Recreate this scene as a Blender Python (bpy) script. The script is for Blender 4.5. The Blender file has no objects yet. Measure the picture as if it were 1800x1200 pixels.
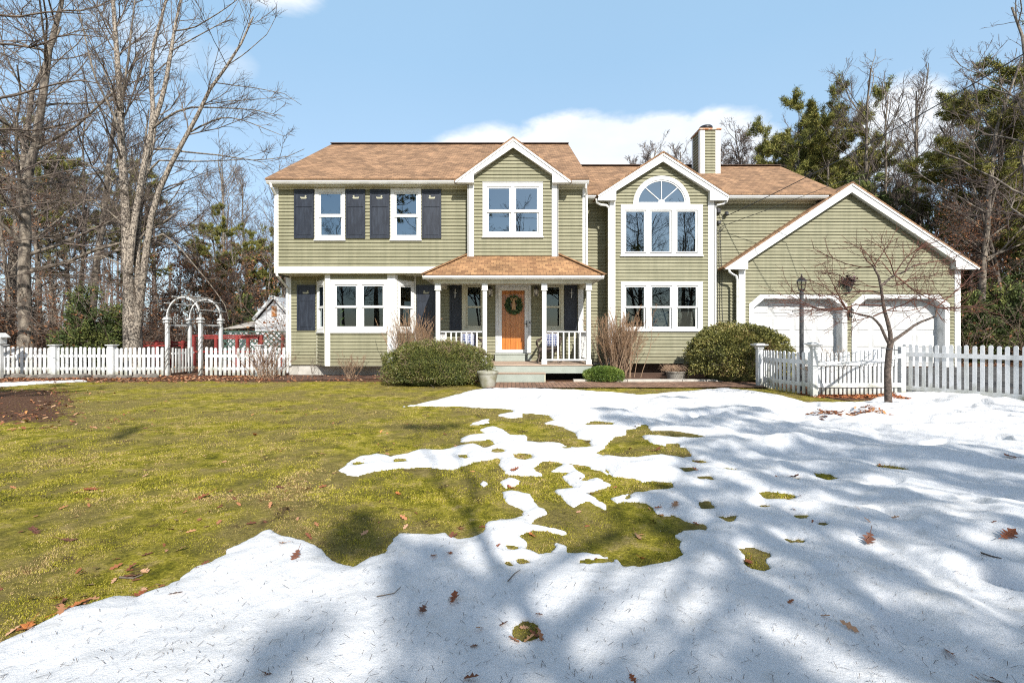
import bpy, bmesh, math, random
import numpy as np
from mathutils import Vector, Matrix
R = math.radians
scene = bpy.context.scene
C = scene.collection
# ------------------------------------------------------------------ camera
F = 800.0                 # focal length in photo pixels (16 mm on 36 mm)
HY = 586.0                # photo row of the horizon
CZ = 1.3                  # eye height
cd = bpy.data.cameras.new('camera'); cam = bpy.data.objects.new('camera', cd); C.objects.link(cam)
cam.location = (0, 0, CZ); cam.rotation_euler = (R(90), 0, 0)
cd.sensor_width = 36; cd.lens = 16; cd.shift_y = -14/1800; cd.clip_start = .05; cd.clip_end = 3000
scene.camera = cam
scene.view_settings.view_transform = 'Standard'; scene.view_settings.look = 'None'
scene.view_settings.gamma = 1; scene.view_settings.exposure = 0.47
scene.render.filter_size = 1.5
scene.cycles.pixel_filter_type = 'BLACKMAN_HARRIS'; scene.cycles.filter_width = 1.15
scene.cycles.use_denoising = False
scene.render.resolution_x = 1024; scene.render.resolution_y = 682
# ------------------------------------------------------------------ sun + sky
to_sun = Vector((.58, -1.96, 1.6)).normalized()
SEL = math.asin(to_sun.z); SAZ = math.atan2(to_sun.x, to_sun.y)
sl = bpy.data.lights.new('sun', 'SUN'); sl.energy = 4.9; sl.angle = R(.5); sl.color = (1, .955, .89)
so = bpy.data.objects.new('sun', sl); C.objects.link(so)
so.rotation_euler = (-to_sun).to_track_quat('-Z', 'Y').to_euler(); so.location = (5, -20, 30)

def build_world():
    w = bpy.data.worlds.new('World'); scene.world = w; w.use_nodes = True
    n = w.node_tree; nt = n.nodes; lk = n.links
    for x in list(nt): nt.remove(x)
    out = nt.new('ShaderNodeOutputWorld'); bg = nt.new('ShaderNodeBackground'); bg.inputs[1].default_value = .13
    sky = nt.new('ShaderNodeTexSky'); sky.sky_type = 'NISHITA'; sky.sun_disc = False
    sky.sun_elevation = SEL; sky.sun_rotation = SAZ
    sky.air_density = 1.0; sky.dust_density = .6; sky.ozone_density = 1.6
    tc = nt.new('ShaderNodeTexCoord')
    def vm(op, a=None, b=None, va=None, vb=None):
        m = nt.new('ShaderNodeVectorMath'); m.operation = op
        if a: lk.new(a, m.inputs[0])
        if b: lk.new(b, m.inputs[1])
        if va: m.inputs[0].default_value = va
        if vb: m.inputs[1].default_value = vb
        return m
    def ma(op, a, b, clamp=False):
        m = nt.new('ShaderNodeMath'); m.operation = op; m.use_clamp = clamp
        for i, v in enumerate((a, b)):
            if v is None: continue
            if isinstance(v, (int, float)): m.inputs[i].default_value = v
            else: lk.new(v, m.inputs[i])
        return m.outputs[0]
    nrm = vm('NORMALIZE', tc.outputs['Generated']).outputs[0]
    sep = nt.new('ShaderNodeSeparateXYZ'); lk.new(nrm, sep.inputs[0])
    X, Y, Z = sep.outputs
    # azimuth (0 = north, + east) and elevation of the looking direction
    az = ma('ARCTAN2', X, Y); el = ma('ARCSINE', Z, None)
    nz = nt.new('ShaderNodeTexNoise'); nz.inputs['Scale'].default_value = 5.0; nz.inputs['Detail'].default_value = 9
    nz.inputs['Roughness'].default_value = .6
    mp = nt.new('ShaderNodeMapping'); mp.inputs['Scale'].default_value = (1, 1, 2.2); lk.new(nrm, mp.inputs[0]); lk.new(mp.outputs[0], nz.inputs['Vector'])
    warp = ma('MULTIPLY', ma('SUBTRACT', nz.outputs[0], .5), 2.2)
    def bank(a0, e0, wa, we, base, soft=4.5):
        # a heaped cloud: ellipse in azimuth / elevation, flat below
        u = ma('DIVIDE', ma('SUBTRACT', az, a0), wa)
        v = ma('DIVIDE', ma('SUBTRACT', el, e0), we)
        d = ma('SUBTRACT', 1, ma('ADD', ma('MULTIPLY', u, u), ma('MULTIPLY', v, v)))
        d = ma('ADD', d, ma('MULTIPLY', warp, base))
        return ma('MULTIPLY', d, soft, True)
    def pix(px, py):
        x, y, z = (px-900)/F, 1, (HY-py)/F
        return math.atan2(x, y), math.atan(z/math.hypot(x, y))
    masks = []
    for (px, py, wpx, hpx, b, s) in ((1040, 280, 170, 92, .8, 2.4), (1250, 275, 130, 92, .8, 2.6), (1150, 262, 110, 78, .8, 2.4), (860, 300, 150, 78, .9, 1.6), (740, 290, 110, 36, .9, 1.0),
                                (1590, 240, 110, 110, .8, 2.2), (1500, 290, 300, 60, .9, 1.0), (460, -30, 130, 60, .9, 1.4), (280, 70, 120, 50, 1.1, .5), (400, 110, 60, 40, 1.1, .5)):
        a, e = pix(px, py); a1, _ = pix(px+wpx, py); _, e1 = pix(px, py-hpx)
        masks.append(bank(a, e, abs(a1-a), abs(e1-e), b, s))
    # a few clouds out of frame as well
    for (a, e, wa, we) in ((-2.3, .5, .7, .16), (2.2, .35, .8, .12), (3.0, .7, .5, .15)):
        masks.append(bank(a, e, wa, we, .9, 1.5))
    m = masks[0]
    for k in masks[1:]: m = ma('MAXIMUM', m, k)
    m = ma('MULTIPLY', ma('POWER', m, 1.3), .9)
    ambient_veil = ma('MULTIPLY', ma('SUBTRACT', el, .85), 2.2, True)  # grey overhead veil added out of view to dim and neutralise the skylight

    # haze colour, stronger ahead and weaker behind to hold the ambient light down
    nz2 = nt.new('ShaderNodeTexNoise'); nz2.inputs['Scale'].default_value = 2.0; nz2.inputs['Detail'].default_value = 5
    lk.new(nrm, nz2.inputs['Vector'])
    haze = ma('ADD', ma('MULTIPLY', nz2.outputs[0], .12), ma('ADD', .16, ma('MULTIPLY', ma('ADD', ma('MULTIPLY', Y, 1.6), .1, True), .42)))
    lowc = nt.new('ShaderNodeMixRGB'); lowc.inputs[1].default_value = (3.9, 5.0, 6.1, 1); lowc.inputs[2].default_value = (2.75, 4.4, 6.0, 1); lk.new(ma('MULTIPLY', el, 1.9, True), lowc.inputs[0])
    hz = nt.new('ShaderNodeMixRGB'); lk.new(lowc.outputs[0], hz.inputs[2]); lk.new(haze, hz.inputs[0]); lk.new(sky.outputs[0], hz.inputs[1])
    mix = nt.new('ShaderNodeMixRGB'); lk.new(m, mix.inputs[0]); lk.new(hz.outputs[0], mix.inputs[1])
    ccol = nt.new('ShaderNodeMixRGB'); ccol.inputs[1].default_value = (4.5, 5.05, 5.7, 1); ccol.inputs[2].default_value = (6.6, 6.7, 6.8, 1)
    lk.new(ma('MULTIPLY', nz.outputs[0], 1.25, True), ccol.inputs[0]); lk.new(ccol.outputs[0], mix.inputs[2])
    vl = nt.new('ShaderNodeMixRGB'); vl.inputs[2].default_value = (1.5, 1.55, 1.65, 1); lk.new(ma('MULTIPLY', ambient_veil, .85), vl.inputs[0]); lk.new(mix.outputs[0], vl.inputs[1]); mix = vl
    lk.new(mix.outputs[0], bg.inputs[0]); lk.new(bg.outputs[0], out.inputs[0])
build_world()

# ------------------------------------------------------------------ noise
def vnoise(x, y, seed=0):
    xi = np.floor(x).astype(np.int64); yi = np.floor(y).astype(np.int64)
    xf = x-xi; yf = y-yi
    def h(a, b):
        n = (a*374761393 + b*668265263 + seed*1442695041) & 0x7fffffff
        n = (n ^ (n >> 13))*1274126177 & 0x7fffffff
        return ((n ^ (n >> 16)) & 0xffff)/65535.0
    u = xf*xf*(3-2*xf); v = yf*yf*(3-2*yf)
    return (h(xi, yi)*(1-u)+h(xi+1, yi)*u)*(1-v)+(h(xi, yi+1)*(1-u)+h(xi+1, yi+1)*u)*v
def fbm(x, y, seed=0, oct=4, gain=.5):
    s = 0; a = 1; t = 0
    for i in range(oct):
        s = s+a*vnoise(x*2**i+13.7*i, y*2**i-7.1*i, seed+i); t += a; a *= gain
    return s/t
def smooth(e0, e1, x):
    t = np.clip((x-e0)/(e1-e0), 0, 1); return t*t*(3-2*t)
def ground_z(x, y):
    x = np.asarray(x, float); y = np.asarray(y, float)
    z = .045*(fbm(x*.35, y*.35, 5, 3)-.5)*smooth(0, 3, y+2)
    z = z+.25*smooth(5.2, 7.5, x)*smooth(10.8, 13.6, y)
    return z
def gz(x, y): return float(ground_z(x, y))

# ------------------------------------------------------------------ materials
def new_mat(name):
    m = bpy.data.materials.new(name); m.use_nodes = True
    nt = m.node_tree.nodes; b = nt['Principled BSDF']
    return m, nt, m.node_tree.links, b
def ramp(nt, stops):
    r = nt.new('ShaderNodeValToRGB'); e = r.color_ramp.elements
    while len(e) < len(stops): e.new(.5)
    for i, (p, c) in enumerate(stops):
        e[i].position = p; e[i].color = (*c, 1)
    return r
def add_dirt(nt, lk, b, tc, col, z0, z1, dc, amt):
    """splash dirt and algae that climb from the ground in uneven tongues"""
    sp = nt.new('ShaderNodeSeparateXYZ'); lk.new(tc.outputs['Object'], sp.inputs[0])
    n = nt.new('ShaderNodeTexNoise'); n.inputs['Scale'].default_value = 7; n.inputs['Detail'].default_value = 6; lk.new(tc.outputs['Object'], n.inputs['Vector'])
    ad = nt.new('ShaderNodeMath'); ad.operation = 'MULTIPLY_ADD'; lk.new(n.outputs[0], ad.inputs[0]); ad.inputs[1].default_value = (z1-z0)*2.2; ad.inputs[2].default_value = -(z1-z0)*1.1
    sm = nt.new('ShaderNodeMath'); sm.operation = 'ADD'; lk.new(sp.outputs[2], sm.inputs[0]); lk.new(ad.outputs[0], sm.inputs[1])
    mr = nt.new('ShaderNodeMapRange'); mr.inputs['From Min'].default_value = z1; mr.inputs['From Max'].default_value = z0; mr.inputs['To Max'].default_value = amt; lk.new(sm.outputs[0], mr.inputs['Value'])
    mx = nt.new('ShaderNodeMixRGB'); lk.new(mr.outputs[0], mx.inputs[0]); lk.new(col, mx.inputs[1]); mx.inputs[2].default_value = (*dc, 1); lk.new(mx.outputs[0], b.inputs['Base Color'])
def M(name, c1, c2=None, rough=.7, scale=6, detail=5, bump=0, bscale=None, spec=.3, stretch=(1, 1, 1), lo=.35, hi=.65, metal=0, dirt=None):
    m, nt, lk, b = new_mat(name)
    b.inputs['Roughness'].default_value = rough; b.inputs['Specular IOR Level'].default_value = spec; b.inputs['Metallic'].default_value = metal
    tc = nt.new('ShaderNodeTexCoord'); mp = nt.new('ShaderNodeMapping'); mp.inputs['Scale'].default_value = stretch
    lk.new(tc.outputs['Object'], mp.inputs[0])
    nz = nt.new('ShaderNodeTexNoise'); nz.inputs['Scale'].default_value = scale; nz.inputs['Detail'].default_value = detail
    lk.new(mp.outputs[0], nz.inputs['Vector'])
    if c2 is None: c2 = tuple(x*.85 for x in c1)
    r = ramp(nt, [(lo, c1), (hi, c2)]); lk.new(nz.outputs[0], r.inputs[0]); lk.new(r.outputs[0], b.inputs['Base Color'])
    if dirt: add_dirt(nt, lk, b, tc, r.outputs[0], *dirt)
    if bump:
        n2 = nt.new('ShaderNodeTexNoise'); n2.inputs['Scale'].default_value = bscale or scale*4; n2.inputs['Detail'].default_value = 6
        lk.new(mp.outputs[0], n2.inputs['Vector'])
        bp = nt.new('ShaderNodeBump'); bp.inputs['Strength'].default_value = bump; bp.inputs['Distance'].default_value = .02
        lk.new(n2.outputs[0], bp.inputs['Height']); lk.new(bp.outputs[0], b.inputs['Normal'])
    return m
def M_attr(name, stops, rough=.7, spec=.2, trans=0, attr='rnd', wear=None):
    """colour looked up by a random number stored on every face"""
    m, nt, lk, b = new_mat(name)
    b.inputs['Roughness'].default_value = rough; b.inputs['Specular IOR Level'].default_value = spec
    a = nt.new('ShaderNodeAttribute'); a.attribute_name = attr
    r = ramp(nt, stops); lk.new(a.outputs['Fac'], r.inputs[0]); lk.new(r.outputs[0], b.inputs['Base Color'])
    if trans:
        t = nt.new('ShaderNodeBsdfTranslucent'); lk.new(r.outputs[0], t.inputs[0])
        mx = nt.new('ShaderNodeMixShader'); mx.inputs[0].default_value = trans
        lk.new(b.outputs[0], mx.inputs[1]); lk.new(t.outputs[0], mx.inputs[2]); lk.new(mx.outputs[0], nt['Material Output'].inputs[0])
    return m

def brick_mat(name, c1, c2, mortar, bw, bh, ms, noise_c=None, rough=.85, bump=.4, offs=.5, sq=0, scale_noise=1.2):
    m, nt, lk, b = new_mat(name); b.inputs['Roughness'].default_value = rough; b.inputs['Specular IOR Level'].default_value = .2
    uv = nt.new('ShaderNodeUVMap')
    br = nt.new('ShaderNodeTexBrick'); br.offset = offs; br.inputs['Scale'].default_value = 1
    br.inputs['Brick Width'].default_value = bw; br.inputs['Row Height'].default_value = bh; br.inputs['Mortar Size'].default_value = ms
    br.inputs['Mortar Smooth'].default_value = .2; br.inputs['Bias'].default_value = 0
    br.inputs['Color1'].default_value = (*c1, 1); br.inputs['Color2'].default_value = (*c2, 1); br.inputs['Mortar'].default_value = (*mortar, 1)
    wob = nt.new('ShaderNodeTexNoise'); wob.inputs['Scale'].default_value = 3
    lk.new(uv.outputs[0], wob.inputs['Vector'])
    ad = nt.new('ShaderNodeMixRGB'); ad.blend_type = 'ADD'; ad.inputs[0].default_value = .012
    lk.new(uv.outputs[0], ad.inputs[1]); lk.new(wob.outputs[1], ad.inputs[2]); lk.new(ad.outputs[0], br.inputs['Vector'])
    nz = nt.new('ShaderNodeTexNoise'); nz.inputs['Scale'].default_value = scale_noise; nz.inputs['Detail'].default_value = 8; nz.inputs['Roughness'].default_value = .65
    lk.new(uv.outputs[0], nz.inputs['Vector'])
    r = ramp(nt, [(.3, (.62, .62, .62)), (.7, (1.25, 1.22, 1.2))]); lk.new(nz.outputs[0], r.inputs[0])
    n3 = nt.new('ShaderNodeTexNoise'); n3.inputs['Scale'].default_value = 60; n3.inputs['Detail'].default_value = 3; lk.new(uv.outputs[0], n3.inputs['Vector'])
    r3 = ramp(nt, [(.3, (.8, .8, .8)), (.7, (1.15, 1.15, 1.15))]); lk.new(n3.outputs[0], r3.inputs[0])
    mu = nt.new('ShaderNodeMixRGB'); mu.blend_type = 'MULTIPLY'; mu.inputs[0].default_value = 1
    lk.new(br.outputs['Color'], mu.inputs[1]); lk.new(r.outputs[0], mu.inputs[2])
    m2 = nt.new('ShaderNodeMixRGB'); m2.blend_type = 'MULTIPLY'; m2.inputs[0].default_value = 1
    lk.new(mu.outputs[0], m2.inputs[1]); lk.new(r3.outputs[0], m2.inputs[2]); lk.new(m2.outputs[0], b.inputs['Base Color'])
    bp = nt.new('ShaderNodeBump'); bp.inputs['Strength'].default_value = bump; bp.inputs['Distance'].default_value = .012; bp.invert = True
    lk.new(br.outputs['Fac'], bp.inputs['Height']); lk.new(bp.outputs[0], b.inputs['Normal'])
    return m

def siding_mat():
    m, nt, lk, b = new_mat('sage_clapboard'); b.inputs['Roughness'].default_value = .62; b.inputs['Specular IOR Level'].default_value = .25
    tc = nt.new('ShaderNodeTexCoord')
    mp = nt.new('ShaderNodeMapping'); mp.inputs['Scale'].default_value = (.8, .8, 5); lk.new(tc.outputs['Object'], mp.inputs[0])
    nz = nt.new('ShaderNodeTexNoise'); nz.inputs['Scale'].default_value = 1.4; nz.inputs['Detail'].default_value = 6; lk.new(mp.outputs[0], nz.inputs['Vector'])
    r = ramp(nt, [(.3, (.218, .208, .130)), (.55, (.254, .243, .155)), (.75, (.29, .276, .182))]); lk.new(nz.outputs[0], r.inputs[0])
    # faint vertical weather streaks
    mp2 = nt.new('ShaderNodeMapping'); mp2.inputs['Scale'].default_value = (9, 9, .35); lk.new(tc.outputs['Object'], mp2.inputs[0])
    n2 = nt.new('ShaderNodeTexNoise'); n2.inputs['Scale'].default_value = 1; n2.inputs['Detail'].default_value = 5; lk.new(mp2.outputs[0], n2.inputs['Vector'])
    r2 = ramp(nt, [(.35, (.86, .87, .86)), (.6, (1, 1, 1))]); lk.new(n2.outputs[0], r2.inputs[0])
    mu = nt.new('ShaderNodeMixRGB'); mu.blend_type = 'MULTIPLY'; mu.inputs[0].default_value = 1
    lk.new(r.outputs[0], mu.inputs[1]); lk.new(r2.outputs[0], mu.inputs[2]); lk.new(mu.outputs[0], b.inputs['Base Color']); add_dirt(nt, lk, b, tc, mu.outputs[0], .3, .85, (.17, .15, .09), .55)
    return m

def glass_mat(name, tint, refl):
    m, nt, lk, b = new_mat(name); nt.remove(b)
    t = nt.new('ShaderNodeBsdfTransparent'); t.inputs[0].default_value = (*tint, 1)
    g = nt.new('ShaderNodeBsdfGlossy'); g.inputs['Roughness'].default_value = .0; g.inputs[0].default_value = (.78, .93, 1, 1)
    tc = nt.new('ShaderNodeTexCoord'); nz = nt.new('ShaderNodeTexNoise'); nz.inputs['Scale'].default_value = 1.7; nz.inputs['Detail'].default_value = 1
    lk.new(tc.outputs['Object'], nz.inputs['Vector'])
    bp = nt.new('ShaderNodeBump'); bp.inputs['Strength'].default_value = .12; bp.inputs['Distance'].default_value = .01
    lk.new(nz.outputs[0], bp.inputs['Height']); lk.new(bp.outputs[0], g.inputs['Normal'])
    fr = nt.new('ShaderNodeFresnel'); fr.inputs[0].default_value = 1.5
    ml = nt.new('ShaderNodeMath'); ml.operation = 'MULTIPLY'; ml.use_clamp = True; ml.inputs[1].default_value = refl; lk.new(fr.outputs[0], ml.inputs[0])
    mx = nt.new('ShaderNodeMixShader'); lk.new(ml.outputs[0], mx.inputs[0]); lk.new(t.outputs[0], mx.inputs[1]); lk.new(g.outputs[0], mx.inputs[2])
    lk.new(mx.outputs[0], nt['Material Output'].inputs[0])
    return m

m_siding = siding_mat()
m_white = M('white_trim_paint', (.72, .72, .70), (.63, .63, .60), rough=.45, scale=2.5, bump=.04, lo=.45, hi=.8)
m_cream = M('cream_trim_paint', (.58, .56, .43), (.50, .48, .36), rough=.5, scale=3, lo=.4, hi=.7)
m_soffit = M('porch_soffit_paint', (.62, .60, .48), (.5, .48, .38), rough=.6, scale=3)
m_gutter = M('white_gutter_metal', (.74, .74, .71), (.52, .51, .46), rough=.4, scale=3, stretch=(1, 1, 4), lo=.45, hi=.8)
m_roof = brick_mat('brown_asphalt_shingles', (.37, .225, .128), (.205, .125, .074), (.12, .07, .045), .17, .125, .005, bump=.6, scale_noise=1.6)
m_roofedge = M('shingle_edge', (.10, .065, .05), (.06, .04, .03), rough=.9)
m_porchroof = brick_mat('porch_roof_shingles', (.42, .245, .12), (.23, .125, .064), (.14, .08, .05), .17, .125, .006, bump=.5, scale_noise=1.6)
m_shutter = M('weathered_navy_shutter', (.008, .012, .022), (.022, .030, .046), rough=.5, scale=3, bump=.1, stretch=(6, 6, 1), lo=.42, hi=.72, spec=.5)
m_duck = M('duck_opening', (.42, .41, .30), rough=.6)
m_glass = glass_mat('window_glass', (.55, .57, .55), 1.7)
m_glass_hi = glass_mat('clear_window_glass', (.35, .42, .45), 6.5)
m_storm = glass_mat('storm_glass', (.99, .99, .99), .35)
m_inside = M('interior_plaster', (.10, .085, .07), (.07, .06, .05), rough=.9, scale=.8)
m_curtain = M('window_shade_fabric', (.30, .29, .26), (.24, .23, .21), rough=.9, scale=9, stretch=(6, 6, .4))
m_bluecurtain = M('blue_shade_fabric', (.16, .24, .32), (.12, .18, .25), rough=.9, scale=9)
m_found = M('concrete_foundation', (.50, .48, .43), (.36, .34, .30), rough=.9, scale=3, bump=.3)
m_deck = M('deck_boards', (.44, .33, .25), (.36, .27, .20), rough=.75, scale=3, stretch=(1, 8, 1), bump=.1)
m_deckpaint = M('grey_green_paint', (.34, .37, .325), (.28, .31, .27), rough=.55, scale=3, bump=.05)
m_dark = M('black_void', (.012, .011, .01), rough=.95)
m_black = M('black_metal', (.012, .012, .013), (.03, .03, .032), rough=.35, scale=8, spec=.5, bump=.05)
m_iron = M('weathered_dark_iron', (.05, .052, .055), (.11, .11, .11), rough=.55, scale=9, lo=.4, hi=.7, bump=.2)
def door_mat():
    m, nt, lk, b = new_mat('orange_stained_wood'); b.inputs['Roughness'].default_value = .4
    tc = nt.new('ShaderNodeTexCoord'); mp = nt.new('ShaderNodeMapping'); mp.inputs['Scale'].default_value = (14, 14, .9)
    lk.new(tc.outputs['Object'], mp.inputs[0]); nz = nt.new('ShaderNodeTexNoise'); nz.inputs['Scale'].default_value = 2; nz.inputs['Detail'].default_value = 7
    lk.new(mp.outputs[0], nz.inputs['Vector'])
    r = ramp(nt, [(.3, (.42, .13, .022)), (.6, (.62, .22, .04)), (.8, (.72, .30, .06))]); lk.new(nz.outputs[0], r.inputs[0]); lk.new(r.outputs[0], b.inputs['Base Color'])
    return m
m_door = door_mat()
m_bark = M('grey_brown_bark', (.27, .23, .18), (.07, .058, .048), rough=.95, scale=9, bump=.8, stretch=(1, 1, .45), lo=.38, hi=.62)
m_bark_light = M('pale_flaky_bark', (.39, .335, .27), (.09, .075, .062), rough=.95, scale=26, bump=.9, stretch=(1, 1, .5), lo=.44, hi=.58)
m_twig = M('twig_bark', (.19, .15, .115), (.075, .06, .052), rough=.95, scale=4)
m_fartwig = M('far_twig_bark', (.21, .165, .135), (.11, .088, .08), rough=.95, scale=1)
m_redtwig = M('reddish_twig_bark', (.15, .065, .042), (.07, .036, .028), rough=.9, scale=5)
m_tanstem = M('tan_stem_bark', (.36, .25, .16), (.20, .13, .09), rough=.95, scale=7)
m_redpaint = M('red_paint', (.30, .05, .045), (.20, .035, .03), rough=.6)
m_greenlattice = M('green_lattice_paint', (.07, .12, .10), rough=.7)
m_oldwhite = M('weathered_white_wood', (.66, .67, .66), (.40, .41, .40), rough=.7, scale=7, bump=.15, stretch=(1, 1, .35), lo=.45, hi=.72, dirt=(.0, .5, (.22, .21, .14), .6))
m_doorwhite = M('garage_door_paint', (.60, .60, .59), (.54, .54, .52), rough=.5, scale=3, lo=.4, hi=.7)
m_fencewhite = M('picket_white_paint', (.66, .67, .67), (.40, .41, .37), rough=.65, scale=6, bump=.12, stretch=(1, 1, .25), lo=.48, hi=.76, dirt=(.0, .30, (.20, .20, .12), .7))
m_bricks = brick_mat('brick_path', (.33, .20, .135), (.20, .125, .088), (.07, .055, .042), .20, .10, .006, bump=.5, rough=.9)
m_concrete = M('pale_concrete', (.50, .46, .40), (.38, .35, .31), rough=.9, scale=6, bump=.2)
m_mulch = M('brown_mulch', (.085, .045, .03), (.14, .08, .055), rough=1, scale=40, bump=1, bscale=60)
m_rock = M('fieldstone', (.23, .20, .17), (.11, .10, .085), rough=.9, scale=7, bump=.5)

# ------------------------------------------------------------------ mesh building
OFF = {}
class MB:
    def __init__(s, mat=None): s.v = []; s.f = []; s.T = mat
    def _a(s, pts):
        n = len(s.v)
        if s.T is not None: pts = [tuple(s.T @ Vector(p)) for p in pts]
        s.v.extend(pts); return n
    def poly(s, pts): n = s._a(pts); s.f.append(tuple(range(n, n+len(pts)))); return s
    def box(s, x0, x1, y0, y1, z0, z1):
        n = s._a([(x0, y0, z0), (x1, y0, z0), (x1, y1, z0), (x0, y1, z0), (x0, y0, z1), (x1, y0, z1), (x1, y1, z1), (x0, y1, z1)])
        for q in ((0, 3, 2, 1), (4, 5, 6, 7), (0, 1, 5, 4), (1, 2, 6, 5), (2, 3, 7, 6), (3, 0, 4, 7)): s.f.append(tuple(n+i for i in q))
        return s
    def prism(s, pts, y0, y1):
        """polygon in x,z (counter-clockwise seen from -Y) pushed from y0 to y1"""
        k = len(pts); n = s._a([(x, y0, z) for x, z in pts]+[(x, y1, z) for x, z in pts])
        s.f.append(tuple(n+i for i in range(k))); s.f.append(tuple(n+k+i for i in reversed(range(k))))
        for i in range(k):
            j = (i+1) % k; s.f.append((n+j, n+i, n+k+i, n+k+j))
        return s
    def prismz(s, pts, z0, z1):
        k = len(pts); n = s._a([(x, y, z0) for x, y in pts]+[(x, y, z1) for x, y in pts])
        s.f.append(tuple(n+i for i in reversed(range(k)))); s.f.append(tuple(n+k+i for i in range(k)))
        for i in range(k):
            j = (i+1) % k; s.f.append((n+i, n+j, n+k+j, n+k+i))
        return s
    def bar(s, a, b, w, h=None, up=(0, 0, 1)):
        h = h or w; a = Vector(a); b = Vector(b); d = (b-a).normalized(); u = Vector(up)
        if abs(d.dot(u)) > .98: u = Vector((0, 1, 0))
        r = d.cross(u).normalized(); t = r.cross(d).normalized()
        q = []
        for p in (a, b):
            for i, j in ((-1, -1), (1, -1), (1, 1), (-1, 1)): q.append(tuple(p+r*(i*w/2)+t*(j*h/2)))
        n = s._a(q)
        for f in ((3, 2, 1, 0), (4, 5, 6, 7), (0, 1, 5, 4), (1, 2, 6, 5), (2, 3, 7, 6), (3, 0, 4, 7)): s.f.append(tuple(n+i for i in f))
        return s
    def tube(s, pts, rad, sides=6, cap=True):
        pts = [Vector(p) for p in pts]
        if not isinstance(rad, (list, tuple)): rad = [rad]*len(pts)
        d0 = (pts[-1]-pts[0]); 
        if d0.length < 1e-6: d0 = Vector((0, 0, 1))
        ref = Vector((0, 0, 1)) if abs(d0.normalized().z) < .8 else Vector((1, 0, 0))
        base = len(s.v); ring = []
        for i, p in enumerate(pts):
            d = (pts[min(i+1, len(pts)-1)]-pts[max(i-1, 0)]).normalized()
            a = d.cross(ref)
            if a.length < .05: a = d.cross(Vector((0, 1, 0)))
            a.normalize(); b = a.cross(d)
            for k in range(sides):
                t = 2*math.pi*k/sides; ring.append(tuple(p+(a*math.cos(t)+b*math.sin(t))*rad[i]))
        n = s._a(ring)
        for i in range(len(pts)-1):
            for k in range(sides):
                k2 = (k+1) % sides; s.f.append((n+i*sides+k, n+i*sides+k2, n+(i+1)*sides+k2, n+(i+1)*sides+k))
        if cap:
            s.f.append(tuple(n+k for k in reversed(range(sides)))); m = n+(len(pts)-1)*sides; s.f.append(tuple(m+k for k in range(sides)))
        return s
    def lathe(s, c, prof, sides=20):
        """prof = [(r,z)...] from bottom to top round a vertical axis at c"""
        q = []
        for r, z in prof:
            for k in range(sides):
                t = 2*math.pi*k/sides; q.append((c[0]+r*math.cos(t), c[1]+r*math.sin(t), c[2]+z))
        n = s._a(q)
        for i in range(len(prof)-1):
            for k in range(sides):
                k2 = (k+1) % sides; s.f.append((n+i*sides+k, n+i*sides+k2, n+(i+1)*sides+k2, n+(i+1)*sides+k))
        s.f.append(tuple(n+k for k in reversed(range(sides)))); m = n+(len(prof)-1)*sides; s.f.append(tuple(m+k for k in range(sides)))
        return s
    def build(s, name, mat, parent=None, loc=None, uv=False, smooth_=False, bevel=0):
        off = OFF.get(parent.name, Vector((0, 0, 0))) if parent else (Vector(loc) if loc else Vector((0, 0, 0)))
        me = bpy.data.meshes.new(name)
        me.from_pydata([tuple(Vector(p)-off) for p in s.v], [], s.f); me.update()
        me.materials.append(mat)
        if uv: auto_uv(me, off)
        if smooth_: me.polygons.foreach_set('use_smooth', [True]*len(me.polygons))
        o = bpy.data.objects.new(name, me); C.objects.link(o)
        if parent: o.parent = parent
        else: o.location = off
        OFF[o.name] = off
        if bevel:
            bv = o.modifiers.new('bevel', 'BEVEL'); bv.width = bevel; bv.segments = 1; bv.limit_method = 'ANGLE'
        return o
def split8(t, name, mat, parent):
    for i in range(0, len(t.v), 8):
        b = MB(); b.v = t.v[i:i+8]; b.f = [tuple(k-i for k in f) for f in t.f if i <= f[0] < i+8]; b.build(name, mat, parent)
def auto_uv(me, off):
    uvl = me.uv_layers.new(name='UVMap')
    for p in me.polygons:
        n = p.normal; u = Vector((0, 0, 1)).cross(n)
        if u.length < 1e-3: u = Vector((1, 0, 0))
        u.normalize(); v = n.cross(u)
        for li in p.loop_indices:
            co = me.vertices[me.loops[li].vertex_index].co+off
            uvl.data[li].uv = (co.dot(u), co.dot(v))
def tag(o, label=None, cat=None, group=None, kind=None):
    if label: o['label'] = label
    if cat: o['category'] = cat
    if group: o['group'] = group
    if kind: o['kind'] = kind
    return o
def thing(name, loc, label=None, cat=None, group=None):
    o = bpy.data.objects.new(name, None); C.objects.link(o); o.location = loc; o.empty_display_size = .3
    OFF[o.name] = Vector(loc); tag(o, label, cat, group); return o
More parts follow.
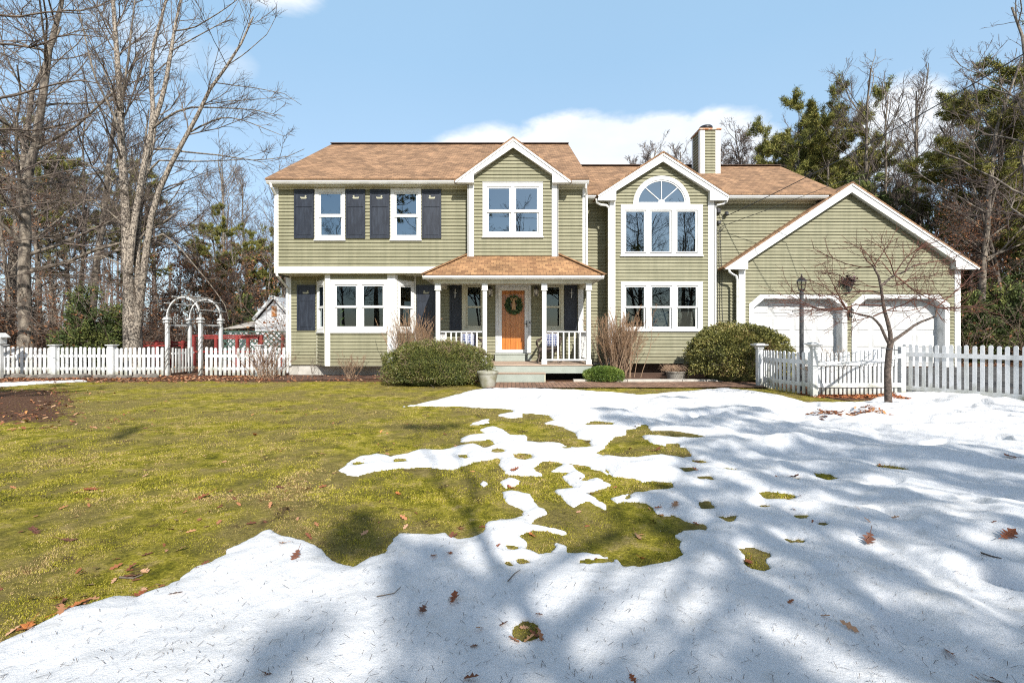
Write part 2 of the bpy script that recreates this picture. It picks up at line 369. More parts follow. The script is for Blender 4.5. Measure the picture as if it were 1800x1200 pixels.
def np_mesh(name, verts, faces, mat, parent=None, loc=(0, 0, 0), attr=None, smooth_=False):
    """verts (N,3), faces (M,k) numpy arrays"""
    off = OFF[parent.name] if parent else Vector(loc)
    verts = verts-np.array(off)[None]
    me = bpy.data.meshes.new(name); k = faces.shape[1]
    me.vertices.add(len(verts)); me.vertices.foreach_set('co', verts.astype(np.float32).ravel())
    me.loops.add(faces.size); me.loops.foreach_set('vertex_index', faces.astype(np.int32).ravel())
    me.polygons.add(len(faces)); me.polygons.foreach_set('loop_start', np.arange(0, faces.size, k, dtype=np.int32))
    try: me.polygons.foreach_set('loop_total', np.full(len(faces), k, dtype=np.int32))
    except Exception: pass
    if smooth_: me.polygons.foreach_set('use_smooth', np.ones(len(faces), dtype=bool))
    me.update(calc_edges=True); me.validate()
    me.materials.append(mat)
    if attr is not None:
        a = me.attributes.new('rnd', 'FLOAT', 'FACE'); a.data.foreach_set('value', attr.astype(np.float32))
    o = bpy.data.objects.new(name, me); C.objects.link(o)
    if parent: o.parent = parent
    else: o.location = off
    OFF[o.name] = off
    return o
# photo pixel -> metres on an upright plane at distance Y
def WX(px, Y): return (px-900)*Y/F
def WZ(py, Y): return CZ+(HY-py)*Y/F
def WG(px, py, z=0):
    Y = F*(CZ-z)/(py-HY); return (px-900)*Y/F, Y
# ================================================================== HOUSE
YL, YU, YB, YBW, YR, YRB, YG = 14.16, 13.45, 13.16, 13.63, 14.40, 13.80, 14.15
house = thing('house', (0, 14.16, 0), 'two-storey sage green clapboard house with brown roofs, white trim, front porch and attached two-door garage', 'house')
COURSE = .1016
def siding(mb, o, u, n, ival, z0, z1, holes=(), lip=.029):
    """clapboards: every course is a slanted board with a real lower lip"""
    def P(a, z, d): return (o[0]+u[0]*a+n[0]*d, o[1]+u[1]*a+n[1]*d, z)
    k = 0; za = z0
    while za < z1-1e-4:
        zb = min(z0+(k+1)*COURSE, z1)
        cuts = sorted({za, zb}.union({h for H in holes for h in H[2:4] if za+1e-4 < h < zb-1e-4}))
        for ca, cb in zip(cuts, cuts[1:]):
            zm = (ca+cb)/2
            ia, ib = ival(ca), ival(cb); im = ival(zm)
            if im is None: continue
            if ia is None: ia = im
            if ib is None: ib = im
            segs = [(ia[0], ib[0], ia[1], ib[1])]
            for H in holes:
                if H[2] < zm < H[3]:
                    new = []
                    for (a0, b0, a1, b1) in segs:
                        if H[1] <= min(a0, b0) or H[0] >= max(a1, b1): new.append((a0, b0, a1, b1)); continue
                        if H[0] > max(a0, b0): new.append((a0, b0, H[0], H[0]))
                        if H[1] < min(a1, b1): new.append((H[1], H[1], a1, b1))
                    segs = new
            da = lip*(1-(ca-(z0+k*COURSE))/COURSE); db = lip*(1-(cb-(z0+k*COURSE))/COURSE)
            for (a0, b0, a1, b1) in segs:
                mb.poly([P(a0, ca, da), P(a1, ca, da), P(b1, cb, db), P(b0, cb, db)])
                if ca == za: mb.poly([P(a0, ca, 0), P(a1, ca, 0), P(a1, ca, lip), P(a0, ca, lip)])
        za = zb; k += 1
_sid = siding
def siding(mb, *a, **k):
    b = MB(); _sid(b, *a, **k); mb.sheets = getattr(mb, 'sheets', [])+[b]
def build_sheets(w, name, mat, parent):
    for b in w.sheets: b.build(name, mat, parent)
def extr_x(mb, prof, x0, x1):
    k = len(prof); n = mb._a([(x0, y, z) for y, z in prof]+[(x1, y, z) for y, z in prof])
    mb.f.append(tuple(n+i for i in range(k))); mb.f.append(tuple(n+k+i for i in reversed(range(k))))
    for i in range(k):
        j = (i+1) % k; mb.f.append((n+i, n+k+i, n+k+j, n+j))
def gutter(x0, x1, y, zt, parent=None, h=.115, d=.12):
    mb = MB(); extr_x(mb, [(y, zt), (y+.012, zt), (y+.012, zt-.02), (y+d-.01, zt-.02), (y+d-.01, zt), (y+d, zt), (y+d, zt-h), (y+.04, zt-h), (y, zt-h*.55)][::-1], x0, x1)
    return mb.build('gutter', m_gutter, parent or house)
def slab(mb, a, b, c, d, t=.05):
    """roof sheet a-b eave, c-d ridge, thickness t downwards"""
    dn = Vector((0, 0, -t)); q = [Vector(p) for p in (a, b, c, d)]
    n = mb._a([tuple(p) for p in q]+[tuple(p+dn) for p in q])
    mb.f.append((n, n+1, n+2, n+3)); mb.f.append((n+7, n+6, n+5, n+4))
    for i in range(4):
        j = (i+1) % 4; mb.f.append((n+j, n+i, n+4+i, n+4+j))
const = lambda a, b: (lambda z: (a, b))

# ---- walls
w = MB()
XL, XRt = -6.99, 2.19
zs = 3.267
up_h = []
U1 = (WX(554, YU), WX(607, YU), WZ(421.5, YU), 5.585)
U2 = (WX(687, YU), WX(740.5, YU), WZ(421.5, YU), 5.585)
def hole(r, m=.05): return (r[0]+m, r[1]-m, r[2]+m, r[3]-m)
siding(w, (0, YU), (1, 0), (0, -1), const(XL, -1.25), zs, 5.6, [hole(U1), hole(U2)])
siding(w, (0, YU), (1, 0), (0, -1), const(1.30, XRt), zs, 5.6)
# house sides
def sidewall(x, sgn, y0, y1, z0, zt, zr, yr):
    def iv(z):
        if z <= zt: return (y0, y1)
        f = (zr-z)/(zr-zt); 
        if f <= 0.01: return None
        return (yr-(yr-y0)*f, yr+(y1-yr)*f)
    siding(w, (x, 0), (0, 1), (sgn, 0), iv, z0, zr)
sidewall(XL, -1, YU, 22.35, 3.1, 5.85, 8.6, 17.9)
sidewall(XRt, 1, YU, 22.35, 3.1, 5.85, 8.6, 17.9)
siding(w, (XL, 0), (0, 1), (-1, 0), const(YL, 22.35), .335, 3.1)
build_sheets(w, 'wall', m_siding, house)
# first floor
w = MB()
PW1 = (WX(812, YL), WX(850, YL), WZ(580, YL), WZ(498.5, YL))
PW2 = (WX(953, YL), WX(991, YL), WZ(580, YL), WZ(498.5, YL))
DR = (-.513, .593, .30, 2.82)
siding(w, (0, YL), (1, 0), (0, -1), const(XL, XRt), .335, 3.06, [(-6.06, -2.99, -1, 5), hole(PW1), hole(PW2), (-.40, .48, .2, 2.75)])
build_sheets(w, 'wall', m_siding, house)
# projecting upper bay
w = MB(); cxb = .03
def giv(x0, x1, cx, zin, zap, s): 
    def f(z):
        if z <= zin: return (x0, x1)
        h = (zap-z)/s
        return (max(x0, cx-h), min(x1, cx+h)) if h > .005 else None
    return f
UB = (WX(848.5, YB), WX(954, YB), WZ(416, YB), WZ(322, YB))
siding(w, (0, YB), (1, 0), (0, -1), giv(-1.25, 1.30, cxb, 5.7, 6.74, .735), 3.25, 6.74, [hole(UB)])
siding(w, (-1.25, 0), (0, 1), (-1, 0), const(YB, YU), 3.3, 5.85); siding(w, (1.30, 0), (0, 1), (1, 0), const(YB, YU), 3.3, 5.85)
build_sheets(w, 'wall', m_siding, house)
# wing
w = MB()
siding(w, (0, YR), (1, 0), (0, -1), const(XRt, 2.967), .394, 5.46)
siding(w, (0, YR), (1, 0), (0, -1), const(6.118, 7.05), .394, 5.46)
siding(w, (0, YR), (1, 0), (0, -1), const(7.05, 10.1), .394+26*COURSE, 5.46)
def iv10(z):
    if z <= 5.5: return (YR, 20.4)
    f = (7.55-z)/2.05; return (17.3-2.9*f, 17.3+3.1*f) if f > .01 else None
siding(w, (10.1, 0), (0, 1), (1, 0), iv10, 3.0, 7.55)
build_sheets(w, 'wall', m_siding, house)
# wing bay
w = MB(); cxr = 4.53; BX0, BX1 = 2.967, 6.118
RU = (WX(1091, YRB), WX(1234.5, YRB), WZ(449, YRB), WZ(361, YRB))
RL = (WX(1091, YRB), WX(1234.5, YRB), WZ(580.5, YRB), WZ(496, YRB))
AR = .8625; az0 = RU[3]
ah = []
for i in range(9):
    za = az0+i*.087; zb = za+.087; r = math.sqrt(max(0, .80**2-(za+.04-az0)**2)); ah.append((cxr-r, cxr+r, za, min(zb, az0+.79)))
siding(w, (0, YRB), (1, 0), (0, -1), giv(BX0, BX1, cxr, 5.45, 6.62, .646), .394, 6.62, [hole(RU, .06), hole(RL)]+ah)
siding(w, (BX0, 0), (0, 1), (-1, 0), const(YRB, YR), .394, 5.5); siding(w, (BX1, 0), (0, 1), (1, 0), const(YRB, YR), .394, 5.5)
build_sheets(w, 'wall', m_siding, house)
# garage
w = MB(); cxg = 10.43; GX0, GX1 = 7.06, 13.9
D1 = (7.36, 10.40, .2, 2.506); D2 = (10.54, 13.58, .2, 2.506)
def dholes(D):
    r = [(D[0]+.06, D[1]-.06, -1, 2.2)]
    for i in range(3): r.append((D[0]+.06+.09*(i+1)-.04, D[1]-.06-.09*(i+1)+.04, 2.2+.083*i, 2.2+.083*(i+1)))
    return r
siding(w, (0, YG), (1, 0), (0, -1), giv(GX0, GX1, cxg, 3.4, 5.76, .667), .20, 5.76, dholes(D1)+dholes(D2))
siding(w, (GX0, 0), (0, 1), (-1, 0), const(YG, YR), .2, 3.5); siding(w, (GX1, 0), (0, 1), (1, 0), const(YG, 21), .2, 3.5)
build_sheets(w, 'wall', m_siding, house)

# ---- interior surfaces and closed backs
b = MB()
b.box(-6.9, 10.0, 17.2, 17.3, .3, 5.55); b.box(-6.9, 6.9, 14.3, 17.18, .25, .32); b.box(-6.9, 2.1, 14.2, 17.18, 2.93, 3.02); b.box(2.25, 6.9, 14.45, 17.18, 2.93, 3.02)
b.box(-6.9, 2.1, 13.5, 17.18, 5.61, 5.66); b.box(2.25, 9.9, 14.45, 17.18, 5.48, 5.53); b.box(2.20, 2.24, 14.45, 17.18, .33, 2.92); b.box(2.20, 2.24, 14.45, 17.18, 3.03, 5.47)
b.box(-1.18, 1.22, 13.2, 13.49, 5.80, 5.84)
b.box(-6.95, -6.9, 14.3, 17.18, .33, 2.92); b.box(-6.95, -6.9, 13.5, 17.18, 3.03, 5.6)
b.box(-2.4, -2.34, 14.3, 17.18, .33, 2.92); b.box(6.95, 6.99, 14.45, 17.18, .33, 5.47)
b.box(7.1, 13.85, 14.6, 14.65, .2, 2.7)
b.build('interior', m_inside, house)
b = MB(); b.box(-6.9, 10.0, 22.3, 22.4, .2, 5.7); b.box(10.12, 13.88, 20.95, 21.0, .2, 3.5)
b.build('rear_wall', m_siding, house)
b = MB()
b.box(-6.97, XRt-.02, YL+.03, YL+.2, -.25, .333); b.box(XRt, 7.0, YR+.03, YR+.2, -.2, .392); b.box(-6.97, -6.8, YL+.21, 22, -.25, .333)
b.box(GX0+.02, 7.4, YG+.03, YG+.2, -.1, .198); b.box(13.55, GX1-.02, YG+.03, YG+.2, -.1, .198); b.box(10.38, 10.56, YG+.03, YG+.2, -.1, .198)
split8(b, 'foundation', m_found, house)
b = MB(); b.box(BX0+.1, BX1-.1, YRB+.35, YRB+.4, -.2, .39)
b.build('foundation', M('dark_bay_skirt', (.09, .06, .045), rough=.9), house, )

# ---- overhang soffits, friezes, corner boards
t = MB()
t.box(XL-.02, XRt+.02, YU-.03, YU+.03, 3.082, 3.267)            # frieze of the overhang
t.box(-7.02, -6.89, YU-.028, YU+.0, 3.27, 5.6); t.box(2.08, 2.21, YU-.028, YU, 3.27, 5.6)
t.box(-7.02, -6.86, YL-.03, YL, .30, 3.06); t.box(2.07, 2.215, YL-.03, YL, .46, 3.06)
t.box(-7.023, -6.995, YL, YL+.1, .30, 3.06); t.box(2.195, 2.223, YL, YL+.1, .46, 3.06)
t.box(-1.27, -1.10, YB-.03, YB, 3.2, 5.60); t.box(1.15, 1.32, YB-.03, YB, 3.2, 5.60)
t.box(-1.282, -1.253, YB-.03, YB+.1, 3.2, 5.60); t.box(1.303, 1.333, YB-.03, YB+.1, 3.2, 5.60)
t.box(BX0-.02, BX0+.16, YRB-.03, YRB, .37, 5.30); t.box(BX1-.18, BX1+.02, YRB-.03, YRB, .37, 5.30)
t.box(BX0-.03, BX0-.003, YRB-.03, YRB+.1, .37, 5.30); t.box(BX1+.003, BX1+.03, YRB-.03, YRB+.1, .37, 5.30)
t.box(GX0-.02, GX0+.18, YG-.03, YG, .18, 3.29); t.box(GX1-.16, GX1+.02, YG-.03, YG, .18, 3.29)
split8(t, 'corner_board', m_white, house)
t = MB()
t.box(XL, XRt, YU+.031, YL-.002, 3.06, 3.08)                     # under the overhang
t.box(-7.05, -1.3, 13.22, YU-.031, 5.601, 5.62); t.box(1.35, 2.2, 13.22, YU-.031, 5.601, 5.62)
t.box(-6.88, -1.3, YU-.022, YU-.0, 5.545, 5.60); t.box(1.35, 2.07, YU-.022, YU, 5.545, 5.60)
t.box(2.2, 2.95, 14.12, YR-.03, 5.461, 5.48); t.box(6.15, 9.6, 14.12, YR-.03, 5.461, 5.48)
t.box(2.2, 2.95, YR-.022, YR, 5.40, 5.46); t.box(6.15, 9.6, YR-.022, YR, 5.40, 5.46)
split8(t, 'soffit', m_cream, house)
gutter(-7.09, -1.63, 13.1, 5.737); gutter(1.69, 2.22, 13.1, 5.737)
gutter(2.235, 2.60, 14.0, 5.58); gutter(6.47, 9.75, 14.0, 5.58)
t = MB(); t.box(-7.06, -1.6, 13.221, 13.24, 5.60, 5.745); t.box(1.66, 2.2, 13.221, 13.24, 5.60, 5.745)
t.box(2.24, 2.62, 14.121, 14.14, 5.45, 5.59); t.box(6.45, 9.75, 14.121, 14.14, 5.45, 5.59)
split8(t, 'fascia', m_white, house)

# ---- main roofs
def roof(name, build, uvmat=m_roof, label=None):
    mb = MB(); build(mb); o = mb.build(name, uvmat, house, uv=True)
    if label: o['label'] = label
    return o
def r1(mb):
    ze = 5.765+.616*(13.4-13.08)
    slab(mb, (-7.10, 13.08, 5.765), (-1.2, 13.08, 5.765), (-1.2, 13.4, ze), (-7.10, 13.4, ze)); slab(mb, (1.25, 13.08, 5.765), (2.22, 13.08, 5.765), (2.22, 13.4, ze), (1.25, 13.4, ze))
    slab(mb, (-7.10, 13.4, ze), (2.22, 13.4, ze), (2.22, 17.9, 8.735), (-7.10, 17.9, 8.735))
    slab(mb, (2.22, 22.72, 5.765), (-7.10, 22.72, 5.765), (-7.10, 17.905, 8.735), (2.22, 17.905, 8.735))
roof('roof', r1, label='tall brown shingled roof over the left half')
t = MB(); t.bar((-7.10, 17.9, 8.75), (2.22, 17.9, 8.75), .22, .025); t.bar((2.2, 17.3, 7.67), (10.18, 17.3, 7.67), .22, .025); t.build('ridge_cap', m_roofedge, house)
def r2(mb):
    slab(mb, (2.2, 13.98, 5.61), (10.18, 13.98, 5.61), (10.18, 17.3, 7.655), (2.2, 17.3, 7.655))
    slab(mb, (10.18, 20.62, 5.61), (2.2, 20.62, 5.61), (2.2, 17.305, 7.655), (10.18, 17.305, 7.655))
roof('roof', r2, label='lower brown shingled roof over the right wing')
def gable_roof(cx, hw, zt, zap, y0, y1):
    def f(mb):
        slab(mb, (cx-hw, y1, zt), (cx-hw, y0, zt), (cx, y0, zap), (cx, y1, zap), .055)
        slab(mb, (cx+hw, y0, zt), (cx+hw, y1, zt), (cx+.002, y1, zap), (cx+.002, y0, zap), .055)
    return f
roof('roof', gable_roof(.03, 1.68, 5.675, 6.91, 12.95, 15.0), label='small gable roof over the projecting upper bay')
roof('roof', gable_roof(cxr, 1.98, 5.475, 6.755, 13.6, 16.1), label='gable roof over the bay with the arched window')
roof('roof', gable_roof(cxg, 3.93, 3.335, 5.955, 13.93, 21.1), label='wide gable roof over the garage')
def rake(cx, x0, x1, zb, zt_, zap, xi0, xi1, zi, zai, y, yw):
    """rake boards with boxed returns: outer line from (x,zt_) to the apex"""
    t = MB()
    t.prism([(x0, zb), (xi0, zb), (xi0, zi), (cx, zai), (cx, zap), (x0, zt_)], y, y+.035)
    t.prism([(xi1, zb), (x1, zb), (x1, zt_), (cx+.0005, zap), (cx+.0005, zai), (xi1, zi)], y, y+.035)
    # narrow crown strip
    for s, xx in ((-1, x0), (1, x1)):
        t.bar((xx, y-.008, zt_-.03), (cx, y-.008, zap-.03), .03, .05)
    # boxed soffit behind
    t.prism([(x0+.02, zb+.004), (xi0-.004, zb+.004), (xi0-.004, zi-.0), (cx, zai+.06), (cx, zap-.02), (x0+.02, zt_-.02)], y+.036, yw-.004)
    t.prism([(xi1+.004, zb+.004), (x1-.02, zb+.004), (x1-.02, zt_-.02), (cx+.0005, zap-.02), (cx+.0005, zai+.06), (xi1+.004, zi)], y+.036, yw-.004)
    t.build('rake_board', m_white, house)
rake(.03, -1.62, 1.68, 5.60, 5.64, 6.85, -1.09, 1.15, 5.84, 6.60, 12.97, YB)
rake(cxr, cxr-1.95, cxr+1.95, 5.29, 5.435, 6.69, 3.12, 5.94, 5.566, 6.453, 13.63, YRB)
rake(cxg, cxg-3.89, cxg+3.89, 3.27, 3.31, 5.895, 7.24, 13.62, 3.52, 5.63, 13.955, YG)

# ---- downspouts
def pipe(pts, Y, r=.036, label=None):
    t = MB(); q = []
    for p in pts: q.append((WX(p[0], Y if len(p) < 3 else p[2]), Y if len(p) < 3 else p[2], WZ(p[1], Y if len(p) < 3 else p[2])))
    t.tube(q, r, 6); o = t.build('downspout', m_gutter, house); return o
pipe([(475, 320, 13.15), (477, 329, 13.16), (484.5, 343, 13.38), (485, 350, 13.38), (485, 470, 13.38), (487, 484, 13.42), (505.5, 506, 14.1), (505.5, 516, 14.1), (505.5, 655, 14.1)], 13.4)
pipe([(1030, 321, 13.16), (1030, 330, 13.2), (1031, 343, 13.39), (1031, 480, 13.39)], 13.4)
pipe([(1048, 349, 13.72), (1050, 357, 13.73), (1056, 360, 13.74), (1066, 361, 13.74), (1070.5, 366, 13.74), (1070.5, 640, 13.74)], 13.75)
pipe([(1279, 346, 13.72), (1277, 354, 13.73), (1271, 358.5, 13.74), (1261, 360, 13.76), (1257, 366, 13.85), (1257, 640, 13.85)], 13.75)
pipe([(1281, 473, 13.98), (1282.5, 478, 13.99), (1288, 482, 14.02), (1294, 485, 14.04), (1296, 492, 14.06), (1296, 640, 14.06)], 14.05)

# ---- windows
def TY(Y): return Matrix.Translation((0, Y, 0))
def window(T, x0, x1, z0, z1, panes, zp, glass=m_glass, trim=None, sill=True, label=None, kind='double', trim_mat=m_white, frame_w=.035):
    """panes [(xa,xb)], zp = (z of lowest glass, bottom of meeting rail, top of meeting rail, top of glass)"""
    t = MB(T); sa, sb = -.034, .05
    lo = panes[0][0]-frame_w-.02; hi = panes[-1][1]+frame_w+.02; zl = zp[0]-frame_w-.03; zh = zp[-1]+frame_w+.01
    t.box(x0, lo, sa, sb, z0, z1); t.box(hi, x1, sa, sb, z0, z1)
    t.box(lo+.0005, hi-.0005, sa, sb, zh, z1); t.box(lo+.0005, hi-.0005, sa, sb, z0, zl)
    for (a, b_), (c, d) in zip(panes, panes[1:]):
        t.box(b_+frame_w+.02, c-frame_w-.02, sa, sb, zl+.0005, zh-.0005)
    if sill: t.box(x0-.02, x1+.02, sa-.03, sa+.01, z0-.035, z0-.001)
    t.box(x0-.008, x1+.008, sa-.012, sa+.012, z1+.0008, z1+.02)
    wn = t.build('window', trim_mat, house)
    if label: wn['label'] = label
    for (a, b_) in panes:
        if kind == 'double':
            secs = [(zp[2], zp[3], -.012, .018, .03), (zp[0], zp[1], .020, .048, frame_w+.02)]
            for k, (za, zb, ya, yb, low) in enumerate(secs):
                s = MB(T); lf = frame_w if k == 0 else frame_w
                bot = (zp[2]-zp[1]) if k == 0 else frame_w+.025; top = frame_w if k == 0 else (zp[2]-zp[1])*.9
                s.box(a-lf-.018, a, ya, yb, za-bot, zb+top); s.box(b_, b_+lf+.018, ya, yb, za-bot, zb+top)
                s.box(a+.0005, b_-.0005, ya, yb, za-bot, za); s.box(a+.0005, b_-.0005, ya, yb, zb, zb+top)
                s.build('sash', trim_mat, wn)
                g = MB(T); g.poly([(a, (ya+yb)/2, za), (b_, (ya+yb)/2, za), (b_, (ya+yb)/2, zb), (a, (ya+yb)/2, zb)]); g.build('pane', glass, wn)
        else:
            s = MB(T); za, zb = zp[0], zp[-1]; ya, yb = -.005, .03
            s.box(a-frame_w-.018, a, ya, yb, za-frame_w, zb+frame_w); s.box(b_, b_+frame_w+.018, ya, yb, za-frame_w, zb+frame_w)
            s.box(a+.0005, b_-.0005, ya, yb, za-frame_w, za); s.box(a+.0005, b_-.0005, ya, yb, zb, zb+frame_w)
            s.build('sash', trim_mat, wn)
            g = MB(T); g.poly([(a, .015, za), (b_, .015, za), (b_, .015, zb), (a, .015, zb)]); g.build('pane', glass, wn)
    return wn
def pz(Y, *ys): return tuple(WZ(y, Y) for y in ys)
def px_(Y, *xs): return [(WX(a, Y), WX(b_, Y)) for a, b_ in xs]
window(TY(YU), *U1[:3], 5.56, px_(YU, (564, 599)), pz(YU, 413, 381.5, 376.5, 341), m_glass_hi, label='left upstairs sash window between shutters')
window(TY(YU), *U2[:3], 5.56, px_(YU, (697, 732)), pz(YU, 413, 381.5, 376.5, 341), m_glass_hi, label='right upstairs sash window between shutters')
window(TY(YB), *UB, px_(YB, (859, 895), (907, 944)), pz(YB, 407, 373.5, 368.5, 331.5), m_glass_hi, label='paired sash window in the upper bay')
window(TY(YBW), -5.425, -3.74, WZ(583, YBW), WZ(493, YBW), px_(YBW, (592, 626), (639.5, 673)), pz(YBW, 573.5, 541, 537, 503), label='paired sash window at the front of the bay window')
window(TY(YL), *PW1, px_(YL, (822, 845)), pz(YL, 573, 541, 538, 505), trim_mat=m_cream, label='narrow sash window left of the front door')
window(TY(YL), *PW2, px_(YL, (959, 983)), pz(YL, 573, 541, 538, 505), trim_mat=m_cream, label='narrow sash window right of the front door')
window(TY(YRB), *RL, px_(YRB, (1100.5, 1132), (1146, 1177.5), (1191.5, 1223)), pz(YRB, 574, 541, 538, 504.5), label='triple sash window on the ground floor of the wing')
rw = window(TY(YRB), *RU, px_(YRB, (1100.5, 1132), (1145, 1177), (1190.5, 1222.5)), pz(YRB, 442, 372), m_glass_hi, kind='fixed', label='triple casement window below the arched window')
# arched window
def arc_pts(cx, cz, r, n=28): return [(cx+r*math.cos(math.pi*i/n), cz+r*math.sin(math.pi*i/n)) for i in range(n+1)]
def arch_ring(T, cx, cz, r0, r1, y0, y1, name, mat, parent):
    t = MB(T); A = arc_pts(cx, cz, r0); B = arc_pts(cx, cz, r1)
    for i in range(len(A)-1):
        q = [A[i], B[i], B[i+1], A[i+1]]
        n = t._a([(x, y0, z) for x, z in q]+[(x, y1, z) for x, z in q])
        t.f += [(n+0, n+1, n+2, n+3), (n+7, n+6, n+5, n+4), (n+1, n+5, n+6, n+2), (n+4, n, n+3, n+7)]
    t.f += [(0, 4, 5, 1)]
    return t, A, B
T = TY(YRB); zc = az0+.024
t, A, B = arch_ring(T, cxr, zc, .745, AR, -.034, .04, '', None, None)
t.box(cxr-.745, cxr+.745, -.030, .04, zc-.002, zc+.05)
aw = t.build('window', m_white, house); aw['label'] = 'half-round fan window with sunburst bars'
t, A, B = arch_ring(T, cxr, zc, .705, .744, -.012, .03, '', None, None)
t.box(cxr-.704, cxr+.704, -.012, .03, zc+.051, zc+.07)
for ang in (45, 90, 135):
    c, s = math.cos(R(ang)), math.sin(R(ang)); t.bar((cxr+c*.10, .0, zc+.07+s*.10), (cxr+c*.71, .0, zc+.02+s*.71), .022, .02, up=(0, 1, 0))
hub = [(cxr+.10*math.cos(math.pi*i/8), zc+.071+.085*math.sin(math.pi*i/8)) for i in range(9)]
t.prism(hub, -.014, .012)
t.build('sash', m_white, aw)
g = MB(T); g.poly([(x, .012, z) for x, z in [(cxr-.70, zc+.05), (cxr+.70, zc+.05)]+arc_pts(cxr, zc+.0, .706)[1:-1]]); g.build('pane', m_glass_hi, aw)
# shades behind some panes
def shade(name, Y, xa, xb, ya, yb, mat, d=.12):
    t = MB(); t.box(WX(xa, Y), WX(xb, Y), Y+d, Y+d+.01, WZ(yb, Y), WZ(ya, Y)); return t.build(name, mat, house)
shade('window_shade', YRB, 1143, 1180, 540, 578, m_bluecurtain); shade('window_shade', YRB, 1188, 1226, 540, 578, m_curtain)
for (xa, xb) in ((1097, 1135), (1143, 1181), (1188, 1227)): shade('window_shade', YRB, xa, xb, 498, 508, m_curtain)
for (xa, xb) in ((588, 629), (636, 676)): shade('window_shade', YBW, xa, xb, 497, 506, m_curtain)

# ---- bay window body
A_, B_, C_, D_ = (-6.07, YL), (-5.57, YBW), (-3.51, YBW), (-2.98, YL)
bz0, bz1 = .346, 3.058; wz0, wz1 = WZ(583, YBW), WZ(493, YBW)
w = MB()
siding(w, (0, YBW), (1, 0), (0, -1), const(B_[0], C_[0]), bz0, bz1, [(-5.38, -3.78, wz0+.05, wz1-.05)])
def side_frame(P, Q):
    d = Vector((Q[0]-P[0], Q[1]-P[1])); L = d.length; u = d/L; n = Vector((u.y, -u.x))
    return L, (u.x, u.y), (n.x, n.y)
for P, Q in ((A_, B_), (C_, D_)):
    L, u, n = side_frame(P, Q); siding(w, P, u, n, const(0, L), bz0, bz1, [(.13, L-.13, wz0+.05, wz1-.05)])
build_sheets(w, 'wall', m_siding, house)
t = MB(); t.prismz([A_, B_, C_, D_], bz0-.03, bz0-.002); split8(t, 'soffit', m_cream, house)
t = MB()
t.box(B_[0]-.02, B_[0]+.135, YBW-.03, YBW, bz0-.02, bz1); t.box(C_[0]-.215, C_[0]+.02, YBW-.03, YBW, bz0-.02, bz1)
split8(t, 'corner_board', m_white, house)
for i, (P, Q) in enumerate(((A_, B_), (C_, D_))):
    L, u, n = side_frame(P, Q)
    T = Matrix(((u[0], -n[0], 0, P[0]), (u[1], -n[1], 0, P[1]), (0, 0, 1, 0), (0, 0, 0, 1)))
    t = MB(T); t.box(.0 if i else .03, .075, -.028, 0, bz0, bz1); t.box(L-.075, L if i == 0 else L-.03, -.028, 0, bz0, bz1); split8(t, 'corner_board', m_cream if i == 0 else m_white, house)  # boards on the left bay side take the darker tone
    window(T, .09, L-.09, wz0, wz1, [(.19, L-.19)], pz(YBW, 573.5, 541, 537, 503), label=('angled left' if i == 0 else 'angled right')+' side window of the bay window')

# ---- shutters
def shutter(x0, x1, z0, z1, Y, duck=1, label=None):
    t = MB(); ya = Y-.052; w_ = .05
    t.box(x0, x0+w_, ya, Y-.02, z0, z1); t.box(x1-w_, x1, ya, Y-.02, z0, z1)
    zm = z1-.33*(z1-z0)-.02
    for a, b_ in ((z0, z0+.07), (zm-.02, zm+.03), (z1-.07, z1)): t.box(x0+w_+.0005, x1-w_-.0005, ya+.001, Y-.02, a, b_)
    t.box(x0+w_+.0006, x1-w_-.0006, ya+.014, Y-.021, z0+.071, z1-.071)
    t.box(x0+w_+.04, x1-w_-.04, ya+.006, ya+.0135, z0+.11, zm-.06)
    o = t.build('shutter', m_shutter, house)
    if label: o['label'] = label
    if duck:
        cx = (x0+x1)/2; cz = (zm+z1)/2-.0; s = duck
        pts = [(-.10, .0), (-.08, -.03), (.05, -.032), (.085, -.01), (.07, .02), (.055, .03), (.075, .05), (.06, .075), (.03, .07), (.025, .045), (.035, .025), (.0, .018), (-.06, .02), (-.10, .03)]
        pts = [(cx+s*x*1.05, cz+z*.95) for x, z in pts]
        if s < 0: pts = pts[::-1]
        d = MB(); d.prism(pts, ya+.009, ya+.0138); d.build('duck_cutout', m_duck, o)
    return o
for k, (a, b_, dk) in enumerate(((518, 552.5, 1), (608.5, 642.5, -1), (651, 685.5, 1), (742, 776, -1))):
    shutter(WX(a, YU), WX(b_, YU), WZ(419.5, YU), 5.545, YU, dk)
for (a, b_, dk) in ((523, 555, 1), (732.5, 765.5, -1), (790.6, 811.5, -1), (991.8, 1014, 1)):
    shutter(WX(a, YL), WX(b_, YL), WZ(580.5, YL), WZ(501 if a < 780 else 499, YL), YL, dk if a < 780 else 0)
for a in (800, 1004):
    t = MB(); X = WX(a, YL); zc_ = WZ(516, YL); t.tube([(X, YL-.06, zc_-.14), (X+.01, YL-.062, zc_), (X+.012, YL-.06, zc_+.14)], .011, 6); t.bar((X-.05, YL-.062, zc_+.03), (X+.06, YL-.062, zc_+.02), .012)
    t.build('shutter_ornament', m_oldwhite, house)

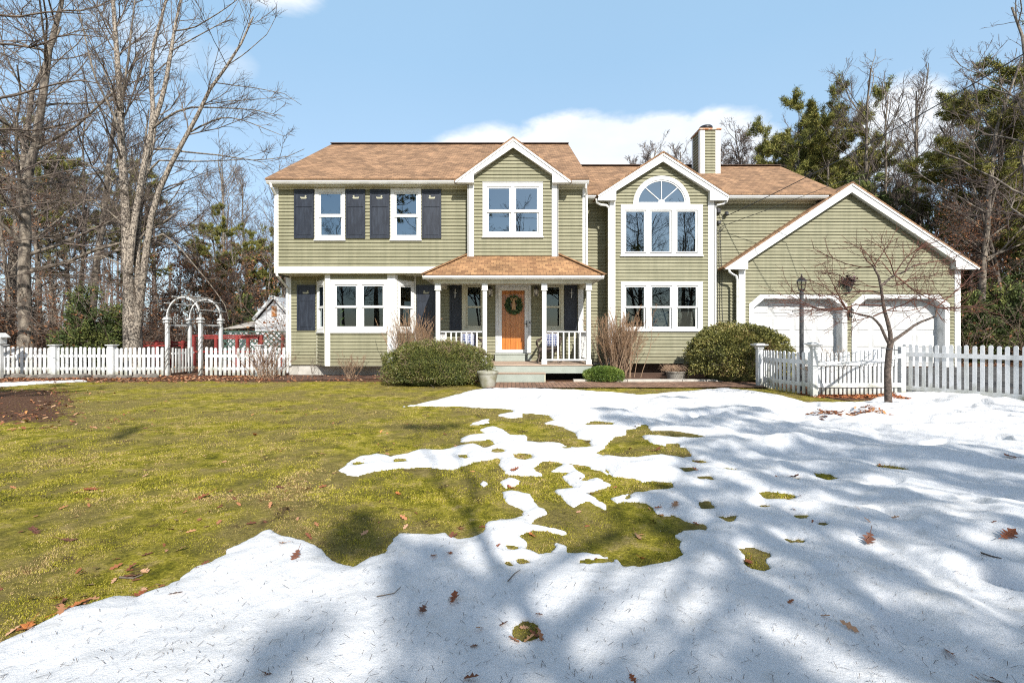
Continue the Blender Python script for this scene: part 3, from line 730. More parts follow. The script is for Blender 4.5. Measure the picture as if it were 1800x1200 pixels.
# ---- entrance
t = MB()
t.box(-.513, -.43, YL-.05, YL+.1, .70, 2.82); t.box(.51, .593, YL-.05, YL+.1, .70, 2.82); t.box(-.4295, .5095, YL-.05, YL+.1, 2.75, 2.82)
t.box(-.55, .63, YL-.075, YL-.0, 2.8205, 2.86)
fr = t.build('door_frame', m_oldwhite, house)
t = MB(); ya, yb = YL-.045, YL-.01
t.box(-.425, -.318, ya, yb, .70, 2.745); t.box(.392, .505, ya, yb, .70, 2.745); t.box(-.3175, .3915, ya, yb, 2.63, 2.745); t.box(-.3175, .3915, ya, yb, .70, .80)
sd = t.build('storm_door', m_white, house)
g = MB(); g.poly([(-.3175, YL-.03, .80), (.3915, YL-.03, .80), (.3915, YL-.03, 2.63), (-.3175, YL-.03, 2.63)]); g.build('pane', m_storm, sd)
t = MB(); t.box(.445, .475, ya-.02, ya-.0005, 1.50, 1.70); t.bar((.46, ya-.05, 1.60), (.38, ya-.05, 1.605), .018); t.bar((.46, ya, 1.60), (.46, ya-.055, 1.60), .02); t.build('handle', m_black, sd)
t = MB(); n = 5; xw = .82/n
for i in range(n):
    t.box(-.37+i*xw+.003, -.37+(i+1)*xw-.003, YL+.03, YL+.07, .74, 2.72)
t.box(-.37, .45, YL+.05, YL+.08, .73, 2.73)
wd = t.build('front_door', m_door, house, bevel=.004)
t = MB(); t.box(-.52, .40, YL-.26, YL-.003, .458, .655); t.box(-.53, .50, YL-.28, YL-.05, .656, .69); t.box(.405, .60, YL-.08, YL-.003, .458, .652)
t.build('door_step', m_deckpaint, house)
t = MB(); t.box(.525, .575, YL-.075, YL-.0505, 1.53, 1.68); db = t.build('doorbell', m_oldwhite, house)
t = MB(); t.box(.53, .57, YL-.079, YL-.0755, 1.61, 1.67); t.build('doorbell_camera', m_black, db)

# wall lanterns
m_lampglass = M('frosted_lamp_glass', (.72, .70, .64), rough=.3, scale=3)
def wall_lantern(x, z, Y, s=1.0, plate=True):
    t = MB(); y = Y-.13*s
    t.lathe((x, y, z), [(.004, -.17*s), (.016*s, -.15*s), (.012*s, -.13*s), (.03*s, -.11*s), (.045*s, -.09*s)], 10)
    t.lathe((x, y, z), [(.085*s, .09*s), (.075*s, .105*s), (.045*s, .15*s), (.02*s, .165*s), (.026*s, .18*s), (.004, .21*s)], 10)
    for k in range(6):
        a = math.pi/3*k; t.bar((x+.046*s*math.cos(a), y+.046*s*math.sin(a), z-.09*s), (x+.076*s*math.cos(a), y+.076*s*math.sin(a), z+.09*s), .008*s)
    t.tube([(x, Y-.02, z+.0), (x, Y-.05, z-.10*s), (x, y+.01, z-.15*s)], .01*s, 6); t.bar((x, Y-.02, z+.13*s), (x, y, z+.16*s), .014*s)
    o = t.build('wall_lantern', m_black, house)
    g = MB(); g.lathe((x, y, z), [(.04*s, -.085*s), (.068*s, .088*s)], 12); g.build('lamp_glass', m_lampglass, o, smooth_=True)
    if plate: g = MB(); g.box(x-.085*s, x+.085*s, Y-.035, Y-.0, z-.11*s, z+.11*s); g.build('mounting_plate', m_cream, o)
    return o
for a in (861.5, 942): wall_lantern(WX(a, YL), WZ(514, YL), YL, 1.0)['label'] = 'black wall lantern '+('left' if a < 900 else 'right')+' of the front door'

# ---- porch
t = MB()
t.box(-2.15, 2.20, 12.40, YL-.002, .42, .455)
t.box(-.52, .90, 12.05, 12.418, .225, .245)
dk = t.build('porch_deck', m_deck, house, bevel=.006); dk['label'] = 'brown boarded porch floor with a low front step'
t = MB(); t.box(-2.13, 2.18, 12.42, 12.46, .215, .4195); t.box(2.14, 2.18, 12.461, YL, .215, .4195); t.box(-2.13, -2.09, 12.461, YL, .215, .4195)
t.box(-.50, .86, 12.07, 12.10, -.02, .2245)
t.build('porch_skirt', m_deckpaint, house)
t = MB(); t.box(.862, .89, 12.08, 12.415, -.02, .2245); t.box(-.53, -.502, 12.08, 12.415, -.02, .2245); split8(t, 'step_side', m_cream, house)
t = MB(); t.box(-2.0, 2.1, 12.9, 12.95, -.1, .41); t.build('porch_shade_sheet', m_dark, house)  # black sheet standing in for the darkness under the porch floor
t = MB(); t.box(-2.14, 2.19, 12.42, 12.55, 2.665, 2.80); t.box(-2.14, -2.01, 12.551, YL-.04, 2.665, 2.80); t.box(2.06, 2.19, 12.551, YL-.04, 2.665, 2.80)
t.build('porch_beam', m_soffit, house)
t = MB(); t.box(-2.32, 2.39, 12.30, YL-.001, 2.801, 2.825); t.build('porch_ceiling', m_soffit, house)
t = MB(); t.box(-2.34, -2.32, 12.3, YL-.1, 2.76, 2.862); t.box(2.39, 2.41, 12.3, YL-.1, 2.76, 2.862); t.box(-2.34, 2.41, 12.301, 12.32, 2.76, 2.862); split8(t, 'fascia', m_white, house)
gutter(-2.40, 2.47, 12.18, 2.865, h=.10, d=.118)
def rp(mb):
    s = .66; y1 = 13.7; k = y1-12.17; z0 = 2.885; z1 = z0+s*k
    L, Rr = -2.41, 2.48
    slab(mb, (L, 12.17, z0), (Rr, 12.17, z0), (Rr-k, y1, z1), (L+k, y1, z1), .03)
    slab(mb, (L, YL-.02, z0), (L, 12.17, z0), (L+k, y1, z1), (L+k, YL+1, z1), .03)
    slab(mb, (Rr, 12.17, z0), (Rr, YL-.02, z0), (Rr-k, YL+1, z1), (Rr-k, y1, z1), .03)
roof('porch_roof', rp, m_porchroof, 'light brown hipped porch roof')
t = MB()
for L, d in ((-2.41, 1), (2.48, -1)): t.bar((L, 12.17, 2.895), (L+d*1.3, 13.47, 2.895+.66*1.3), .20, .015)
t.build('hip_cap', m_porchroof, house, uv=True)
def post(x, y, z0, z1, w_=.115):
    t = MB(); h = w_/2
    t.box(x-h, x+h, y-h, y+h, z0+.14, z1-.17)
    t.box(x-h-.018, x+h+.018, y-h-.018, y+h+.018, z0, z0+.1395); t.box(x-h-.022, x+h+.022, y-h-.022, y+h+.022, z1-.1695, z1-.005)
    t.box(x-h-.035, x+h+.035, y-h-.035, y+h+.035, z1-.185, z1-.1698)
    return t.build('porch_post', m_white, house, bevel=.006)
PX = (-2.03, -.745, .883, 2.10)
for x in PX: post(x, 12.5, .456, 2.665)
def railing(a, b_, label):
    a = Vector(a); b_ = Vector(b_); L = (b_-a).length; n = max(2, int(round(L/.147))); d = (b_-a)/L
    t = MB(); up = Vector((0, 0, 1))
    t.bar(a+up*1.345, b_+up*1.345, .07, .035); t.bar(a+up*.575, b_+up*.575, .045, .045)
    o = t.build('railing', m_white, house, bevel=.004); o['label'] = label
    t = MB()
    for i in range(1, n):
        p = a+d*(L*i/n); t.box(p.x-.018, p.x+.018, p.y-.018, p.y+.018, .598, 1.327)
    t.build('balusters', m_white, o)
railing((PX[0]+.075, 12.5, 0), (PX[1]-.075, 12.5, 0), 'front porch railing left of the step'); railing((PX[2]+.075, 12.5, 0), (PX[3]-.075, 12.5, 0), 'front porch railing right of the step')
railing((PX[3], 12.58, 0), (PX[3], YL-.04, 0), 'side porch railing at the right end'); railing((PX[0], 12.58, 0), (PX[0], YL-.04, 0), 'side porch railing at the left end')
t = MB(); t.box(2.04, 2.068, YL-.16, YL-.031, .456, 2.66); t.build('corner_board', m_white, house)

# ---- garage doors
for gi, (D, side) in enumerate(((D1, 'left'), (D2, 'right'))):
    x0, x1 = D[0], D[1]; tw = .15; c = .34; zt = 2.506
    def octo(x0, x1, z1, c): return [(x0, .2), (x0, z1-c*.85), (x0+c, z1), (x1-c, z1), (x1, z1-c*.85), (x1, .2)]
    O = octo(x0, x1, zt, c); I = octo(x0+tw, x1-tw, zt-.125, c-.02)
    t = MB()
    for y0, y1, Aq, Bq in ((YG-.036, YG+.02, O, I),):
        for i in range(5):
            q = [Aq[i], Aq[i+1], Bq[i+1], Bq[i]]
            t.prism(q, y0, y1)
    tr = t.build('garage_door_frame', m_white, house)
    t = MB(); J = octo(x0+tw-.03, x1-tw+.03, zt-.10, c-.02)
    for i in range(5):
        q = [J[i], J[i+1], I[i+1], I[i]]; t.prism(q, YG+.021, YG+.30)
    t.build('door_jamb', m_oldwhite, tr)
    t = MB(); a, b_ = x0+tw-.02, x1-tw+.02; z0 = .262; yd = YG+.27
    rows = 4; rh = (2.385-z0)/rows
    for r_ in range(rows):
        t.box(a, b_, yd, yd+.04, z0+r_*rh+.002, z0+(r_+1)*rh-.002)
    gd = t.build('garage_door', m_doorwhite, house); gd['label'] = 'white panelled garage door on the '+side
    t = MB(); cw = (b_-a)/4
    for r_ in range(rows):
        for q in range(4):
            xa, xb = a+q*cw+.07, a+(q+1)*cw-.07; za, zb = z0+r_*rh+.075, z0+(r_+1)*rh-.075
            o_ = [(xa, za), (xb, za), (xb, zb), (xa, zb)]; e = .035; i_ = [(xa+e, za+e), (xb-e, za+e), (xb-e, zb-e), (xa+e, zb-e)]
            n = t._a([(x, yd-.001, z) for x, z in o_]+[(x, yd-.020, z) for x, z in i_])
            t.f += [(n+4, n+5, n+6, n+7)]+[(n+k, n+(k+1) % 4, n+4+(k+1) % 4, n+4+k) for k in range(4)]
            e2 = .012
            t.box(xa-e2-.004, xa-e2+.004, yd-.006, yd-.001, za-e2, zb+e2); t.box(xb+e2-.004, xb+e2+.004, yd-.006, yd-.001, za-e2, zb+e2)
    t.build('raised_panels', m_doorwhite, gd)
wall_lantern(WX(1492, YG), WZ(551, YG), YG, .9, False)['label'] = 'black wall lantern between the garage doors'

# ---- chimney
cy = 16.27; c0, c1 = WX(1231.3, cy), WX(1264.3, cy); cyb = 16.98; czt = 8.56
w = MB()
siding(w, (0, cy), (1, 0), (0, -1), const(c0+.01, c1-.01), 6.7, czt); siding(w, (c0+.0, 0), (0, 1), (-1, 0), const(cy, cyb), 6.7, czt)
siding(w, (c1, 0), (0, 1), (1, 0), const(cy, cyb), 6.7, czt); siding(w, (0, cyb), (1, 0), (0, 1), const(c0, c1), 6.7, czt)
wj = MB()
for b_ in w.sheets:
    k_ = len(wj.v); wj.v += b_.v; wj.f += [tuple(i+k_ for i in f) for f in b_.f]
ch = wj.build('chimney', m_siding, house)
t = MB()
for x in (c0-.015, c1-.145):
    t.box(x, x+.16, cy-.03, cy+.002, 6.75, czt); 
for x in (c0-.032, c1+.003): t.box(x, x+.029, cy-.03, cy+.10, 6.75, czt-.001)
t.box(c0-.03, c0-.002, cyb-.1, cyb, 6.9, czt)
split8(t, 'corner_board', m_white, ch)
m_rust = M('rusty_flashing', (.55, .47, .38), (.36, .14, .04), rough=.6, scale=9, lo=.4, hi=.6)
t = MB(); t.box(c0-.06, c1+.06, cy-.06, cyb+.06, czt+.001, czt+.05); t.box(c0-.02, c1+.02, cy-.02, cyb+.02, czt+.051, czt+.075); t.build('chimney_cap', m_rust, ch)
t = MB(); fx, fy = WX(1240.5, 16.6), 16.6
t.lathe((fx, fy, czt+.075), [(.13, 0), (.13, .09)], 18); t.lathe((fx, fy, czt+.165), [(.17, 0), (.235, .01), (.235, .07), (.21, .10), (.10, .125), (.02, .13)], 24)
t.build('flue_cap', m_black, ch, smooth_=False)
# meter / cable boxes at the wing corner
t = MB()
for (a, b_, r_, y_) in ((1260, 372, .09, YR-.06), (1274, 377, .06, YR-.12), (1262, 392, .06, YR-.06), (1257, 402, .05, YR-.05)):
    X = WX(a, YR); Z = WZ(b_, YR); t.lathe((X, y_, Z-r_), [(r_*.5, 0), (r_, r_*.4), (r_, r_*1.6), (r_*.5, r_*2)], 10)
cb = t.build('cable_box', m_iron, house)
t = MB()
for k, (a, a2) in enumerate(((1259, 1262), (1263, 1266), (1266, 1271), (1260, 1257))):
    pts = [(WX(a+(a2-a)*i/8+math.sin(i*2+k)*.7, YR), YR-.03, WZ(400+i*29, YR)) for i in range(9)]; t.tube(pts, .008, 5)
pts = [(WX(1262, YR), YR-.06, WZ(368, YR)), (WX(1268, YR), YR-.1, WZ(385, YR)), (WX(1264, YR), YR-.06, WZ(395, YR)), (WX(1272, YR), YR-.1, WZ(400, YR)), (WX(1260, YR), YR-.05, WZ(410, YR))]; t.tube(pts, .009, 5)
t.build('cables', m_iron, house)
# ================================================================== GROUND AND SNOW
def axis(lo, hi, near, step, grow=1.12):
    a = [0.0]; s = step
    while a[-1] < hi:
        if a[-1] > near: s *= grow
        a.append(a[-1]+s)
    b = [0.0]; s = step
    while b[-1] > lo:
        if b[-1] < -near: s *= grow
        b.append(b[-1]-s)
    return np.array(b[:0:-1]+a)
def ground_mat():
    m, nt, lk, b = new_mat('mossy_lawn_and_leaf_litter'); b.inputs['Roughness'].default_value = .95; b.inputs['Specular IOR Level'].default_value = .05
    tc = nt.new('ShaderNodeTexCoord')
    def noise(s, d=6, r=.6, st=None):
        n = nt.new('ShaderNodeTexNoise'); n.inputs['Scale'].default_value = s; n.inputs['Detail'].default_value = d; n.inputs['Roughness'].default_value = r
        lk.new(tc.outputs['Object'], n.inputs['Vector']); return n.outputs[0]
    def mix(f, a, b_, t='MIX'):
        x = nt.new('ShaderNodeMixRGB'); x.blend_type = t
        if isinstance(f, float): x.inputs[0].default_value = f
        else: lk.new(f, x.inputs[0])
        lk.new(a, x.inputs[1]); lk.new(b_, x.inputs[2]); return x.outputs[0]
    r1 = ramp(nt, [(.32, (.05, .052, .012)), (.43, (.15, .14, .018)), (.53, (.29, .25, .035)), (.64, (.42, .32, .14))]); lk.new(noise(4.5, 9, .72), r1.inputs[0])
    r2 = ramp(nt, [(.35, (.55, .55, .42)), (.5, (1.1, 1.1, 1.0)), (.68, (1.6, 1.55, 1.4))]); lk.new(noise(55, 6, .7), r2.inputs[0])
    r3 = ramp(nt, [(.42, (0, 0, 0)), (.56, (.8, .8, .8))]); lk.new(noise(.9, 5, .6), r3.inputs[0])
    gr = mix(1.0, r1.outputs[0], r2.outputs[0], 'MULTIPLY')
    straw = ramp(nt, [(.35, (.11, .085, .035)), (.65, (.29, .23, .085))]); lk.new(noise(22, 8, .75), straw.inputs[0])
    gr = mix(r3.outputs[0], gr, straw.outputs[0])
    bare = ramp(nt, [(.57, (0, 0, 0)), (.66, (1, 1, 1))]); lk.new(noise(2.6, 7, .7), bare.inputs[0])
    soil = ramp(nt, [(.35, (.05, .038, .018)), (.65, (.15, .10, .05))]); lk.new(noise(30, 6, .7), soil.inputs[0])
    gr = mix(bare.outputs[0], gr, soil.outputs[0])
    lit = ramp(nt, [(.34, (.03, .018, .012)), (.48, (.10, .055, .035)), (.6, (.19, .11, .07)), (.75, (.27, .19, .13))]); lk.new(noise(38, 8, .8), lit.inputs[0])
    at = nt.new('ShaderNodeAttribute'); at.attribute_name = 'litter'
    f = nt.new('ShaderNodeMath'); f.operation = 'ADD'; lk.new(at.outputs['Fac'], f.inputs[0])
    g = nt.new('ShaderNodeMath'); g.operation = 'MULTIPLY_ADD'; lk.new(noise(6, 6, .7), g.inputs[0]); g.inputs[1].default_value = 1.6; g.inputs[2].default_value = -.8
    lk.new(g.outputs[0], f.inputs[1])
    fr = ramp(nt, [(.42, (0, 0, 0)), (.58, (1, 1, 1))]); lk.new(f.outputs[0], fr.inputs[0])
    lk.new(mix(fr.outputs[0], gr, lit.outputs[0]), b.inputs['Base Color'])
    bp = nt.new('ShaderNodeBump'); bp.inputs['Strength'].default_value = 1; bp.inputs['Distance'].default_value = .03
    lk.new(noise(34, 8, .75), bp.inputs['Height']); lk.new(bp.outputs[0], b.inputs['Normal'])
    return m
def lawn_bumps(x, y): return .035*(fbm(x*1.5, y*1.5, 31, 3)-.5)+.02*(fbm(x*7, y*7, 32, 3)-.5)
def litter_f(x, y):
    l = smooth(11.9, 12.7, y+.3*(fbm(x, y, 41, 2)-.5)-.35*smooth(-4, -7, x)*0)
    pxx = 900+F*x/np.maximum(y, .5)
    l = np.maximum(l, smooth(230, 40, pxx)*smooth(5.8, 7.2, y)*smooth(11.2, 9.8, y)*.85*(x > -30))
    l = np.maximum(l, smooth(6.2, 6.6, x)*smooth(8.6, 9.1, y))
    l = np.maximum(l, smooth(-13, -15, x)); l = np.maximum(l, smooth(13, 15, x)*0.7)
    return np.maximum(l, smooth(-4, -9, y))
def surf_z(x, y):
    x = np.asarray(x, float); y = np.asarray(y, float)
    return ground_z(x, y)+lawn_bumps(x, y)*smooth(12.6, 11.6, y)
gx = axis(-320, 320, 12, .10); gy = axis(-60, 420, 13, .10)
GX, GY = np.meshgrid(gx, gy); GZ = surf_z(GX, GY)
nx, ny = len(gx), len(gy)
idx = np.arange(nx*ny).reshape(ny, nx)
fc = np.stack([idx[:-1, :-1], idx[:-1, 1:], idx[1:, 1:], idx[1:, :-1]], -1).reshape(-1, 4)
g = np_mesh('ground', np.stack([GX, GY, GZ], -1).reshape(-1, 3), fc, ground_mat(), smooth_=True)
a = g.data.attributes.new('litter', 'FLOAT', 'POINT'); a.data.foreach_set('value', litter_f(GX, GY).astype(np.float32).ravel())
tag(g, kind='structure')

def P6(*q): return [(900+a/2, 650+b/2) for a, b in q]
snow_polys = [[(687,717),(740,711),(790,697),(830,687),(870,682),(960,684),(1010,686),(1080,691),(1130,695),(1180,690),(1270,684),(1330,690),(1380,698),(1420,709),(1470,708),(1510,707),(1530,702),(1545,695),(1580,691),(1620,693),(1660,698),(1700,701),(1800,707),(1950,716),(2300,735),
 (3200,800),(4200,2300),(-2200,2300),(-500,1330),(0,1135),(30,1120),(65,1105),(100,1085),(130,1072),(165,1062),(210,1052),(240,1055),(265,1045),(290,1035),(310,1022),(340,1000),(370,990),(395,977),(390,970),(430,955),(460,940),(475,936),(505,945),(535,950),(550,957),(570,965),(580,980),(595,992),(620,994),(645,982),(670,970),(685,952),(700,936),(725,937),(787,933),(810,946),(825,945),(850,935),(857,920),(910,912),(925,897),
 (893,884),(883,865),(900,864),(933,870),(943,887),(963,892),(968,903),(933,913),(937,922),(963,928),(1003,935),(993,941),(937,933),(918,941),(933,955),(925,963),(947,973),(973,974),(978,957),(993,962),(1000,973),(1060,978),(1090,985),(1100,997),(1135,996),(1170,987),(1190,975),(1195,952),(1185,942),(1200,930),(1240,930),(1245,920),(1210,915),(1175,900),(1140,885),(1100,880),(1112,866),(1150,860),(1185,857),(1180,848),(1150,846),(1130,850),(1110,842),(1075,840),(1060,824),(1025,818),
 (983,813),(957,813),(940,824),(950,838),(890,834),(877,817),(873,807),(833,813),(793,825),(747,820),(687,827),(647,832),(630,839),(607,835),(591,827),(627,805),(663,797),(687,803),(733,790),(773,792),(800,783),(833,780),(853,787),(870,782),(863,772),(808,776),(817,767),(860,762),(843,757),(867,750),(880,755),(897,768),(923,768),(927,778),(983,780),(1013,790),(1040,785),(1033,775),(1013,772),(1010,760),(983,750),(957,745),(980,740),(960,728),(920,727),(917,735),(893,737),(877,730),(900,725),(897,720),(850,715),(800,713),(740,714)],
 [(970,830),(1003,833),(987,843),(1010,860),(967,863),(985,878),(1000,890),(1010,893),(1033,883),(1063,895),(1068,887),(1030,870),(1067,857),(1080,857),(1064,849),(1075,838),(1060,822),(1030,820),(1020,846),(1027,838),(1010,818),(990,812)],
 [(822,748),(850,737),(868,738),(860,745)], [(1088,872),(1105,868),(1100,880),(1085,884),(1070,878)], P6((500,485),(530,475),(555,495),(545,510),(505,508)),
 [(838,852),(849,845),(862,851),(850,856)], [(880,850),(895,841),(915,847),(905,855),(890,857)],
 [(-500,684),(0,674),(60,671),(150,668.5),(155,670),(80,674),(0,679),(-500,700)]]
def ell(cx, cy, rx, ry, n=10): return [(cx+rx*math.cos(2*math.pi*i/n)*(1+.2*math.sin(i*2.3)), cy+ry*math.sin(2*math.pi*i/n)) for i in range(n)]
grass_polys = [P6((255,190),(290,175),(365,185),(350,195),(270,197)),
 P6((300,295),(340,270),(340,255),(360,235),(400,228),(410,210),(470,193),(490,212),(560,213),(640,225),(680,233),(670,240),(560,238),(460,230),(455,240),(500,258),(540,265),(615,275),(628,290),(625,303),(600,310),(520,300),(430,310),(330,305)),
 P6((240,345),(270,340),(320,365),(350,385),(330,395),(300,380),(260,398),(235,390),(255,370)),
 P6((590,348),(630,345),(645,355),(610,360)), P6((655,377),(690,380),(695,390),(660,390)), P6((730,350),(790,352),(780,358)),
 P6((915,375),(1010,378),(1010,388),(920,385)), P6((1060,362),(1110,368),(1135,380),(1110,385),(1080,378)), P6((1275,338),(1330,340),(1388,352),(1370,358),(1300,350)),
 P6((865,435),(900,430),(985,440),(985,450),(900,454)), P6((660,460),(695,458),(705,485),(670,490)), P6((725,515),(785,510),(785,530),(760,532)),
 P6((985,500),(1040,505),(1045,520),(1010,522)), P6((1080,530),(1110,532),(1100,545),(1075,543)), P6((965,590),(1035,595),(1030,608),(975,605)),
 P6((805,630),(850,626),(895,645),(890,665),(905,690),(880,703),(840,700),(805,680),(812,655)), P6((860,470),(890,470),(915,478),(880,478)),
 ell(926, 1107, 19, 16), ell(893, 990, 8, 5), ell(918, 986, 12, 6), ell(628, 815, 8, 2.5), ell(703, 809, 14, 5), ell(813, 802, 8, 4), ell(875, 793, 8, 4), ell(918, 803, 15, 6), ell(996, 789, 8, 3), ell(895, 992, 9, 5),
 ell(1052, 742, 18, 3), ell(1182, 782, 12, 3), ell(1230, 812, 9, 3), ell(900, 961, 9, 4), ell(1045, 988, 30, 5)]
def to_world(P): return np.array([WG(x, max(y, HY+18)) for x, y in P])
def sdf(px, py, poly):
    """signed distance, positive inside"""
    A = poly; B = np.roll(poly, -1, 0); d2 = np.full(px.shape, 1e9); ins = np.zeros(px.shape, bool)
    for (ax, ay), (bx, by) in zip(A, B):
        ex, ey = bx-ax, by-ay; t = np.clip(((px-ax)*ex+(py-ay)*ey)/(ex*ex+ey*ey+1e-12), 0, 1)
        d2 = np.minimum(d2, (px-ax-t*ex)**2+(py-ay-t*ey)**2)
        c = ((ay > py) != (by > py)) & (px < (bx-ax)*(py-ay)/(by-ay+1e-12)+ax); ins ^= c
    d = np.sqrt(d2); return np.where(ins, d, -d)
W_SNOW = [to_world(p) for p in snow_polys]; W_GRASS = [to_world(p) for p in grass_polys]
def snow_sd(x, y, rough=True):
    s = np.full(x.shape, -9.0)
    for p in W_SNOW: s = np.maximum(s, sdf(x, y, p))
    for p in W_GRASS: s = np.minimum(s, -sdf(x, y, p))
    if rough: s = s+.07*(fbm(x*3.2, y*3.2, 3, 4)-.5)*np.clip(y/3.5, .5, 2.2)+.055*(fbm(x*13, y*13, 9, 4)-.5)
    return s
def snow_t(x, y, s):
    t = .045*np.sqrt(np.clip(s/.16, 0, 1))+.045*smooth(.1, 1.3, s)
    wild = smooth(.0, 2.5, x+.2*y-.6)
    b = (fbm(x*1.3, y*1.7, 21, 4)-.5)*.19*wild + (fbm(x*.9, y*.9, 22, 3)-.5)*.06 + (fbm(x*5, y*6, 23, 3)-.5)*.035*(.12+wild)
    dents = np.clip(fbm(x*2.3, y*2.6, 27, 2)-.60, 0, 1)*-.45*wild
    t = t+(b+dents)*smooth(.05, .5, s)
    # ploughed heap along the right hand fence
    t = t+.12*np.exp(-(((x-8.9)/.8)**2+((y-8.9)/.7)**2))
    return np.where(s > 0, np.maximum(t, .012*smooth(0, .03, s)), -.03)
prow = np.concatenate([np.arange(588, 592, .6)+70, []])
ys_px = np.concatenate([np.arange(664, 760, 1.0), np.arange(760, 960, 1.7), np.arange(960, 1215, 2.4), np.arange(1215, 1700, 25), [1800, 2000, 2300]])
xs_px = np.concatenate([np.arange(-1400, -60, 40), np.arange(-60, 1861, 2.9), np.arange(1870, 3300, 40)])
SXp, SYp = np.meshgrid(xs_px, ys_px)
SY = F*CZ/(SYp-HY); SX = (SXp-900)*SY/F
ssd = snow_sd(SX, SY); st = snow_t(SX, SY, ssd)
SZ = np.where(ssd > 0, surf_z(SX, SY)+st, surf_z(SX, SY)-.03)
ins = ssd > 0
sn, sm = SX.shape; idx = np.arange(sn*sm).reshape(sn, sm)
fc = np.stack([idx[:-1, :-1], idx[1:, :-1], idx[1:, 1:], idx[:-1, 1:]], -1).reshape(-1, 4)
keep = ins.ravel()[fc].any(1); fc = fc[keep]
used = np.unique(fc); remap = np.full(sn*sm, -1); remap[used] = np.arange(len(used))
def snow_mat():
    m, nt, lk, b = new_mat('old_granular_snow'); b.inputs['Roughness'].default_value = .55; b.inputs['Specular IOR Level'].default_value = .3
    tc = nt.new('ShaderNodeTexCoord')
    def noise(s, d=4, r=.6):
        n = nt.new('ShaderNodeTexNoise'); n.inputs['Scale'].default_value = s; n.inputs['Detail'].default_value = d; n.inputs['Roughness'].default_value = r
        lk.new(tc.outputs['Object'], n.inputs['Vector']); return n.outputs[0]
    r = ramp(nt, [(.30, (.62, .62, .62)), (.5, (.71, .71, .71)), (.7, (.78, .778, .775))]); lk.new(noise(160, 3, .7), r.inputs[0])
    r2 = ramp(nt, [(.52, (1, 1, 1)), (.70, (.84, .82, .78)), (.8, (.6, .55, .48))]); lk.new(noise(5, 8, .8), r2.inputs[0])
    mu = nt.new('ShaderNodeMixRGB'); mu.blend_type = 'MULTIPLY'; mu.inputs[0].default_value = 1; lk.new(r.outputs[0], mu.inputs[1]); lk.new(r2.outputs[0], mu.inputs[2])
    lk.new(mu.outputs[0], b.inputs['Base Color'])
    bp = nt.new('ShaderNodeBump'); bp.inputs['Strength'].default_value = .8; bp.inputs['Distance'].default_value = .009; lk.new(noise(75, 6, .8), bp.inputs['Height'])
    bp2 = nt.new('ShaderNodeBump'); bp2.inputs['Strength'].default_value = .22; bp2.inputs['Distance'].default_value = .05; lk.new(noise(9, 4, .5), bp2.inputs['Height'])
    lk.new(bp.outputs[0], bp2.inputs['Normal']); lk.new(bp2.outputs[0], b.inputs['Normal'])
    return m
sv = np.stack([SX, SY, SZ], -1).reshape(-1, 3)[used]
tag(np_mesh('snow', sv, remap[fc], snow_mat(), smooth_=True), kind='structure')

# helper: height of whatever lies on top at a point
def top_z(x, y):
    x = np.atleast_1d(np.asarray(x, float)); y = np.atleast_1d(np.asarray(y, float)); s = snow_sd(x, y)
    return surf_z(x, y)+np.maximum(snow_t(x, y, s), 0)

# ---- grass and moss blades
rg = np.random.default_rng(7)
def blades(n, y0, y1, h0, h1, wd, xlim=None):
    u = rg.random(n); Y = 1/(1/y0+(1/y1-1/y0)*u); Xh = Y*1.2
    X = (rg.random(n)*2-1)*Xh
    s = snow_sd(X, Y); l = litter_f(X, Y)
    dens = fbm(X*3.5, Y*3.5, 51, 4)
    k = (s < .018) & (rg.random(n) > l*1.1) & (dens+.25*(rg.random(n)-.5) > .42)
    X, Y, dens = X[k], Y[k], dens[k]; n = len(X)
    Z = surf_z(X, Y)-.003
    a = rg.random(n)*2*np.pi; h = h0+(h1-h0)*rg.random(n)*(dens*1.6); lean = rg.random(n)*1.3; b2 = rg.random(n)*2*np.pi
    w = wd*(.6+.8*rg.random(n))
    dx, dy = np.cos(a)*w, np.sin(a)*w
    tipx, tipy = X+np.cos(b2)*h*lean, Y+np.sin(b2)*h*lean
    V = np.stack([np.stack([X-dx, Y-dy, Z], -1), np.stack([X+dx, Y+dy, Z], -1), np.stack([tipx, tipy, Z+h], -1)], 1).reshape(-1, 3)
    return V, np.clip(.9*(fbm(X*1.7, Y*1.7, 61, 4)-.5)+.5*(fbm(X*11, Y*11, 62, 2)-.5)+.35+.42*rg.random(n), 0, 1)
parts = [blades(560000, 1.6, 12.2, .004, .013, .0028), blades(190000, 3.5, 12.3, .007, .018, .006)]
V = np.concatenate([p[0] for p in parts]); A_r = np.concatenate([p[1] for p in parts])
m_blade = M_attr('grass_blades', [(.10, (.05, .055, .012)), (.26, (.18, .18, .022)), (.44, (.38, .34, .032)), (.62, (.45, .38, .09)), (.82, (.54, .40, .20)), (1, (.22, .12, .05))], rough=.8, spec=.1, trans=.25)
tag(np_mesh('grass', V, np.arange(len(V)).reshape(-1, 3), m_blade, attr=A_r), 'short mossy green and straw coloured grass of the lawn', 'grass', kind='stuff')

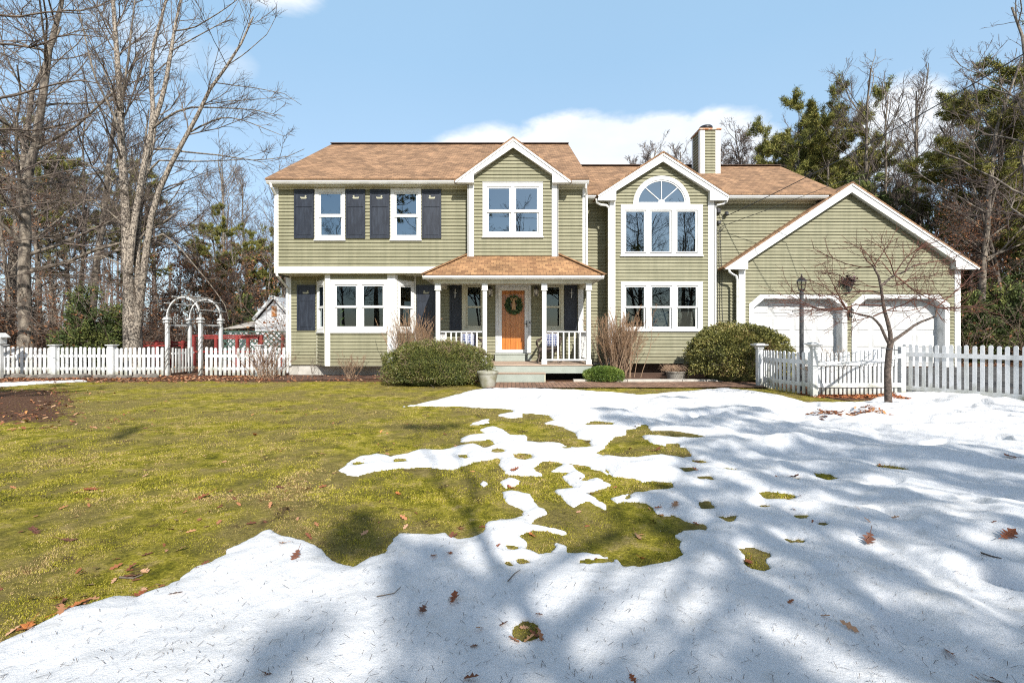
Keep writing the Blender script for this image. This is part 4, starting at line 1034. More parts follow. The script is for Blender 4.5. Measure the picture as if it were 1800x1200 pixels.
# ---- leaf shapes
def leaf_outline(kind=0):
    """lobed oak leaf outline, unit length, flat"""
    pts = [(0, .02)]
    lob = [(.12, .05), (.2, .16), (.28, .06), (.4, .27), (.5, .08), (.62, .30), (.7, .1), (.8, .2), (.88, .07), (1, .0)]
    up = [(x, w) for x, w in lob]
    dn = [(x, -w) for x, w in reversed(lob[:-1])]
    return pts+up+dn+[(0, -.02)]
OL = leaf_outline()
def leaf_mesh(rng, size, curl):
    """one curled oak leaf with a stalk"""
    mb = MB(); ribs = []
    for x, w in OL: ribs.append((x, w))
    n = len(ribs); top = []
    def cur(x, y): return Vector(((x-.5)*size, y*size*(1-.25*curl*abs(y)), size*(curl*(1.1*y*y+.35*(x-.5)**2)+.06*math.sin(x*9+curl*7)*curl)))
    mid = [cur(i/10, 0) for i in range(11)]
    half = (n-2)//2
    k = mb._a([tuple(cur(x, y)) for x, y in ribs]+[tuple(p) for p in mid])
    # fans between outline and midrib
    for i in range(1, 10):
        pass
    upi = list(range(1, 11)); dni = list(range(n-2, 9, -1))
    for side in (upi, dni):
        for j in range(len(side)-1):
            xa = ribs[side[j]][0]; xb = ribs[side[j+1]][0]; ma = min(10, round(xa*10)); mc = min(10, round(xb*10))
            f = [side[j], side[j+1], n+mc] + ([n+ma] if ma != mc else [])
            f = list(dict.fromkeys(f))
            if len(f) >= 3: mb.f.append(tuple(f))
    mb.tube([cur(-.32, 0)+Vector((0, 0, .01)), cur(.3, 0), cur(.9, 0)], [size*.012, size*.014, size*.004], 4)
    return mb
m_leafs = [M('dead_oak_leaf_'+n, c, c2, rough=.6, scale=30, bump=.2) for n, c, c2 in (('rust', (.30, .10, .04), (.18, .05, .02)), ('brown', (.20, .085, .05), (.11, .045, .028)), ('tan', (.42, .24, .13), (.30, .15, .08)), ('orange', (.50, .19, .05), (.33, .10, .03)))]
rl = random.Random(5)
LEAFMESH = []
for i in range(10):
    mb = leaf_mesh(rl, 1.0, .25+.7*rl.random()); me = bpy.data.meshes.new('oak_leaf'); me.from_pydata(mb.v, [], mb.f); me.update(); LEAFMESH.append(me)
def put_leaf(px, py, size, k, label, group=None, tilt=.4):
    x, y = WG(px, py); z = float(top_z(x, y)[0])
    me = LEAFMESH[rl.randrange(10)].copy(); me.materials.append(m_leafs[k])
    o = bpy.data.objects.new('oak_leaf', me); C.objects.link(o)
    x, y = WG(px, py, z); z = float(top_z(x, y)[0])
    o.location = (x, y, z+size*.10); o.scale = (size,)*3; o.rotation_euler = (rl.uniform(-tilt, tilt), rl.uniform(-tilt, tilt), rl.uniform(0, 6.28))
    tag(o, label, 'dead leaf', group or 'large fallen oak leaves'); return o
# largest leaves, one by one: px, py, size (m), colour, label
for q in ((798,1055,.10,0,'rust brown oak leaf standing up on the snow, largest in the foreground'), (742,1075,.085,1,'thin dark curled leaf left of the large rust leaf on the snow'),
          (520,980,.10,1,'dark red-brown leaf on the snow edge left of the dark grass hollow'), (496,958,.06,2,'tan leaf at the snow edge above the dark red-brown leaf'),
          (762,977,.065,3,'thin orange leaf on snow between the grass hollow and melt patch'), (790,973,.055,0,'small rust leaf right beside the thin orange leaf'),
          (875,960,.05,0,'small rust leaf on snow just above the round melt holes'), (810,931,.09,2,'pale tan leaf on grass touching the snow edge'),
          (130,1068,.12,3,'orange oak leaf lying along the snow edge at lower left'), (46,1106,.11,3,'orange oak leaf on grass nearest the lower left corner'),
          (108,1063,.10,1,'brown leaf on grass just left of the long orange leaf'), (245,1050,.085,0,'rust leaf at the snow edge right of the long orange leaf'),
          (120,952,.10,1,'brown leaf lying on the lawn above the lower left snow edge'), (60,937,.14,1,'pair of curled brown leaves on the far left lawn'),
          (230,1016,.09,1,'dark twiggy leaf on lawn close above the snow edge'), (355,876,.13,0,'curled reddish leaf in the middle of the lawn'),
          (448,765,.13,3,'reddish leaf on the lawn far above the middle of the grass'), (160,862,.12,0,'rust leaf on the left lawn below the shadow streaks'),
          (1121,944,.085,2,'pale pink-tan leaf standing on the large melt patch'), (1128,982,.06,3,'orange-tan leaf near the bottom rim of the large melt patch'),
          (1186,888,.11,2,'pink-brown leaf at the right rim of the large melt patch'), (935,942,.08,3,'orange leaf at the left tip of the large melt patch'),
          (1527,953,.14,1,'brown leaf on the shaded snow right of centre'), (1772,936,.14,0,'rust leaf on snow at the right edge of the picture'), (1776,808,.13,1,'brown leaf on the right snow beyond the rust leaf'),
          (1316,990,.10,0,'rust leaf inside the square melt hole'), (468,1187,.04,1,'tiny dark leaf on the snow at the bottom left of centre'), (833,1136,.04,1,'tiny dark leaf on snow left of the round grass hole'),
          (1112,1192,.05,0,'small rust leaf on snow at the bottom edge'), (1397,835,.11,1,'dark leaf in the melt slit on the right snow'), (1150,793,.11,0,'rust leaf on the dark upper melt patch'),
          (870,650,.10,2,'curled brown leaf on the porch step')[:0] or (1040,865,.09,2,'tan leaf on the snow lobe inside the melt patch'), (898,858,.09,0,'rust leaf between the two little snow patches'),
          (905,822,.10,0,'rust leaf below the end of the middle snow tongue'), (700,870,.09,3,'orange-brown leaf on lawn under the middle snow tongue'), (588,832,.05,2,'tan leaf at the tip of the middle snow tongue')):
    put_leaf(*q)
# the many smaller leaves
def leaf_bits(n, fx, fy, s0, s1, name, label, stops, keepf=None, seed=1, flat=.5, lift=.004):
    r = np.random.default_rng(seed); X, Y = fx(r, n), fy(r, n)
    if keepf is not None:
        k = keepf(X, Y, r); X, Y = X[k], Y[k]
    n = len(X); Z = top_z(X, Y)+lift
    base = np.array([(x-.5, y) for x, y in [(0, 0), (.22, .17), (.33, .07), (.5, .28), (.62, .1), (.8, .2), (1, 0), (.8, -.2), (.62, -.1), (.5, -.28), (.33, -.07), (.22, -.17)]])
    k = len(base); a = r.random(n)*2*np.pi; s = s0+(s1-s0)*r.random(n)
    tx, ty = (r.random(n)-.5)*2*flat, (r.random(n)-.5)*2*flat; cu = .3+.9*r.random(n)
    bx = base[None, :, 0]*s[:, None]; by = base[None, :, 1]*s[:, None]
    bz = (base[None, :, 1]**2)*1.6*s[:, None]*cu[:, None]+bx*tx[:, None]+by*ty[:, None]
    V = np.stack([X[:, None]+bx*np.cos(a)[:, None]-by*np.sin(a)[:, None], Y[:, None]+bx*np.sin(a)[:, None]+by*np.cos(a)[:, None], Z[:, None]+bz+np.abs(tx)[:, None]*s[:, None]*.4], -1).reshape(-1, 3)
    o = np_mesh(name, V, np.arange(n*k).reshape(n, k), M_attr(name+'_colours', stops, rough=.7), attr=r.random(n)); tag(o, label, 'leaves', kind='stuff'); return o
LST = [(0, (.13, .05, .03)), (.35, (.25, .09, .04)), (.6, (.38, .17, .08)), (.85, (.46, .28, .17)), (1, (.5, .22, .07))]
pY = lambda y0, y1: (lambda r, n: 1/(1/y0+(1/y1-1/y0)*r.random(n)))
def uni(a, b): return lambda r, n: a+(b-a)*r.random(n)
class _c: Y = None
def scatter_fan(n, y0, y1, seed):
    r = np.random.default_rng(seed); Y = 1/(1/y0+(1/y1-1/y0)*r.random(n)); X = (r.random(n)*2-1)*1.25*Y; return X, Y
X_, Y_ = scatter_fan(1500, 1.5, 12.3, 11); dn = fbm(X_*1.1, Y_*1.1, 71, 3); kk = (dn > .52) | (np.random.default_rng(2).random(1500) < .10)
kk &= (snow_sd(X_, Y_) < .05) | (np.random.default_rng(3).random(1500) < .035); X_, Y_ = X_[kk], Y_[kk]
leaf_bits(len(X_), lambda r, n: X_, lambda r, n: Y_, .03, .07, 'fallen_leaves', 'small brown oak leaves scattered over the lawn and snow', LST, seed=12)
leaf_bits(5200, uni(-16, -.9), uni(11.9, 14.0), .05, .10, 'leaf_litter', 'brown leaf litter under the left fence and along the house bed', LST, seed=13, keepf=lambda X, Y, r: (r.random(len(X)) < .25+.75*(X < -6.5)) & ((Y > 12.4) | (r.random(len(X)) < .25)))
leaf_bits(2600, uni(-13.5, -5.5), uni(6.0, 10.8), .04, .09, 'leaf_litter', 'leaf litter on the bare brown patch at the far left of the lawn', LST, seed=14, keepf=lambda X, Y, r: (fbm(X*1.5, Y*1.5, 77, 3) > .5) & (900+F*X/Y < 60+200*r.random(len(X))))
leaf_bits(1500, uni(6.15, 7.9), uni(8.9, 10.2), .05, .11, 'leaf_litter', 'thick rust leaf litter at the foot of the curved picket fence', [(0, (.2, .06, .03)), (.5, (.38, .13, .05)), (1, (.5, .24, .10))], seed=15, keepf=lambda X, Y, r: (np.abs(Y-(9.55-.12*(X-6.2))) < .34))
leaf_bits(2600, uni(2.2, 6.9), uni(12.3, 13.9), .04, .09, 'leaf_litter', 'leaf litter on the mulch bed under the wing windows', LST, seed=16, keepf=lambda X, Y, r: r.random(len(X)) < .25+.75*(X > 5.2))
leaf_bits(240, uni(4.6, 5.7), uni(6.75, 7.15), .05, .09, 'leaf_litter', 'cluster of brown leaves lying on the snow in front of the little tree', LST, seed=17)
leaf_bits(9000, uni(-30, 26), uni(14.5, 30), .08, .14, 'leaf_litter', 'brown forest floor leaves behind the fences', LST, seed=18, keepf=lambda X, Y, r: (X < -7.2) | (X > 14.2))
# pine needles and twiglets on the snow
r = np.random.default_rng(9); n = 2300; Y = 1/(1/1.4+(1/8.0-1/1.4)*r.random(n)); X = (r.random(n)*2-1)*1.2*Y; k = snow_sd(X, Y) > .04; X, Y = X[k], Y[k]; n = len(X)
a = r.random(n)*np.pi; L = .005+.013*r.random(n)**2; w_ = .0008; Z = top_z(X, Y)+.004
c, s = np.cos(a), np.sin(a)
V = np.stack([np.stack([X-c*L+s*w_, Y-s*L-c*w_, Z], -1), np.stack([X-c*L-s*w_, Y-s*L+c*w_, Z], -1), np.stack([X+c*L-s*w_, Y+s*L+c*w_, Z+.004], -1), np.stack([X+c*L+s*w_, Y+s*L-c*w_, Z+.004], -1)], 1).reshape(-1, 3)
tag(np_mesh('pine_needles', V, np.arange(n*4).reshape(n, 4), M('dead_needle', (.11, .075, .05), (.06, .04, .03))), 'brown pine needles sprinkled over the snow', 'pine needles', kind='stuff')
for (pa, pb, lb) in (((583,1067),(705-500+500,1048),'thin straight twig on the snow left of the large rust leaf'),((606,1075),(583,1067),''),):
    pass
def twig(pts, r_, label):
    q = []
    for a_, b_ in pts:
        x, y = WG(a_, b_); q.append((x, y, float(top_z(x, y)[0])+.008))
    t = MB(); t.tube(q, [r_, r_*.8, r_*.5][:len(q)] if len(q) <= 3 else r_*.8, 5); o = t.build('twig', m_twig, None, loc=q[0]); tag(o, label, 'twig', 'fallen twigs on the snow and lawn')
twig([(662, 1070), (693, 1062), (705, 1049)], .003, 'thin forked twig on snow left of the large rust leaf')
twig([(350-140, 1017), (235, 1018), (250, 1012)], .006, 'thick twig lying on the lawn above the snow edge')
twig([(1725, 992), (1745, 1004), (1760, 1011)], .006, 'thin twig on the snow near the right edge')
twig([(893, 1037), (905, 1024), (915, 1016)], .0035, 'thin straight twig on the bright snow above the round grass hole')

# ---- driveway, brick path, beds, stones
def sheet(name, X0, X1, Y0, Y1, mat, dz, nx_=40, ny_=12, uv=False, edge=None):
    xs = np.linspace(X0, X1, nx_); ys = np.linspace(Y0, Y1, ny_); v = []; f = []
    for j, y in enumerate(ys):
        for i, x in enumerate(xs):
            yy = y
            if edge: yy = edge(x, (y-Y0)/(Y1-Y0))
            v.append((x, yy, float(ground_z(x, yy))+dz))
    for j in range(ny_-1):
        for i in range(nx_-1):
            a_ = j*nx_+i; f.append((a_, a_+1, a_+nx_+1, a_+nx_))
    mb = MB(); mb.v = v; mb.f = f; o = mb.build(name, mat, None, uv=uv); return o
m_asph = M('damp_asphalt', (.045, .045, .045), (.10, .098, .095), rough=.8, scale=5, bump=.3, bscale=120, lo=.4, hi=.65)
def dr_edge(x, t): 
    y0 = 9.75-1.35*max(0, (x-8.4))  if x < 11 else 6.2
    y0 = max(y0, 5.0); return y0+(14.13-y0)*t
tag(sheet('driveway', 7.15, 26, 9, 14.1, m_asph, .012, 60, 16, edge=dr_edge), kind='structure')
tag(sheet('brick_path', -.62, 6.15, 10.72, 11.95, m_bricks, .030, 40, 4, uv=False), kind='structure')
pth = bpy.data.objects['brick_path']; uvl = pth.data.uv_layers.new(name='UVMap')
for p in pth.data.polygons:
    for li in p.loop_indices:
        co = pth.data.vertices[pth.data.loops[li].vertex_index].co; uvl.data[li].uv = (co.y+.02, co.x)
t = MB(); xs_ = [1.62, 3.05, 4.5, 6.0]
for a_, b_ in zip(xs_, xs_[1:]): t.box(a_+.006, b_-.006, 12.02, 12.17, -.05, .085)
tag(t.build('concrete_kerb', m_concrete, None, bevel=.01), 'pale concrete kerb behind the brick path', 'kerb')
tag(sheet('mulch_bed', -6.9, -2.2, 12.75, 14.12, m_mulch, .014, 30, 8, edge=lambda x, t_: 12.75+.25*math.sin(x*1.3)+(14.12-12.75-.25*math.sin(x*1.3))*t_), kind='structure')
tag(sheet('mulch_bed', 2.25, 7.1, 12.18, 14.38, m_mulch, .045, 30, 8), kind='structure')
def stone(x, y, s, seed):
    r_ = random.Random(seed); bm = bmesh.new(); bmesh.ops.create_icosphere(bm, subdivisions=2, radius=1)
    o1, o2 = r_.random()*9, r_.random()*9
    for v in bm.verts:
        k = 1+.28*math.sin(v.co.x*2.7+o1)*math.cos(v.co.y*3.1+o2)+.1*math.sin(v.co.z*7+o1)
        v.co = Vector((v.co.x*s*1.35*k, v.co.y*s*.8*k, v.co.z*s*.5*k))
    me = bpy.data.meshes.new('fieldstone'); bm.to_mesh(me); bm.free(); me.materials.append(m_rock)
    for p in me.polygons: p.use_smooth = seed % 2 == 0
    o = bpy.data.objects.new('fieldstone', me); C.objects.link(o); o.location = (x, y, gz(x, y)+s*.12); o.rotation_euler = (0, 0, r_.uniform(-.5, .5)); return o
xx = -16.2; i = 0
while xx < -10.6:
    s = .12+.1*rl.random(); tag(stone(xx, 13.4+rl.uniform(-.08, .08), s, i), 'rounded brown-grey fieldstone in the edging below the left picket fence', 'stone', 'edging stones under the left fence'); xx += s*2.3; i += 1
tag(stone(1.05, 11.98, .07, 99), 'small pale stone beside the right end of the porch step', 'stone'); 
# ================================================================== FENCES, ARBOR, LAMP
def picket_run(t, pts, spacing, wd, hfun, zb, thick=.022, face=-1, ofs=0):
    """pickets along a polyline; hfun(s) = top height above ground"""
    L = [0]
    for a, b in zip(pts, pts[1:]): L.append(L[-1]+math.hypot(b[0]-a[0], b[1]-a[1]))
    s = spacing*.5+ofs; tot = L[-1]
    while s < tot-spacing*.3:
        for k in range(len(pts)-1):
            if L[k] <= s <= L[k+1]:
                f = (s-L[k])/(L[k+1]-L[k]); a, b = pts[k], pts[k+1]
                x, y = a[0]+(b[0]-a[0])*f, a[1]+(b[1]-a[1])*f; d = Vector((b[0]-a[0], b[1]-a[1], 0)).normalized(); break
        n = Vector((d.y, -d.x, 0)); zt = hfun(s/tot); z0 = zb(x, y); jit = rl.uniform(-.012, .010); ln_ = rl.uniform(-.009, .009)
        T = Matrix(((d.x, -n.x, 0, x), (d.y, -n.y, 0, y), (0, 0, 1, 0), (0, 0, 0, 1)))
        m = MB(T); h = wd/2; zt += jit
        pr = [(-h, z0), (h, z0), (h+ln_, zt-h*.9), (h*.62+ln_, zt-h*.25), (ln_, zt), (-h*.62+ln_, zt-h*.25), (-h+ln_, zt-h*.9)]
        m.prism(pr, -thick, 0); k0 = len(t.v); t.v += m.v; t.f += [tuple(k0+i for i in f_) for f_ in m.f]
        s += spacing
def rail(t, pts, zf, w=.035, h=.085, off=.022):
    prev = None; L = [0]
    for a, b in zip(pts, pts[1:]): L.append(L[-1]+math.hypot(b[0]-a[0], b[1]-a[1]))
    for k in range(len(pts)-1):
        a, b = pts[k], pts[k+1]; t.bar((a[0], a[1]+off, zf(L[k]/L[-1])), (b[0], b[1]+off, zf(L[k+1]/L[-1])), w, h)
def fpost(x, y, z0, z1, w, parent, cap='flat', name='post'):
    t = MB(); h = w/2; t.box(x-h, x+h, y-h, y+h, z0, z1); o = t.build(name, m_fencewhite, parent, bevel=.006)
    c = MB()
    if cap == 'flat':
        c.box(x-h-.035, x+h+.035, y-h-.035, y+h+.035, z1+.001, z1+.03); 
    else:
        c.box(x-h-.015, x+h+.015, y-h-.015, y+h+.015, z1+.001, z1+.03)
        k = c._a([(x-h, y-h, z1+.031), (x+h, y-h, z1+.031), (x+h, y+h, z1+.031), (x-h, y+h, z1+.031)]+[(x+i*(h+.07), y+j*(h+.07), z1+.085) for i, j in ((-1, -1), (1, -1), (1, 1), (-1, 1))])
        c.f += [(k+3, k+2, k+1, k), (k+4, k+5, k+6, k+7)]+[(k+i, k+(i+1) % 4, k+4+(i+1) % 4, k+4+i) for i in range(4)]
        c.box(x-h-.085, x+h+.085, y-h-.085, y+h+.085, z1+.0855, z1+.11); c.box(x-h-.03, x+h+.03, y-h-.03, y+h+.03, z1+.1105, z1+.13)
    c.build('post_cap', m_fencewhite, o); return o
# left fence
FY = 14.0
def left_fence(x0, x1, posts, label):
    f = thing('picket_fence', (x0, FY, 0), label, 'fence')
    t = MB(); rail(t, [(x0, FY), (x1, FY)], lambda s: .61); rail(t, [(x0, FY), (x1, FY)], lambda s: .22); t.build('rail', m_fencewhite, f)
    t = MB(); picket_run(t, [(x0, FY), (x1, FY)], .139, .082, lambda s: .875+.012*math.sin(s*40), lambda x, y: .02); t.build('pickets', m_fencewhite, f)
    for px in posts: x = WX(px, FY-.06); fpost(x, FY-.02, -.15, .93, .17, f)
    return f
left_fence(-25, WX(288, FY), (-120, 0, 94, 195), 'long white picket fence left of the arbor')
left_fence(WX(360, FY), WX(503, FY)-.02, (454,), 'short white picket fence between the arbor and the house')
# arbor
ab = thing('garden_arbor', (-10.15, 14.5, 0), 'weathered white arched garden arbor between the two left fences', 'arbor')
ax0, ax1, ay0, ay1 = -10.62, -9.60, 14.02, 15.0
for x in (ax0, ax1):
    for y in (ay0, ay1):
        t = MB(); t.box(x-.045, x+.045, y-.045, y+.045, -.1, 1.72); o = t.build('post', m_oldwhite, ab, bevel=.008)
        t = MB(); t.box(x-.085, x+.085, y-.085, y+.085, 1.721, 1.76); t.box(x-.065, x+.065, y-.065, y+.065, 1.761, 1.80); t.box(x-.078, x+.078, y-.078, y+.078, 1.64, 1.67); t.build('post_cap', m_oldwhite, o)
cxa = (ax0+ax1)/2; ra = (ax1-ax0)/2
for y in (ay0, ay1):
    t = MB(); pts = [(cxa+ra*math.cos(math.pi*i/18), y, 1.80+.62*math.sin(math.pi*i/18)) for i in range(19)]
    for p, q in zip(pts, pts[1:]): t.bar(p, q, .035, .055, up=(0, 1, 0))
    t.build('arch', m_oldwhite, ab)
t = MB()
for i in (2, 5, 8, 11, 14, 16):
    a = math.pi*i/18; z = 1.80+.665*math.sin(a); x = cxa+(ra+.045)*math.cos(a); t.box(x-.02, x+.02, ay0-.22, ay1+.22, z-.010, z+.012)
t.build('top_slats', m_oldwhite, ab)
t = MB()
for x in (ax0, ax1):
    for z in (1.56,): t.box(x-.02, x+.02, ay0+.056, ay1-.056, z-.025, z+.025)
t.build('cross_rail', m_oldwhite, ab)
gt = thing('garden_gate', (ax0+.1, 14.1, 0), 'weathered white picket gate standing open inside the arbor', 'gate')
t = MB()
for i in range(7):
    y = 14.12+i*.125; x = ax0+.10+.012*i; zt = .86-.05*math.sin(math.pi*i/6); t.box(x-.011, x+.011, y-.032, y+.032, .08, zt)
t.build('pickets', m_oldwhite, gt)
t = MB(); t.bar((ax0+.08, 14.08, .68), (ax0+.17, 14.95, .68), .03, .06); t.bar((ax0+.08, 14.08, .20), (ax0+.17, 14.95, .20), .03, .06); t.build('rail', m_oldwhite, gt)
# vine on the arbor
t = MB(); rv = random.Random(3)
for k in range(9):
    x, y = (ax0, ay0) if k < 4 else ((ax1, ay0) if k < 7 else (ax1, ay1)); pts = []
    for i in range(14):
        z = .0+i*.14; a = i*.9+k; pts.append((x+.085*math.cos(a), y+.085*math.sin(a), z))
    for i in range(7):
        an = math.pi*(i+1)/(9) if x == ax1 else math.pi*(1-(i+1)/9); pts.append((cxa+(ra+.04)*math.cos(an)+rv.uniform(-.04, .04), y+rv.uniform(-.05, .12), 1.82+.66*math.sin(an)))
    t.tube(pts, [.009*(1-i/26) for i in range(len(pts))], 4)
for k in range(70):
    a = rv.random()*math.pi; y = rv.uniform(ay0-.1, ay1+.1); p = Vector((cxa+(ra+.05)*math.cos(a), y, 1.82+.66*math.sin(a))); d = Vector((rv.uniform(-1, 1), rv.uniform(-1, 1), rv.uniform(-.2, 1)))*.16; t.tube([p, p+d*.5+Vector((0, 0, .02)), p+d], [.005, .004, .003], 3, False)
tag(t.build('climbing_vine', m_twig, None, loc=(ax0, ay0, 0)), 'leafless climbing vine wound round the arbor', 'vine')
# right fence
A0, A1, B1 = (6.08, 11.0), (6.24, 9.42), (8.18, 9.60)
segA = [(6.08-.10*math.sin(math.pi*i/6)*-1, 11.0-1.5*i/6) for i in range(7)]; segA = [(6.05+.19*(i/6)**1.0-.13*math.sin(math.pi*i/6), 10.95-1.5*i/6) for i in range(7)]
f1 = thing('picket_fence', (6.15, 10.2, 0), 'curved white picket fence beside the big right bush, left of the flared fence post', 'fence')
t = MB(); picket_run(t, segA, .118, .062, lambda s: .90+.02*s, lambda x, y: .03); t.build('pickets', m_fencewhite, f1)
t = MB(); rail(t, segA, lambda s: .70, off=0.0); rail(t, segA, lambda s: .23, off=0.0); t.build('rail', m_fencewhite, f1)
fpost(6.02, 11.08, -.1, .93, .12, f1, 'flare'); 
segB = [(6.30, 9.45), (6.8, 9.45), (7.3, 9.46), (7.7, 9.48), (8.0, 9.5), (8.12, 9.5)]
f2 = thing('picket_fence', (7.2, 9.45, 0), 'white picket fence with scooped top between the flared post and the small tree', 'fence')
sc = lambda s: .92+.17*max(0, (s-.38)/.62)**1.7
t = MB(); picket_run(t, [(6.32, 9.45), (8.1, 9.5)], .0905, .056, sc, lambda x, y: .04); t.build('pickets', m_fencewhite, f2)
def curve_rail(t, a, b, zf, n=14):
    for i in range(n):
        s0, s1 = i/n, (i+1)/n; t.bar((a[0]+(b[0]-a[0])*s0, a[1]+(b[1]-a[1])*s0-.04, zf(s0)), (a[0]+(b[0]-a[0])*s1, a[1]+(b[1]-a[1])*s1-.04, zf(s1)), .03, .085)
t = MB(); curve_rail(t, (6.30, 9.45), (8.12, 9.5), lambda s: sc(s)-.24); t.build('rail', m_fencewhite, f2)
t = MB(); curve_rail(t, (6.30, 9.45), (8.12, 9.5), lambda s: .23); t.build('rail', m_fencewhite, f2)
fpost(6.235, 9.40, -.1, .99, .105, f2, 'flare'); t = MB(); t.box(8.13, 8.23, 9.5, 9.60, -.1, 1.02); t.build('post', m_fencewhite, f2, bevel=.005)
segC = [(8.28, 9.68), (8.62, 9.0), (9.05, 8.25), (9.55, 7.1), (10.2, 5.2), (10.8, 3.2)]
f3 = thing('picket_fence', (9.2, 8.0, 0), 'white picket fence running towards the camera at the right edge', 'fence')
t = MB(); picket_run(t, segC, .109, .060, lambda s: 1.075, lambda x, y: -.02); t.build('pickets', m_fencewhite, f3)
t = MB()
for zc_ in (.865, .165):
    for a, b in zip(segC, segC[1:]): t.bar((a[0]-.02, a[1]-.012, zc_), (b[0]-.02, b[1]-.012, zc_), .035, .085)
t.build('rail', m_fencewhite, f3)
# lamp post
lx, ly = WX(1409, 10.4), 10.4
lp = thing('lamp_post', (lx, ly, gz(lx, ly)), 'dark iron lamp post with crossbar and small lantern in front of the left garage door', 'lamp post')
t = MB(); t.lathe((lx, ly, -.05), [(.06, 0), (.06, .25), (.045, .3), (.042, 2.22), (.05, 2.24), (.05, 2.27), (.03, 2.3)], 12); t.build('pole', m_iron, lp)
t = MB(); zc_ = WZ(547, 10.4); t.tube([(lx-.2, ly, zc_), (lx+.2, ly, zc_)], .012, 6); t.lathe((lx-.21, ly, zc_-.02), [(.0, 0), (.02, .02), (.0, .04)], 8); t.lathe((lx+.21, ly, zc_-.02), [(.0, 0), (.02, .02), (.0, .04)], 8); t.build('crossbar', m_iron, lp)
t = MB(); z0 = WZ(509, 10.4)
t.lathe((lx, ly, z0-.02), [(.03, -.06), (.05, 0), (.075, .02), (.07, .035)], 8)
t.lathe((lx, ly, z0+.19), [(.115, 0), (.105, .015), (.06, .065), (.025, .09), (.03, .10), (.012, .12), (.016, .135), (.003, .18)], 10)
for k in range(6):
    a = math.pi/3*k; t.bar((lx+.068*math.cos(a), ly+.068*math.sin(a), z0), (lx+.10*math.cos(a), ly+.10*math.sin(a), z0+.19), .011)
t.lathe((lx, ly, z0+.02), [(.012, 0), (.012, .10)], 6)
ln = t.build('lantern', m_black, lp)
m_clear = glass_mat('lantern_glass', (.85, .86, .84), 2.0)
g = MB(); q = []
for k in range(6):
    a0, a1 = math.pi/3*k, math.pi/3*(k+1)
    g.poly([(lx+.062*math.cos(a0), ly+.062*math.sin(a0), z0+.015), (lx+.062*math.cos(a1), ly+.062*math.sin(a1), z0+.015), (lx+.092*math.cos(a1), ly+.092*math.sin(a1), z0+.185), (lx+.092*math.cos(a0), ly+.092*math.sin(a0), z0+.185)])
g.build('lamp_glass', m_clear, ln)

# ================================================================== SHED, RED RAILING, LATTICE behind the left fence
m_shed = M('white_shed_boards', (.62, .63, .64), (.44, .45, .46), rough=.8, scale=4, stretch=(.4, .4, 6), lo=.4, hi=.7)
sh = thing('garden_shed', (-11.4, 23, 0), 'small white clapboard shed with steep gable behind the left fence', 'shed')
SYs = 22.0
def sx(px): return WX(px, SYs)
def sz(py): return WZ(py, SYs)
w = MB(); ap = sx(483); hw_ = sx(520)-sx(483)
siding(w, (0, SYs), (1, 0), (0, -1), giv(sx(452), sx(514), ap, sz(560), sz(527), 1.15), 0, sz(527), lip=.015)
siding(w, (sx(452), 0), (0, 1), (-1, 0), const(SYs, SYs+4), 0, sz(560), lip=.015); siding(w, (sx(514), 0), (0, 1), (1, 0), const(SYs, SYs+4), 0, sz(560), lip=.015)
siding(w, (0, SYs+.3), (1, 0), (0, -1), const(sx(394), sx(452)), 0, sz(583), lip=.015)
build_sheets(w, 'wall', m_shed, sh)
t = MB(); e = .12; sl_ = (sz(522)-sz(562))/(sx(483)-sx(447))
slab(t, (sx(447), SYs+4.1, sz(562)), (sx(447), SYs-.12, sz(562)), (ap, SYs-.12, sz(521)), (ap, SYs+4.1, sz(521)), .05); slab(t, (sx(519), SYs-.12, sz(562)), (sx(519), SYs+4.1, sz(562)), (ap+.002, SYs+4.1, sz(521)), (ap+.002, SYs-.12, sz(521)), .05)
t.build('roof', m_shed, sh)
t = MB(); slab(t, (sx(390), SYs+.15, sz(577)), (sx(452), SYs+.15, sz(572)), (sx(452), SYs+2.5, sz(557)), (sx(390), SYs+2.5, sz(562)), .05); t.build('lean_to_roof', m_concrete, sh)
t = MB(); t.box(sx(478), sx(487), SYs-.05, SYs-.02, sz(556), sz(538)); t.build('vent', m_rust, sh)
t = MB(); t.box(sx(433), sx(445), SYs+.22, SYs+.28, sz(588), sz(578)); t.build('window', m_dark, sh)
t = MB(); t.box(sx(449), sx(457), SYs-.04, SYs-.02, 0, sz(562)); t.bar((sx(447), SYs-.14, sz(562)), (ap, SYs-.14, sz(521)), .03, .14); t.bar((sx(519), SYs-.14, sz(562)), (ap, SYs-.14, sz(521)), .03, .14); t.build('trim', m_oldwhite, sh)
# lattice screen
LY = 20.2
la = thing('lattice_screen', (WX(470, LY), LY, 0), 'dark green crossed lattice screen in front of the white shed', 'lattice')
t = MB(); x0, x1, z0, z1 = WX(392, LY), WX(503, LY), .1, WZ(584, LY); n = 26; sp = .24
x = x0-(z1-z0)
while x < x1+(z1-z0):
    for s_ in (1, -1):
        pts = []
        for f_ in (0, 1):
            zz = z0+(z1-z0)*f_; xx_ = x+s_*(zz-z0 if s_ > 0 else zz-z1) if s_ > 0 else x+(z1-z0)-(zz-z0)
            pts.append((xx_, zz))
        (xa, za), (xb, zb) = pts
        def cl(xa, za, xb, zb):
            if xa > xb: xa, za, xb, zb = xb, zb, xa, za
            if xb <= x0 or xa >= x1: return None
            k_ = (zb-za)/(xb-xa)
            if xa < x0: za += k_*(x0-xa); xa = x0
            if xb > x1: zb += k_*(x1-xb); xb = x1
            return xa, za, xb, zb
        q = cl(xa, za, xb, zb)
        if q: t.bar((q[0], LY+.012*s_, q[1]), (q[2], LY+.012*s_, q[3]), .01, .055)
    x += sp
t.build('slats', m_greenlattice, la)
